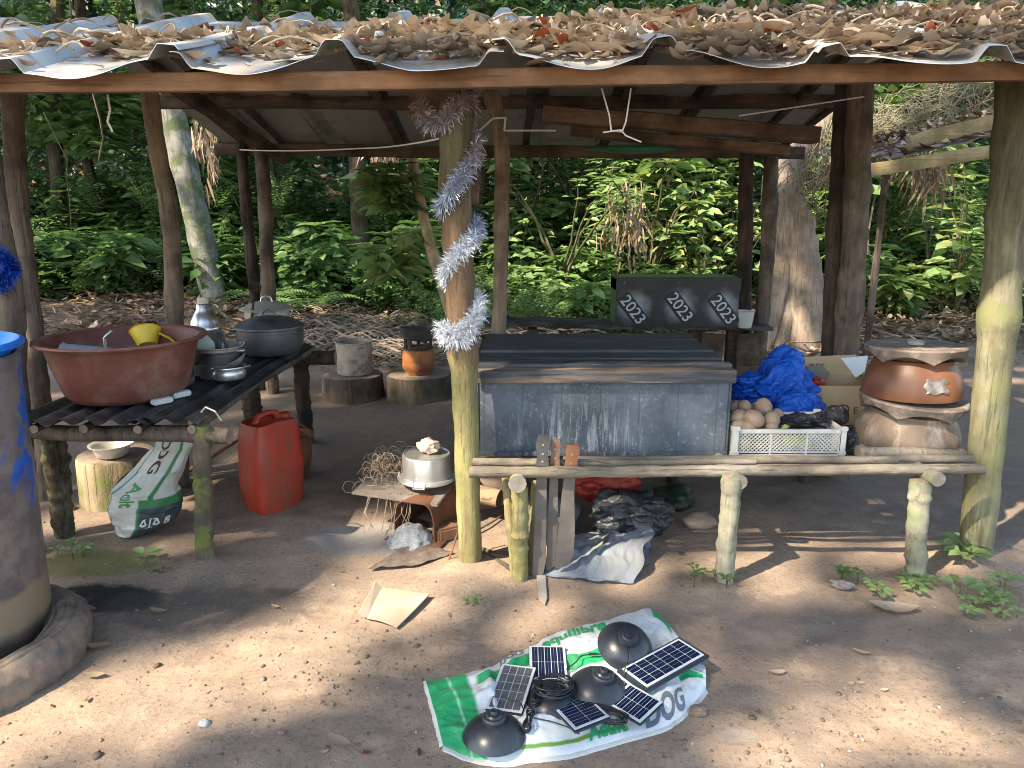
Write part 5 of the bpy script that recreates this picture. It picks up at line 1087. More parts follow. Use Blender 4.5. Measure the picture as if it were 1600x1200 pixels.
tag(mb.build('wire_netting', bark('rusty_wire', (.45, .36, .27), (.3, .22, .16), bs=.1)), 'crumpled rusty wire netting heaped left of the upturned pot', 'netting')
a = gr(700, 848); mb = MB(); mb.box((a.x, a.y + .06, .035), (.15, .09, .07), Euler((0, 0, .55)), bev=.01); tag(mb.build('brick', surf('fired_brick', (.24, .12, .065), (.17, .09, .05), 14, .9, bs=.6)), 'rough red-brown brick right of the metal stove', 'brick')
mb = MB(); g0 = [gr(*q) for q in ((575, 893), (640, 852), (712, 868), (650, 888))]; mb.grid(20, 20, lambda u, v: (g0[0].lerp(g0[1], u)).lerp(g0[3].lerp(g0[2], u), v) + Vector((0, 0, .016 + .012 * mn.noise(Vector((u * 5, v * 5, 2)))))); tag(mb.build('mesh_scrap', surf('charred_mesh', (.11, .085, .07), (.17, .13, .105), 40, .9, bs=.8, bscale=200)), 'flat scrap of charred mesh on the ground before the stove', 'mesh')
mb = MB(); mb.tube([gr(700, 882) + Vector((0, 0, .01)), at(716, 830, 3.17), at(722, 790, 3.2)], .005, 6); tag(mb.build('iron_rod', M_rust), 'thin rusty rod leaning on the foot of the tinsel post', 'rod')
for i, (x0, y0, x1, y1, r_, lab) in enumerate([(755, 868, 800, 898, .014, 'forked stick lying between tinsel post and left bench leg'), (748, 862, 812, 872, .010, 'straight stick lying behind the forked stick'), (740, 838, 800, 800, .006, 'thin dark stick propped behind the tinsel post'), (805, 862, 835, 840, .010, 'short stick under the left bench end')]):
    mb = MB(); A_ = gr(x0, y0); B2 = gr(x1, y1); mb.log(A_ + Vector((0, 0, .015)), B2 + Vector((0, 0, .02)), r_, r_ * .7, 10, 8, .02, .15, 90 + i, cap=1); tag(mb.build('stick', [B_mid, M_end]), lab, 'stick', 'sticks under the bench')
# cardboard
CB = [gr(573, 968), gr(597, 925), gr(672, 938), gr(620, 982)]; t = thing('cardboard_piece', 'torn beige cardboard piece with a folded-up left edge lying in the sun', 'cardboard', (CB[0] + CB[2]) / 2); M_card = surf('cardboard', (.42, .34, .27), (.35, .28, .21), 5, .8, dirt=(.33, .25, .18), dirt_amt=.4, dirt_scale=9, bs=.2, bscale=60)
CB = [q + Vector((0, 0, hz(q.x, q.y) + .004)) for q in CB]; mb = MB()
def cbp(u, v, d=0): return CB[0].lerp(CB[3], u).lerp(CB[1].lerp(CB[2], u), v) + Vector((0, 0, .012 + .022 * u * v + .008 * math.sin(u * 3 + v * 2) + d))
mb.grid(14, 14, lambda u, v: cbp(u, v)); mb.grid(14, 14, lambda u, v: cbp(u, v, -.005)); mb.grid(14, 2, lambda u, v: cbp(u, 0, -.005 * v)); mb.grid(14, 2, lambda u, v: cbp(1, u, -.005 * v)); mb.build('sheet', M_card, t, fix=False)
mb = MB(); mb.poly([cbp(0, 0), cbp(0, 1), cbp(0, 1) + Vector((-.03, .01, .022)), cbp(0, 0) + Vector((-.035, 0, .016))], (.003, 0, .001)); mb.build('folded_flap', M_card, t)
# ============================================================ FRONT BENCH
BN = thing('log_bench', 'long waist-low bench of bare poles on forked log legs', 'bench', (1.0, 3.3, 0)); M_pole = bark('bare_pole', (.28, .235, .18), (.19, .155, .12), (.22, .22, .13), .25, 'x', pale=(.39, .35, .29), bs=1.1); M_bleg = bark('bench_leg_bark', (.36, .34, .26), (.26, .24, .17), (.26, .29, .16), .45, 'z', pale=(.44, .41, .34), bs=.7)
def pole(x0, y0, Y0, x1, y1, Y1, r0, r1, seed, mids=None, mat=None): 
    mb = MB(); mb.log(at(x0, y0, Y0), at(x1, y1, Y1), r0, r1, 90, 18, .016, .13, seed, cap=1, mids=mids); return mb.build('deck_pole', [mat or M_pole, M_end], BN)
pole(733, 737, 3.0, 1537, 733, 3.02, .025, .023, 1); pole(738, 722, 3.08, 1180, 722, 3.09, .018, .015, 2); pole(880, 719, 3.14, 1520, 716, 3.12, .018, .02, 3); pole(1340, 708, 3.2, 1505, 712, 3.18, .035, .028, 4)
ZB = at(1100, 737, 3.0).z
ZD = at(1000, 712, 3.30).z - .026
for i, Y in enumerate((3.22, 3.42, 3.58, 3.75, 3.92, 4.1, 4.26)): mb = MB(); mb.log((-.16, Y, ZD), (2.05, Y + .02, ZD + .002), .026, .022, 30, 10, .015, .1, 30 + i, cap=1); mb.build('deck_pole', [M_pole if i < 2 else B_mid, M_end], BN)
for i, (x, y, w) in enumerate(((808, 757, 0), (1157, 753, 0), (1467, 750, 0))):
    a = at(x, y, 2.93); mb = MB(); mb.log(a, (a.x + (.02 if i else .03), 4.34, ZD - .055), .031, .030, 22, 12, .015, .1, 50 + i, cap=1); mb.build('cross_pole', [M_bleg, surf('weathered_end_%d' % i, (.25, .22, .18), (.17, .145, .12), 14, .9)], BN)
def bleg(x0, y0, x1, y1, Y, r0, r1, seed, mat=M_bleg, Y1=None): a = at(x0, y0, Y); b = at(x1, y1, Y1 or Y); b.z = -.08; mb = MB(); mb.log(a, b, r0, r1, 44, 22, .012, .13, seed, cap=1); mb.build('leg', [mat, M_end], BN)
bleg(811, 762, 813, 903, 2.99, .036, .037, 61, B_moss); bleg(1144, 745, 1129, 925, 2.96, .040, .041, 62); bleg(1438, 748, 1432, 897, 3.0, .043, .042, 63)
bleg(836, 752, 828, 800, 3.10, .018, .02, 64, B_moss, 3.06); bleg(790, 742, 806, 790, 3.08, .020, .024, 65, B_moss, 3.02)
for i, x in enumerate((.02, .95, 1.75)): mb = MB(); mb.log((x, 4.2, ZB - .08), (x + .03, 4.22, -.08), .036, .038, 16, 12, .01, .1, 66 + i); mb.build('leg', [B_dark, M_end], BN)

# ============================================================ BLACK CHEST
m, n, l, p = new_mat('scuffed_black_paint'); v = coords(n, l, 1); sx = n.new('ShaderNodeSeparateXYZ'); l.new(v, sx.inputs[0])
c = mixc(n, l, step(n, l, nz(n, l, v, 3, 6, .7), .35, .68), (.055, .065, .078), (.12, .14, .165))
sp = nz(n, l, v, 42, 8, .8); c = mixc(n, l, mth(n, l, 'MULTIPLY', step(n, l, sp, .54, .66), .6), c, (.27, .31, .36))
st_ = nz(n, l, coords(n, l, (1, 1, .10)), 45, 5, .75, .5); low = mth(n, l, 'SUBTRACT', 1, step(n, l, sx.outputs[2], .10, .34))
dx = mth(n, l, 'SUBTRACT', 1, step(n, l, mth(n, l, 'ABSOLUTE', mth(n, l, 'ADD', sx.outputs[0], .12)), .12, .42))
c = mixc(n, l, mth(n, l, 'MULTIPLY', mth(n, l, 'MULTIPLY', step(n, l, st_, .52, .62), low), mth(n, l, 'MULTIPLY', mth(n, l, 'ADD', dx, .0), .35)), c, (.62, .64, .64))
seam = mth(n, l, 'MULTIPLY', mth(n, l, 'SUBTRACT', 1, step(n, l, mth(n, l, 'PINGPONG', mth(n, l, 'ADD', sx.outputs[0], .015), .09), .0, .004)), .6); c = mixc(n, l, seam, c, (.04, .045, .05))
l.new(c, p.inputs['Base Color']); p.inputs['Roughness'].default_value = .62; p.inputs['Specular IOR Level'].default_value = .35; bump(n, l, p, mth(n, l, 'ADD', sp, st_), .45, .005); M_chest = m
m, n, l, p = new_mat('worn_black_lid'); v = coords(n, l, (.10, 1, 1)); v2 = coords(n, l, 1)
c = mixc(n, l, step(n, l, nz(n, l, v, 30, 6, .7), .4, .65), (.03, .033, .04), (.075, .08, .09)); c = mixc(n, l, mth(n, l, 'MULTIPLY', step(n, l, nz(n, l, coords(n, l, (.06, 1, 1)), 38, 4), .60, .68), .5), c, (.22, .21, .21))
sx = n.new('ShaderNodeSeparateXYZ'); l.new(v2, sx.inputs[0]); fr = mth(n, l, 'MULTIPLY', mth(n, l, 'SUBTRACT', 1, step(n, l, mth(n, l, 'ADD', sx.outputs[1], mth(n, l, 'MULTIPLY', nz(n, l, v2, 5), .2)), -.36, -.20)), step(n, l, nz(n, l, v, 14), .45, .65)); c = mixc(n, l, mth(n, l, 'MULTIPLY', fr, .75), c, (.30, .20, .13))
l.new(c, p.inputs['Base Color']); p.inputs['Roughness'].default_value = .55; bump(n, l, p, nz(n, l, v, 30, 6, .7), .5, .006); M_lid = m
CX0, CX1, CY0, CY1, CZ0 = -.155, 1.005, 3.30, 4.22, ZD + .026
cc = Vector(((CX0 + CX1) / 2, (CY0 + CY1) / 2, CZ0)); CT = thing('storage_chest', 'large scuffed black chest with a slatted lid and white drip stains on its front', 'chest', cc)
H_ = .855 - CZ0
mb = MB(); mb.box((cc.x, cc.y, CZ0 + H_ / 2), (CX1 - CX0, CY1 - CY0, H_), bev=.006)
bm_ = mb; mb.build('chest_body', M_chest, CT)
mb = MB(); mb.box((cc.x, CY0 - .008, CZ0 + .012), (CX1 - CX0 + .01, .012, .022), bev=.003); mb.box((CX0 - .006, CY0 + .012, CZ0 + H_ / 2), (.012, .03, H_), bev=.003); mb.box((CX1 + .004, CY0 + .012, CZ0 + H_ / 2), (.008, .03, H_), bev=.003); mb.build('edge_strip', M_chest, CT)
ys = [CY0 - .03, CY0 + .05, CY0 + .11, CY0 + .23, CY0 + .38, CY0 + .55, CY0 + .74, CY1 + .02]
for i in range(7):
    y0, y1 = ys[i], ys[i + 1] - .006; z = .885 + .012 * i / 6 + (.012 if i in (1, 4) else 0) - (.004 if i == 2 else 0); sh = .012 * i / 6
    mb = MB(); mb.box((cc.x + .0 + sh, (y0 + y1) / 2, z), (CX1 - CX0 + .04 - .02 * i / 6, y1 - y0, .022), Euler((R(1.0), R(.15 * ((i % 3) - 1)), 0)), bev=.004); mb.build('lid_slat', M_lid, CT)
mb = MB(); mb.box((cc.x, CY0 - .026, .862), (CX1 - CX0 + .035, .014, .052), bev=.003); mb.box((CX1 + .012, cc.y, .862), (.012, CY1 - CY0, .05), bev=.003); mb.box((CX0 - .012, cc.y, .862), (.012, CY1 - CY0, .05), bev=.003); mb.build('lid_rim', M_lid, CT)
# ============================================================ MACHETES
M_blade = surf('machete_steel', (.13, .11, .095), (.20, .175, .155), 6, .5, .4, dirt=(.13, .09, .07), dirt_amt=.4, dirt_scale=8, bs=.1)
M_hb = surf('black_grip', (.055, .05, .048), (.09, .08, .075), 9, .6); M_hw = surf('brown_wood_grip', (.18, .10, .065), (.26, .15, .095), 9, .7); M_ho = surf('orange_wood_grip', (.26, .10, .045), (.33, .14, .065), 9, .6)
def machete(hx, hy, bx_, by_, Y, wid, hm, label, tipw=1.3, mb_len=None):
    a = at(hx, hy, Y); b = at(bx_, by_, Y - .03); t = thing('machete', label, 'machete', b, 'machetes stuck behind the front bench pole'); d = (b - a).normalized(); s = d.cross(Vector((0, -1, 0))).normalized(); nrm_ = d.cross(s).normalized(); L = (b - a).length; hl = .135
    P = []; 
    for (u, w0, w1) in ((0, -.75, .65), (.04, -.95, .9), (.10, -.75, .7), (.16, -.85, .8), (hl / L, -1.05, .95)):
        P.append((u, w0, w1))
    mb = MB(); outl = [a + d * (L * u) + s * (w0 * wid * .62) for u, w0, w1 in P] + [a + d * (L * u) + s * (w1 * wid * .62) for u, w0, w1 in P[::-1]]
    mb.poly([q - nrm_ * .011 for q in outl], nrm_ * .022); mb.build('handle', hm, t)
    mb = MB(); hh = hl * .75; q0 = a + d * hh; BL = L - hh
    ws = [(0, -.42, .42), (.25, -.5, .5), (.6, -.62 * tipw, .5), (.85, -.7 * tipw, .5), (.96, -.5 * tipw, .5), (1.0, .15, .45)]
    outl = [q0 + d * (BL * u) + s * (w0 * wid) for u, w0, w1 in ws] + [q0 + d * (BL * u) + s * (w1 * wid) for u, w0, w1 in ws[::-1]]
    mb.poly([q - nrm_ * .0015 for q in outl], nrm_ * .003); mb.build('blade', M_blade, t, smooth=False)
    mb = MB()
    for k in (.3, .6, .85): q = a + d * (hl * k) + nrm_ * 0; mb.tube([q - nrm_ * .013, q + nrm_ * .013], .0045, 8)
    mb.build('rivet', M_aludull, t)
machete(849, 680, 840, 905, 3.035, .048, M_hb, 'leftmost machete with a dark grip and the longest blade', 1.0)
machete(868, 687, 860, 890, 3.06, .040, M_hw, 'middle machete with a dull brown wooden grip', 1.0)
machete(895, 695, 876, 888, 3.035, .054, M_ho, 'right machete with an orange wooden grip and broad blade', 1.35)
a = gr(846, 905); b = gr(849, 945); mb = MB(); mb.poly([a + Vector((-.022, 0, .015)), a + Vector((.018, 0, .015)), b + Vector((.016, .03, .012)), b + Vector((.006, -.015, .008)), b + Vector((-.018, .02, .012))], (0, 0, .004)); tag(mb.build('metal_scrap', M_aludull), 'small grey metal scrap on the ground below the machetes', 'scrap')

# ============================================================ BAGS UNDER THE BENCH
def bagmat(name, c1, c2, rough, trans=0, dirt=None, bs=.6, spec=.5, sc_=3):
    m, n, l, p = new_mat(name); v = coords(n, l, 1); c = mixc(n, l, step(n, l, nz(n, l, v, sc_, 5), .4, .6), c1, c2)
    if dirt: c = mixc(n, l, mth(n, l, 'MULTIPLY', step(n, l, nz(n, l, v, 7, 6, .7), .5, .68), .6), c, dirt)
    l.new(c, p.inputs['Base Color']); p.inputs['Roughness'].default_value = rough; p.inputs['Specular IOR Level'].default_value = spec
    vo = n.new('ShaderNodeTexVoronoi'); vo.feature = 'DISTANCE_TO_EDGE'; vo.inputs['Scale'].default_value = 22; vv = n.new('ShaderNodeVectorMath'); vv.operation = 'ADD'; nn = n.new('ShaderNodeTexNoise'); nn.inputs['Scale'].default_value = 9; l.new(v, nn.inputs[0]); l.new(v, vv.inputs[0]); l.new(nn.outputs[1], vv.inputs[1]); l.new(vv.outputs[0], vo.inputs['Vector'])
    h = mth(n, l, 'ADD', vo.outputs[0], mth(n, l, 'MULTIPLY', nz(n, l, v, 40, 4), .25)); bump(n, l, p, h, bs * .7, .010)
    if trans:
        t = n.new('ShaderNodeBsdfTranslucent'); ms = n.new('ShaderNodeMixShader'); l.new(c, t.inputs[0]); ms.inputs[0].default_value = trans; l.new(p.outputs[0], ms.inputs[1]); l.new(t.outputs[0], ms.inputs[2]); l.new(ms.outputs[0], n['Material Output'].inputs[0])
    return m
c = Vector((gx(950, 3.6), 3.66, .21)); mb = MB(); blob(mb, c, (.19, .12, .12), 21, .28, 1.6, 5, .7, flat_bottom=.06); tag(mb.build('plastic_bag', bagmat('red_plastic_film', (.40, .03, .015), (.30, .025, .015), .35)), 'crumpled red plastic bag under the bench behind the machetes', 'bag')
c = Vector((gx(985, 3.5), 3.47, .10)); mb = MB(); blob(mb, c, (.21, .14, .14), 22, .30, 1.7, 5, .9, flat_bottom=.0); tag(mb.build('refuse_bag', bagmat('dark_grey_film', (.018, .02, .023), (.035, .037, .04), .25)), 'full dark grey plastic bag under the bench below the red bag', 'bag')
c = Vector((gx(860, 3.5), 3.52, .09)); mb = MB(); blob(mb, c, (.16, .16, .11), 23, .2, 1.5, 4, .5, flat_bottom=.0); tag(mb.build('dark_sack', bagmat('slate_cloth', (.07, .075, .085), (.12, .125, .13), .7)), 'slate grey cloth bundle directly behind the machete blades', 'bundle')
# grey empty sack
SG = [gr(848, 903), gr(985, 912), gr(1016, 858), gr(1008, 832), gr(868, 838)]
m_gs = bagmat('grey_woven_sack', (.25, .27, .30), (.17, .19, .22), .8, 0, (.22, .20, .17), .5)
GS = thing('woven_sack', 'flattened grey woven sack with an open mouth lying under the bench front', 'sack', (SG[0] + SG[2]) / 2)
mb = MB()
def gs(u, v, lay=0):
    L_ = gr(850, 903).lerp(gr(872, 842), v); Rr = gr(990, 914).lerp(gr(1010, 832), v) + Vector((.05 * math.sin(PI * v), 0, 0)); q = L_.lerp(Rr, u)
    th = .012 + .055 * math.sin(PI * min(1, max(0, u * .75))) * max(0, math.sin(PI * v)) ** .6 + .06 * (u ** 4) * max(0, math.sin(PI * v)) ** .8
    w = .022 * abs(mn.noise(Vector((u * 7, v * 4, 1)))) + .012 * mn.noise(Vector((u * 15, v * 9 + u * 4, 7)))
    e = min(1, 6 * min(v, 1 - v, u * 1.4 + .03)); q.z = .006 + (th * lay + w * e * (1 if lay else .1)) if lay else .008 + .02 * abs(mn.noise(Vector((u * 9, v * 6, 4)))) * e; q.y += -.02 * mn.noise(Vector((u * 6, lay, 2))) ; q.x += .03 * mn.noise(Vector((v * 5, lay * 3, 5))) * (u > .5); return q
mb.grid(70, 50, lambda u, v: gs(u, v, 1)); mb.grid(70, 50, lambda u, v: gs(u, v, 0)); mb.grid(70, 3, lambda u, v: Vector(gs(u, 0, 0)).lerp(gs(u, 0, 1), v)); mb.build('sack_cloth', m_gs, GS, fix=False)
mb = MB(); mb.add([gs(.42, .3, 1) + Vector((0, 0, .006)), gs(.5, .33, 1) + Vector((0, 0, .006)), gs(.58, .62, 1) + Vector((0, 0, .006)), gs(.5, .6, 1) + Vector((0, 0, .006))], [(0, 1, 2, 3)]); mb.build('faded_print', surf('faded_green_print', (.22, .28, .14), (.42, .36, .26), 25, .8, bs=0), GS)
mb = MB(); c = gr(1100, 835); blob(mb, (c.x, c.y + .1, .03), (.09, .06, .05), 31, .3, 2, 3, .5, flat_bottom=0); tag(mb.build('clay_lump', M_clay), 'reddish clay lump in the shade right of the grey bag', 'clod')
c = gr(1060, 810); mb = MB(); blob(mb, (c.x, c.y + .15, .06), (.12, .1, .08), 32, .3, 2, 4, .5, flat_bottom=0); tag(mb.build('small_black_bag', bagmat('black_green_film', (.015, .03, .02), (.03, .05, .03), .35)), 'small blackish bag in the deep shade behind the middle bench leg', 'bag')
g = gr(1318, 920); mb = MB(); blob(mb, (g.x, g.y + .01, .015), (.055, .03, .022), 33, .5, 1.5, 3, .9, rot=Euler((0, 0, -.4))); tag(mb.build('bark_flake', surf('grey_bark_flake', (.16, .14, .13), (.24, .21, .19), 20, .9, bs=.8)), 'grey flake of bark on the ground between middle and right bench legs', 'bark')
for i, (x, y, r_, lab) in enumerate([(320, 1135, .02, 'white stone in the bright sun band'), (440, 1150, .012, 'small grey stone below the sun band'), (1090, 1115, .03, 'rounded brown stone at the right tip of the printed sack'), (1065, 868, .014, 'black pebble right of the grey woven sack'), (1330, 1068, .013, 'brown stone in the right foreground'), (110, 795, .03, 'flat dark stone under the log table')]):
    g = gr(x, y); mb = MB(); blob(mb, (g.x, g.y, hz(g.x, g.y) + r_ * .35), (r_, r_ * .8, r_ * .6), 50 + i, .35, 1.4, 3, .7); tag(mb.build('stone', M_ash if i == 0 else (M_blk if i == 3 else M_clay), smooth=False), lab, 'stone', 'stones lying on the yard')

# ============================================================ CRATE, TUBERS AND BAGS ON THE BENCH
M_cr = surf('white_crate_plastic', (.52, .51, .47), (.60, .59, .55), 5, .5, dirt=(.30, .25, .19), dirt_amt=.35, dirt_scale=9, bs=.08)
KX0, KX1, KY0, KY1, KZ = 1.03, 1.535, 3.26, 3.56, ZD + .026; KH = .142
CR = thing('plastic_crate', 'white lattice-sided plastic crate on the bench right of the black chest', 'crate', ((KX0 + KX1) / 2, (KY0 + KY1) / 2, KZ))
def lattice(p0, p1, hgt, nrm_):
    mb = MB(); d = (p1 - p0); L = d.length; d.normalize(); up = Vector((0, 0, 1)); n_ = Vector(nrm_); t_ = .006
    def bar(u0, v0, u1, v1, w, off=0, tt=t_):
        a = p0 + d * u0 + up * v0 + n_ * off; b = p0 + d * u1 + up * v1 + n_ * off; e = (b - a).normalized(); s = e.cross(n_).normalized() * w / 2; q = n_ * tt / 2; mb.add([a - s - q, a + s - q, a + s + q, a - s + q, b - s - q, b + s - q, b + s + q, b - s + q], [(0, 1, 2, 3), (7, 6, 5, 4), (0, 4, 5, 1), (1, 5, 6, 2), (2, 6, 7, 3), (3, 7, 4, 0)])
    bar(0, .010, L, .010, .02, 0, .010); bar(0, .030, L, .030, .005); bar(0, hgt - .009, L, hgt - .009, .018, 0, .012); bar(.008, 0, .008, hgt, .022, .001, .014); bar(L - .008, 0, L - .008, hgt, .022, .001, .014)
    npn = 3 if L > .4 else 2
    for k in range(1, npn): bar(L * k / npn, .02, L * k / npn, hgt - .01, .008, .0005)
    lo, hi = .032, hgt - .018; st = .019; u = -(hi - lo)
    while u < L:
        a0, b0 = max(u, .018), min(u + hi - lo, L - .018)
        if b0 > a0: bar(a0, lo + (a0 - u), b0, lo + (b0 - u), .0042, .001, .004); bar(a0, hi - (a0 - u), b0, hi - (b0 - u), .0042, -.0012, .004)
        u += st
    return mb
lattice(Vector((KX0, KY0, KZ)), Vector((KX1, KY0, KZ)), KH, (0, -1, 0)).build('lattice_side', M_cr, CR, smooth=False); lattice(Vector((KX0, KY1, KZ)), Vector((KX1, KY1, KZ)), KH, (0, 1, 0)).build('lattice_side', M_cr, CR, smooth=False)
lattice(Vector((KX1, KY0, KZ)), Vector((KX1, KY1, KZ)), KH, (1, 0, 0)).build('lattice_side', M_cr, CR, smooth=False); lattice(Vector((KX0, KY1, KZ)), Vector((KX0, KY0, KZ)), KH, (-1, 0, 0)).build('lattice_side', M_cr, CR, smooth=False)
mb = MB(); mb.box(((KX0 + KX1) / 2, (KY0 + KY1) / 2, KZ + .004), (KX1 - KX0, KY1 - KY0, .006)); mb.build('crate_floor', M_cr, CR)
for x in (KX0 + .005, KX1 - .005):
    for y in (KY0 - .004, KY1 + .004): mb = MB(); mb.box((x, y, KZ + KH * .5), (.03, .016, KH + .012), bev=.004); mb.box((x, y - .002, KZ + KH + .004), (.034, .022, .02), bev=.003); mb.box((x, y - .002, KZ + .03), (.034, .022, .02), bev=.003); mb.build('corner_post', M_cr, CR)
M_tub = surf('brown_tuber', (.30, .205, .135), (.40, .28, .19), 7, .85, dirt=(.22, .15, .10), dirt_amt=.4, dirt_scale=11, bs=.35, bscale=40)
tub = []
vis = [(1150, 652, 3.23), (1178, 655, 3.2), (1163, 636, 3.33), (1150, 636, 3.36), (1192, 637, 3.3), (1206, 656, 3.22), (1214, 648, 3.3), (1180, 640, 3.38), (1145, 668, 3.2), (1165, 672, 3.19), (1160, 690, 3.17), (1185, 690, 3.17), (1140 + 70, 690, 3.18), (1150, 705, 3.18), (1180, 705, 3.19), (1205, 668, 3.2)]
places = ['left against the chest', 'front and biggest', 'second row left', 'back left by the chest', 'topmost and roundest', 'front right beside the black bag', 'right below the blue bag', 'back row centre', 'just behind the left crate rim', 'behind the left crate lattice top', 'seen through the left lattice', 'seen through the lattice left of centre', 'seen through the middle lattice', 'lowest left in the crate', 'lowest centre in the crate', 'tucked under the black bag']
for i, (x, y, Y) in enumerate(vis):
    Y += .13; c = at(x, y, Y); c.z = max(c.z, KZ + .045); c.x = max(c.x, KX0 + .045); r_ = (.044, .050, .040, .036, .043, .040, .036, .038)[i % 8]; mb = MB(); blob(mb, (0, 0, 0), (r_, r_ * .95, r_ * .92), 70 + i, .07, 1.0, 4, 0); o = mb.build('tuber', M_tub, None, local=True); o.location = c; o.rotation_euler = (i, i * 2, 0); o.scale = (1 + .12 * math.sin(i * 5), 1 - .08 * math.cos(i * 3), 1 + .1 * math.sin(i * 2))
    tag(o, 'round brown tuber in the white crate, ' + places[i], 'tuber', 'brown tubers in the crate')
M_gf = surf('yellow_green_skin', (.38, .42, .08), (.46, .45, .13), 6, .5, bs=.1)
for i, (x, y, Y, a, lab) in enumerate(((1240, 693, 3.19, 0, 'long yellow-green fruit behind the right crate lattice'), (1232, 672, 3.22, .1, 'yellow-green fruit peeping over the crate rim'))):
    c = at(x, y, Y + .13); mb = MB(); L = (.085, .045)[i]; mb.tube([c + Vector((L * u, 0, .012 * (1 - u * u))) for u in np.linspace(-1, 1, 11)], [.030 * math.sqrt(max(.02, 1 - (u * .98) ** 2)) for u in np.linspace(-1, 1, 11)], 14); tag(mb.build('papaya', M_gf), lab, 'fruit')
# black bags
M_bb = bagmat('black_film', (.010, .010, .012), (.022, .022, .026), .25, bs=.9)
c = at(1243, 662, 3.39); mb = MB(); blob(mb, (c.x + .01, 3.39, c.z), (.15, .09, .045), 81, .45, 2.0, 5, 1.2); tag(mb.build('black_bag', M_bb), 'crumpled black plastic bag lying over the tubers in the crate', 'bag')
c = at(1306, 650, 3.47); mb = MB(); blob(mb, (c.x, 3.47, c.z), (.062, .055, .055), 82, .22, 1.4, 4, .4); tag(mb.build('black_bag', M_bb), 'round knotted black bag at the right back corner of the crate', 'bag')
c = at(1325, 698, 3.32); mb = MB(); blob(mb, (c.x, 3.32, ZD + .085), (.045, .06, .062), 83, .35, 1.6, 4, .7); tag(mb.build('black_bag', M_bb), 'limp black bag squeezed between crate and wooden bowls', 'bag')
# blue bag
M_bl = bagmat('blue_film', (.008, .085, .50), (.012, .13, .66), .2, .25, bs=.9)
def peak(p, o):
    p = p.copy(); k = max(0, 1 - math.hypot(o.x - .25, (o.z - 1) * .6) / .5); p.z += .62 * k ** 1.2; p.x += .1 * k
    if o.x < -.2: p.z *= .72
    return p
c = at(1206, 600, 3.84); mb = MB(); blob(mb, (c.x, 3.84, c.z - .03), (.25, .17, .15), 91, .34, 1.6, 6, 1.1, fn=peak); blob(mb, (c.x + .08, 3.70, c.z - .10), (.16, .13, .11), 92, .3, 1.6, 5, 1.0); tag(mb.build('blue_bag', M_bl), 'big crumpled bright blue plastic bag behind the crate', 'bag')
mb = MB(); mb.box((1.32, 3.84, ZD + .07), (.36, .26, .085), Euler((0, 0, .1)), bev=.01); tag(mb.build('dark_parcel', surf('dark_parcel_cloth', (.04, .035, .03), (.07, .06, .05), 9, .85)), 'dark wrapped parcel beneath the blue bag', 'parcel')
# carton
c0 = at(1283, 690, 3.72); CB0 = Vector((c0.x + .17, 3.95, ZD + .03)); t = thing('cardboard_carton', 'open brown cardboard carton with a torn flap behind the wooden bowls', 'carton', CB0); M_ct = surf('carton_board', (.46, .33, .19), (.52, .38, .22), 4, .8, dirt=(.33, .23, .14), dirt_amt=.3, bs=.1); mb = MB(); zt = at(1290, 603, 3.80).z; hC = zt - CB0.z; w2 = .19; d2 = .15
for (cx_, cy_, dx_, dy_) in ((0, -d2, 2 * w2, .006), (0, d2, 2 * w2, .006), (-w2, 0, .006, 2 * d2 - .012), (w2, 0, .006, 2 * d2 - .012)): mb.box(CB0 + Vector((cx_, cy_, hC / 2)), (dx_, dy_, hC))
mb.box(CB0 + Vector((0, 0, .004)), (2 * w2 - .02, 2 * d2 - .02, .006)); mb.build('carton_box', M_ct, t, smooth=False)
mb = MB(); q0 = CB0 + Vector((-w2, d2, hC)); mb.poly([q0, q0 + Vector((2 * w2, 0, 0)), q0 + Vector((2 * w2 - .02, .05, .10)), q0 + Vector((.0, .05, .085))], (0, .004, .001)); mb.build('rear_flap', M_ct, t, smooth=False)
mb = MB(); q0 = CB0 + Vector((-w2 - .004, -d2, hC)); mb.poly([q0, q0 + Vector((0, 2 * d2, 0)), q0 + Vector((-.05, 2 * d2 - .02, -.07)), q0 + Vector((-.055, .01, -.08))], (.004, 0, .001)); mb.build('side_flap', M_ct, t, smooth=False)
M_br = plain('maroon_ink', (.12, .03, .02), .6); mb = MB(); text_on(mb, 'D', lambda x, y: CB0 + Vector((-.03 + x, -d2 - .005, hC * .38 + y)), .085); text_on(mb, 'E', lambda x, y: CB0 + Vector((.03 + x, -d2 - .005, hC * .36 + y)), .055); mb.build('printed_letter', M_br, t, smooth=False, fix=False)
fl = lambda x, y: CB0 + Vector((-w2, d2, hC)) + Vector((.13 + x, .018 + (y + .02) * .45 - .012, .035 + y * .9)); mb = MB(); text_on(mb, 'RES', fl, .055); mb.build('printed_letter', M_br, t, smooth=False, fix=False)
mb = MB(); q = CB0 + Vector((.06, .10, hC + .03)); mb.poly([q + Vector((-.02, 0, .07)), q + Vector((.13, 0, .085)), q + Vector((.11, -.02, .0)), q + Vector((.06, -.03, -.035))], (0, .003, 0)); tag(mb.build('paper_sheet', plain('white_paper', (.66, .70, .76), .7)), 'white paper sheet poking out of the carton', 'paper')
mb = MB(); q = CB0 + Vector((-.13, .0, hC - .02)); blob(mb, q, (.05, .05, .035), 95, .3, 2, 4, .6); tag(mb.build('red_packet', bagmat('red_packet_film', (.4, .04, .02), (.3, .02, .02), .35)), 'small red packet inside the carton', 'packet'); mb = MB(); mb.box(CB0 + Vector((-.10, .08, hC + .02)), (.11, .08, .05), Euler((.4, 0, .2)), bev=.004); tag(mb.build('clear_box', plain('clear_plastic_box', (.5, .48, .42), .15, trans=.6)), 'clear plastic box inside the carton behind the red packet', 'box')

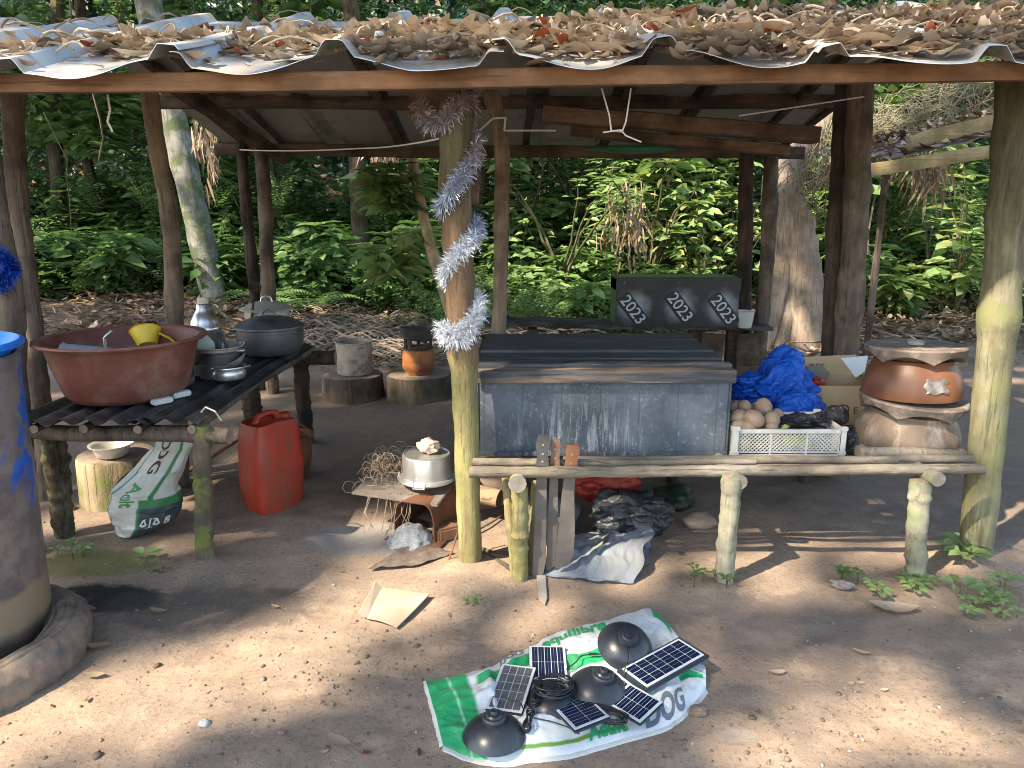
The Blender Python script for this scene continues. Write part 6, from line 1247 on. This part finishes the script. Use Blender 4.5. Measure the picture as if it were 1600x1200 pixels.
# carved wooden stools (bowls on scalloped feet, turned upside down)
M_w1 = surf('carved_wood_red', (.115, .045, .022), (.19, .08, .038), 3, .42, stretch=(1, 1, .25), dirt=(.30, .19, .12), dirt_amt=.25, dirt_scale=12, bs=.25, bscale=14); M_w2 = surf('carved_wood_worn', (.23, .16, .11), (.155, .105, .07), 4, .6, stretch=(1, 1, .25), dirt=(.52, .42, .33), dirt_amt=.42, dirt_scale=9, bs=.3, bscale=14); M_w3 = surf('carved_wood_foot', (.19, .145, .115), (.13, .098, .078), 5, .7, dirt=(.45, .37, .3), dirt_amt=.4, dirt_scale=9, bs=.3)
def mortar(c, s, lab, mbody, mfoot, hb, rb, rt, rot):
    t = thing('wooden_bowl', lab, 'bowl', c, 'carved wooden bowls stacked upside down'); e = Euler(rot)
    pan(t, 'bowl_body', [(rb * .93, .0), (rb, .004), (rb * 1.01, .03), (rb * .985, hb * .45), (rb * .90, hb * .78), (rb * .78, hb), (rt * .9, hb + .01), (rt * .7, hb + .012)], c, mbody, 64, e)
    def foot(r, z, a, i):
        sc_ = .5 + .5 * math.cos(a * 6 + s); f = (r - rt * .72) / (rb - rt * .72)
        if i in (1, 2): z -= .036 * (1 - abs(math.sin(a * 3 + s)) ** .8) * 1.0
        return r, z
    pan(t, 'scalloped_foot', [(rt * .72, hb + .012), (rb * .90, hb + .036), (rb * .97, hb + .040), (rb * 1.02, hb + .066), (rb * 1.0, hb + .074), (0, hb + .070)], c, mfoot, 90, e, wob=foot)
c = at(1408, 700, 3.32); c = Vector((gx(1410, 3.46), 3.46, ZD + .03)); mortar(c, .6, 'lower pale worn wooden bowl with scalloped foot at the right end of the bench', M_w2, M_w3, .172, .236, .205, (R(2), R(2), 0))
c2 = c + Vector((.0, 0, .252)); mortar(c2, 1.9, 'upper reddish wooden bowl with a patch of silver tape, topping the stack', M_w1, M_w3, .172, .218, .195, (R(-2), R(-1), 0))
mb = MB(); mb.grid(14, 8, lambda u, v: (c2.x + .2215 * math.cos(R(256 + 26 * u + 2.5 * math.sin(v * 9))), c2.y + .2225 * math.sin(R(256 + 26 * u)) + .02 * v, c2.z + .055 + .065 * v + .005 * math.sin(u * 11) + .006 * u)); o = mb.build('tape_patch', surf('silver_tape', (.17, .12, .09), (.33, .29, .25), 22, .35, .5, bs=.3), None, fix=False); p_ = [q for q in bpy.data.objects if q.name.startswith('wooden_bowl')][-1]; o.parent = p_; o.data.transform(Matrix.Translation(-WP[p_.name]))
mb = MB(); q = c2 + Vector((-.02, -.02, .255)); 
for k in range(3): mb.tube([q + Vector((math.cos(a) * .035, math.sin(a) * .035, k * .006)) for a in np.linspace(0, 6.2, 20)], .0025, 5, closed=True)
tag(mb.build('wire_coil', M_wire), 'small coil of thin wire on top of the wooden bowls', 'wire')

# ============================================================ REAR PLANK BENCH AND STENCILLED BOX
ZR = at(1050, 513, 6.15).z; RB = thing('plank_bench', 'dark plank bench behind the chest fixed to the rear posts', 'bench', (.9, 6.3, 0)); M_pk = bark('dark_plank', (.055, .045, .04), (.10, .085, .075), None, .3, 'x', pale=(.17, .15, .13), bs=.7)
beam((-.25, 6.35, ZR + .03), (2.22, 6.42, ZR - .018), .42, .035, M_pk, 'seat', .01, 80, RB)
for i, (x, w) in enumerate(((.18, .09), (1.62, .13), (1.95, .12))): mb = MB(); mb.box((x, 6.4, (ZR - .04) / 2), (w, .10, ZR - .03), bev=.008); mb.build('leg', M_sawn, RB)
for i, x in enumerate((1.72, 2.05)): mb = MB(); mb.box((x, 6.28, (ZR - .06) / 2), (.20, .03, ZR - .07), Euler((0, R(3 * (1 - 2 * i)), 0)), bev=.006); mb.build('side_board', M_sawn, RB)
BX0, BX1 = at(963, 500, 6.15).x, at(1154, 500, 6.15).x; bw = BX1 - BX0; bh = at(1050, 437, 6.12).z - ZR; bc = Vector(((BX0 + BX1) / 2, 6.35, ZR + .004)); BOX = thing('stencilled_box', 'black metal box stencilled 2023 three times on the rear bench', 'box', bc, rz=R(0))
m, n, l, p = new_mat('black_box_paint'); v = coords(n, l, 1); sx = n.new('ShaderNodeSeparateXYZ'); l.new(v, sx.inputs[0]); c_ = mixc(n, l, step(n, l, nz(n, l, v, 9, 5), .35, .65), (.006, .0065, .008), (.014, .015, .017))
hal = None
for (hx, hz_, rr) in [(-.36, .19, .17), (.02, .20, .17), (.37, .19, .17), (-.45, .42, .06), (.0, .42, .06), (.46, .42, .05)]:
    dx = mth(n, l, 'SUBTRACT', sx.outputs[0], hx * bw / 1.02); dz = mth(n, l, 'SUBTRACT', sx.outputs[2], hz_ * bh / .45); d = mth(n, l, 'SQRT', mth(n, l, 'ADD', mth(n, l, 'MULTIPLY', dx, dx), mth(n, l, 'MULTIPLY', dz, dz))); k = mth(n, l, 'SUBTRACT', 1, step(n, l, mth(n, l, 'ADD', d, mth(n, l, 'MULTIPLY', nz(n, l, v, 11, 6), .12)), rr * .4, rr * 1.4)); hal = k if hal is None else mth(n, l, 'MAXIMUM', hal, k)
front = mth(n, l, 'SUBTRACT', 1, step(n, l, sx.outputs[1], -.17, -.15)); c_ = mixc(n, l, mth(n, l, 'MULTIPLY', mth(n, l, 'MULTIPLY', hal, front), .55), c_, (.50, .53, .58)); l.new(c_, p.inputs['Base Color']); p.inputs['Roughness'].default_value = .42; bump(n, l, p, nz(n, l, v, 60, 4), .15, .003)
M_bx = m; M_bg = surf('green_enamel_box', (.03, .07, .02), (.05, .10, .03), 5, .4)
dp = .36; mb = MB(); mb.box((0, 0, bh / 2), (bw, dp, bh), bev=.006); mb.build('box_body', M_bx, BOX, local=True)
mb = MB(); mb.box((0, -.003, bh * .87), (bw + .012, dp + .012, bh * .26), bev=.006); mb.box((0, -.003, bh + .004), (bw + .016, dp + .016, .008), bev=.002); mb.build('box_lid', M_bx, BOX, local=True)
mb = MB(); mb.box((-bw / 2 - .004, 0, bh / 2), (.004, dp - .03, bh - .02)); mb.build('end_panel', M_bg, BOX, local=True); mb = MB(); mb.box((0, 0, bh + .011), (bw - .05, dp - .05, .004)); mb.build('top_panel', M_bg, BOX, local=True)
M_blkp = plain('stencil_black', (.006, .006, .007), .45); M_wht = plain('stencil_white', (.42, .45, .48), .5)
for k, hx in enumerate((-.365, .02, .375)):
    x0 = hx * bw; z0 = bh * .36 + (.02 if k == 1 else 0); an = R(-52); ca, sa = math.cos(an), math.sin(an); f = lambda x, y, dy: (x0 + x * ca - y * sa, -dp / 2 - dy, z0 + x * sa + y * ca)
    mb = MB(); mb.add([f(-.16, -.065, .0022), f(.16, -.065, .0022), f(.16, .065, .0022), f(-.16, .065, .0022)], [(0, 1, 2, 3)]); SP = mb.build('stencil_patch', M_blkp, BOX, local=True, smooth=False, fix=False); mb = MB(); text_on(mb, '2023', lambda x, y: f(x, y, .0044), .135, .001); mb.build('year_lettering', M_wht, SP, local=True, smooth=False, fix=False)
c = at(1163, 510, 6.2); c = Vector((c.x, 6.2, ZR + .0)); t = thing('plastic_tub', 'small clear plastic tub at the right end of the rear bench', 'tub', c); pan(t, 'tub_body', [(0, 0), (.055, 0), (.06, .01), (.075, .135), (.08, .14), (.076, .142), (.07, .135), (.055, .01), (0, .006)], c, plain('cloudy_plastic', (.62, .62, .55), .3, trans=.3), 32)

# ============================================================ PRINTED SACK WITH SOLAR LAMPS
top = [(665, 1062), (760, 1046), (800, 1026), (850, 1000), (920, 978), (985, 960), (1018, 955), (1050, 985), (1101, 1045)]
bot = [(692, 1166), (770, 1190), (830, 1186), (900, 1174), (955, 1160), (1020, 1142), (1062, 1122), (1085, 1098), (1103, 1076)]
def curve(P, u):
    f = u * (len(P) - 1); i = min(int(f), len(P) - 2); w = f - i; pm = P[max(i - 1, 0)]; p0 = P[i]; p1 = P[i + 1]; pn = P[min(i + 2, len(P) - 1)]
    return tuple(.5 * (2 * p0[k] + (p1[k] - pm[k]) * w + (2 * pm[k] - 5 * p0[k] + 4 * p1[k] - pn[k]) * w * w + (3 * p0[k] - 3 * p1[k] + pn[k] - pm[k]) * w ** 3) for k in (0, 1))
def sk(u, v, off=0.0, lay=1):
    a = curve(top, u); b = curve(bot, u); q = gr(a[0], a[1]).lerp(gr(b[0], b[1]), v); e = min(1, 5 * min(v, 1 - v)) * min(1, 10 * min(u + .02, 1 - u + .02)); base = hz(q.x, q.y)
    w = .012 * mn.noise(Vector((u * 8, v * 4, 1))) + .014 * abs(mn.noise(Vector((u * 5 + v * 2, v * 5, 6)))) + .005 * mn.noise(Vector((u * 30, v * 20, 3)))
    fold = .018 * math.exp(-((u - .12 - .04 * v) / .015) ** 2) + .012 * math.exp(-((v - .80 + .12 * u) / .03) ** 2)
    q.z = base + .006 + (.028 * max(0, math.sin(PI * v)) ** .5 * min(1, u * 6 + .3) + (w + fold) * e) * lay + .02 * (v > .97) * 0 + off; return q
m, n, l, p, U, V_ = sack_mat('printed_sack'); vv = coords(n, l, 1); wht = mixc(n, l, step(n, l, nz(n, l, vv, 8), .35, .65), (.62, .66, .69), (.70, .73, .74)); gcol = (.03, .36, .14); c = wht
ul = mth(n, l, 'ADD', U, mth(n, l, 'MULTIPLY', V_, -.03)); left = mth(n, l, 'SUBTRACT', 1, step(n, l, ul, .075, .085)); c = mixc(n, l, left, c, mixc(n, l, band(n, l, ul, .045, .049, .003), (.03, .36, .14), (.3, .6, .42)))
for a, b, u0, u1 in ((.13, .25, .10, .34), (.33, .46, .40, .62), (.84, .94, .0, .16), (.0, .16, .74, .86), (.0, .2, .955, 1.1), (.70, .78, .80, .97)): c = mixc(n, l, mth(n, l, 'MULTIPLY', band(n, l, V_, a, b), band(n, l, U, u0, u1)), c, gcol)
c = mixc(n, l, mth(n, l, 'MULTIPLY', band(n, l, V_, .93, .955), band(n, l, U, .2, .55)), c, (.16, .32, .06)); c = mixc(n, l, mth(n, l, 'MULTIPLY', step(n, l, nz(n, l, vv, 9, 6, .7), .56, .7), .35), c, (.36, .30, .24))
l.new(c, p.inputs['Base Color']); p.inputs['Roughness'].default_value = .33; bump(n, l, p, nz(n, l, vv, 18, 5, .6, .5), .5, .01)
s0 = gr(880, 1080); PS = thing('printed_sack', 'glossy white and green printed sack spread on the ground under the solar lamps', 'sack', s0)
PSC = grid_uv(150, 60, lambda u, v: sk(u, v), 'sack_cloth', m, PS)
mb = MB(); M_side = bagmat('sack_side_white', (.60, .60, .56), (.66, .66, .62), .4, 0, (.35, .28, .2), .3)
def sde(u, v): q = sk(u, 1.0); g = q.copy(); g.z = hz(q.x, q.y) - .002; r = q.lerp(g, v); r.y -= .012 * math.sin(PI * v) + .01 * v; r.x += .01 * v * (u > .9); return r
mb.grid(150, 6, sde); mb.grid(60, 5, lambda u, v: sk(0, u).lerp(Vector((sk(0, u).x - .012, sk(0, u).y, hz(sk(0, u).x, sk(0, u).y) - .002)), v)); mb.build('folded_edge', M_side, PS, fix=False)
M_gi = plain('sack_green_ink', (.03, .36, .14), .35); M_gri = plain('sack_grey_ink', (.16, .19, .23), .4)
def skt(u0, v0, su, sv): return lambda x, y: sk(u0 + x * su, v0 - y * sv, .0022)
mb = MB(); text_on(mb, 'equilibre', skt(.45, .11, .052, .17), 1.0, .035, seg=.15); mb.build('green_lettering', M_gi, PSC, smooth=False, fix=False)
mb = MB(); text_on(mb, 'Adult', skt(.49, .935, .055, .12), 1.0, .035, seg=.15); mb.build('green_lettering', M_gi, PSC, smooth=False, fix=False)
mb = MB(); text_on(mb, 'DOG', skt(.70, .92, .085, .20), 1.0, .04, seg=.15); mb.build('grey_lettering', M_gri, PSC, smooth=False, fix=False); mb = MB(); text_on(mb, 'DOG', skt(.235, .06, .05, .16), 1.0, .04, seg=.15); mb.build('grey_lettering', M_gri, PSC, smooth=False, fix=False)

# solar panels
M_bus = plain('bus_grey', (.25, .28, .33), .4)
M_pf = plain('white_panel_frame', (.62, .64, .66), .4); M_pd = plain('dark_plastic_case', (.035, .045, .06), .4)
M_cell = surf('solar_cell', (.008, .016, .05), (.012, .025, .075), 14, .12, .2, bs=.03); M_cell2 = surf('solar_cell_dusty', (.09, .10, .11), (.14, .15, .16), 14, .3, .2, bs=.03)
def panel(cs, nx, ny, label, frame='white', cell=M_cell, lift=.055, tilt=(0, 0), zs=None):
    P = [gr(x, y, lift) for x, y in cs]; c = (P[0] + P[1] + P[2] + P[3]) / 4; ax = ((P[1] - P[0]) + (P[2] - P[3])); w = ax.length / 2; ay = ((P[0] - P[3]) + (P[1] - P[2])); h = ay.length / 2; w, h = (w * .93, h * .93) if frame == 'dark' else (w, h); ang = math.atan2(ax.y, ax.x)
    t = thing('solar_panel', label, 'solar panel', c, 'small solar panels on the sack', rz=ang); t.rotation_euler = (R(tilt[0]), R(tilt[1]), ang)
    bd = .010 if frame == 'white' else .020
    mb = MB(); mb.box((0, 0, -.007), (w + .002 + (.0 if frame == 'white' else .0), h + .002, .014), bev=.004); mb.build('panel_case', M_pd, t, local=True)
    iw, ih = (w, h) if frame == 'white' else (w - .02, h - .028)
    mb = MB(); mb.box((0, 0, .0012), (iw - .002, ih - .002, .0024), bev=.0008); PFR = mb.build('panel_frame', M_pf, t, local=True)
    mb = MB(); gw, gh = iw - .018, ih - .018; cw, ch = gw / nx, gh / ny
    for i in range(nx):
        for j in range(ny): mb.box((-gw / 2 + cw * (i + .5), -gh / 2 + ch * (j + .5) + (0), .003), (cw - .0030, ch - .0030, .0014))
    o = mb.build('cell_grid', cell, PFR, local=True, smooth=False)
    mb = MB()
    for i in range(nx): x = -gw / 2 + cw * (i + .5); mb.box((x, 0, .0040), (.0007, gh, .0003))
    mb.build('bus_line', M_bus, PFR, local=True, smooth=False); return t
panel([(1045, 986), (1095, 1018), (1027, 1090), (976, 1053)], 3, 6, 'largest solar panel in a wide dark case at the right of the sack', 'dark', lift=.07, tilt=(4, 0)); 
panel([(824, 1011), (880, 1011), (891, 1062), (830, 1061)], 5, 2, 'solar panel at the back middle of the sack, wider than tall', lift=.055, tilt=(2, 0))
panel([(776, 1040), (832, 1048), (822, 1113), (767, 1103)], 4, 5, 'leftmost solar panel with dusty grey cells', cell=M_cell2, lift=.055, tilt=(6, -2))
panel([(905, 1073), (948, 1121), (903, 1149), (860, 1096)], 5, 2, 'front solar panel nearest the viewer, turned cornerwise', lift=.06, tilt=(3, -6))
panel([(982, 1070), (1035, 1096), (1002, 1130), (948, 1098)], 5, 2, 'solar panel below the largest one at the front right', lift=.055, tilt=(3, 2))
# lamps
M_lamp = surf('satin_black_shade', (.018, .022, .03), (.028, .034, .045), 8, .34, bs=.05, bscale=90); 
def lamp(px_, py_, r_, label, lift=.03, rot=(0, 0, 0)):
    c = gr(px_, py_, lift + .02); c.z = lift; t = thing('dome_lamp', label, 'lamp', c, 'dome lamps lying on the sack', 0); t.rotation_euler = rot; s = r_ / .086
    def L_(name, prof, n_=56, mat=M_lamp, par=None): mb = MB(); mb.lathe([(a * s, b * s) for a, b in prof], n_, (0, 0, 0)); return mb.build(name, mat, par or t, local=True)
    L_('lamp_shade', [(.092, .0), (.090, .003), (.084, .014), (.074, .027), (.060, .038), (.046, .045), (.036, .048), (.030, .048), (.028, .046), (.044, .040), (.058, .034), (.072, .023), (.082, .010), (.088, -.001), (.092, 0)])
    CP = L_('lamp_cap', [(.034, .046), (.035, .050), (.034, .060), (.031, .064), (.024, .065), (.022, .068), (.020, .070), (.0, .070)])
    L_('hanging_knob', [(.013, .070), (.013, .074), (.010, .080), (.008, .080), (.007, .076), (0, .076)], par=CP); L_('bulb_base', [(0, .01), (.03, .012), (.034, .03), (.03, .04)], 24, plain('bulb_white', (.7, .7, .66), .4)); return t
lamp(977, 1002, .094, 'black dome lamp at the back right, tilted towards the viewer', .07, (R(26), R(6), 0)); lamp(936, 1070, .094, 'black dome lamp in the middle of the sack', .05, (R(6), R(10), 0)); lamp(772, 1140, .092, 'black dome lamp at the front left corner of the sack', .03, (R(-2), 0, 0))
lamp(862, 1092, .085, 'dusty dome lamp half buried under the cable coils', .028, (R(8), R(-4), 0))
# cables
M_cab = plain('black_cable', (.015, .017, .02), .4)
def coil(c, rx, ry, n_, rad, label, seed, rot=0, zz=.02, squeeze=0):
    rnd = random.Random(seed); mb = MB(); pts = []
    for k in range(n_ * 20):
        a = k / 20 * 6.283; j = 1 + .12 * math.sin(k * .13 + seed) + .1 * rnd.uniform(-1, 1) * 0; x = math.cos(a) * rx * j; y = math.sin(a) * ry * (1 + .15 * math.cos(k * .09))
        if squeeze: y *= (.25 + .75 * abs(x / rx) ** 1.2)
        pts.append(c + Vector((x * math.cos(rot) - y * math.sin(rot), x * math.sin(rot) + y * math.cos(rot), zz + .012 * math.sin(k * .21 + seed) + k * .00006)))
    mb.tube(pts, rad, 6); return tag(mb.build('cable_coil', M_cab), label, 'cable', 'cable coils of the lamps')
coil(gr(866, 1078, .08), .06, .045, 8, .0024, 'loose heap of black cable on the half-buried lamp', 1, .2, .01); coil(gr(842, 1090, .06), .045, .018, 6, .0022, 'tied cable loop pointing up beside the dusty panel', 2, 1.2, .01, 1); coil(gr(826, 1128, .05), .042, .020, 6, .0024, 'lower half of the tied bundle hanging over the white print', 3, 1.35, .0, 1); coil(gr(945, 1118, .05), .07, .03, 6, .0022, 'cable coil between the two front panels', 4, -.4, .0)
def wire3(pts, label, r_=.0022): mb = MB(); P = []; 
def wire3(pts, label, r_=.0022):
    q = [gr(x, y, z) for x, y, z in pts]; mb = MB(); mb.log(q[0], q[-1], r_, r_, 30, 6, .004, 0, len(label), mids=q[1:-1]); tag(mb.build('lamp_cable', M_cab), label, 'cable', 'single lamp cables')
wire3([(976, 1000, .12), (982, 1025, .10), (977, 1042, .08), (975, 1056, .06)], 'cable running down the tilted rear lamp'); wire3([(885, 1046, .06), (900, 1035, .065), (908, 1025, .06), (925, 1022, .06), (945, 1022, .06)], 'cable with plug behind the middle lamp'); wire3([(940, 1043, .13), (958, 1050, .12), (955, 1062, .10), (938, 1064, .09)], 'cable curling over the middle lamp'); wire3([(835, 1122, .05), (860, 1128, .045), (885, 1135, .045), (905, 1147, .045)], 'cable passing under the front panel'); wire3([(790, 1092, .065), (800, 1094, .075), (812, 1098, .07), (818, 1108, .065)], 'cable end across the dusty panel')
a = gr(925, 1022, .062); mb = MB(); mb.tube([a + Vector((-.012, 0, 0)), a + Vector((.02, .002, 0))], [.005, .004], 8); tag(mb.build('cable_plug', M_cab), 'small black plug behind the middle lamp', 'plug')
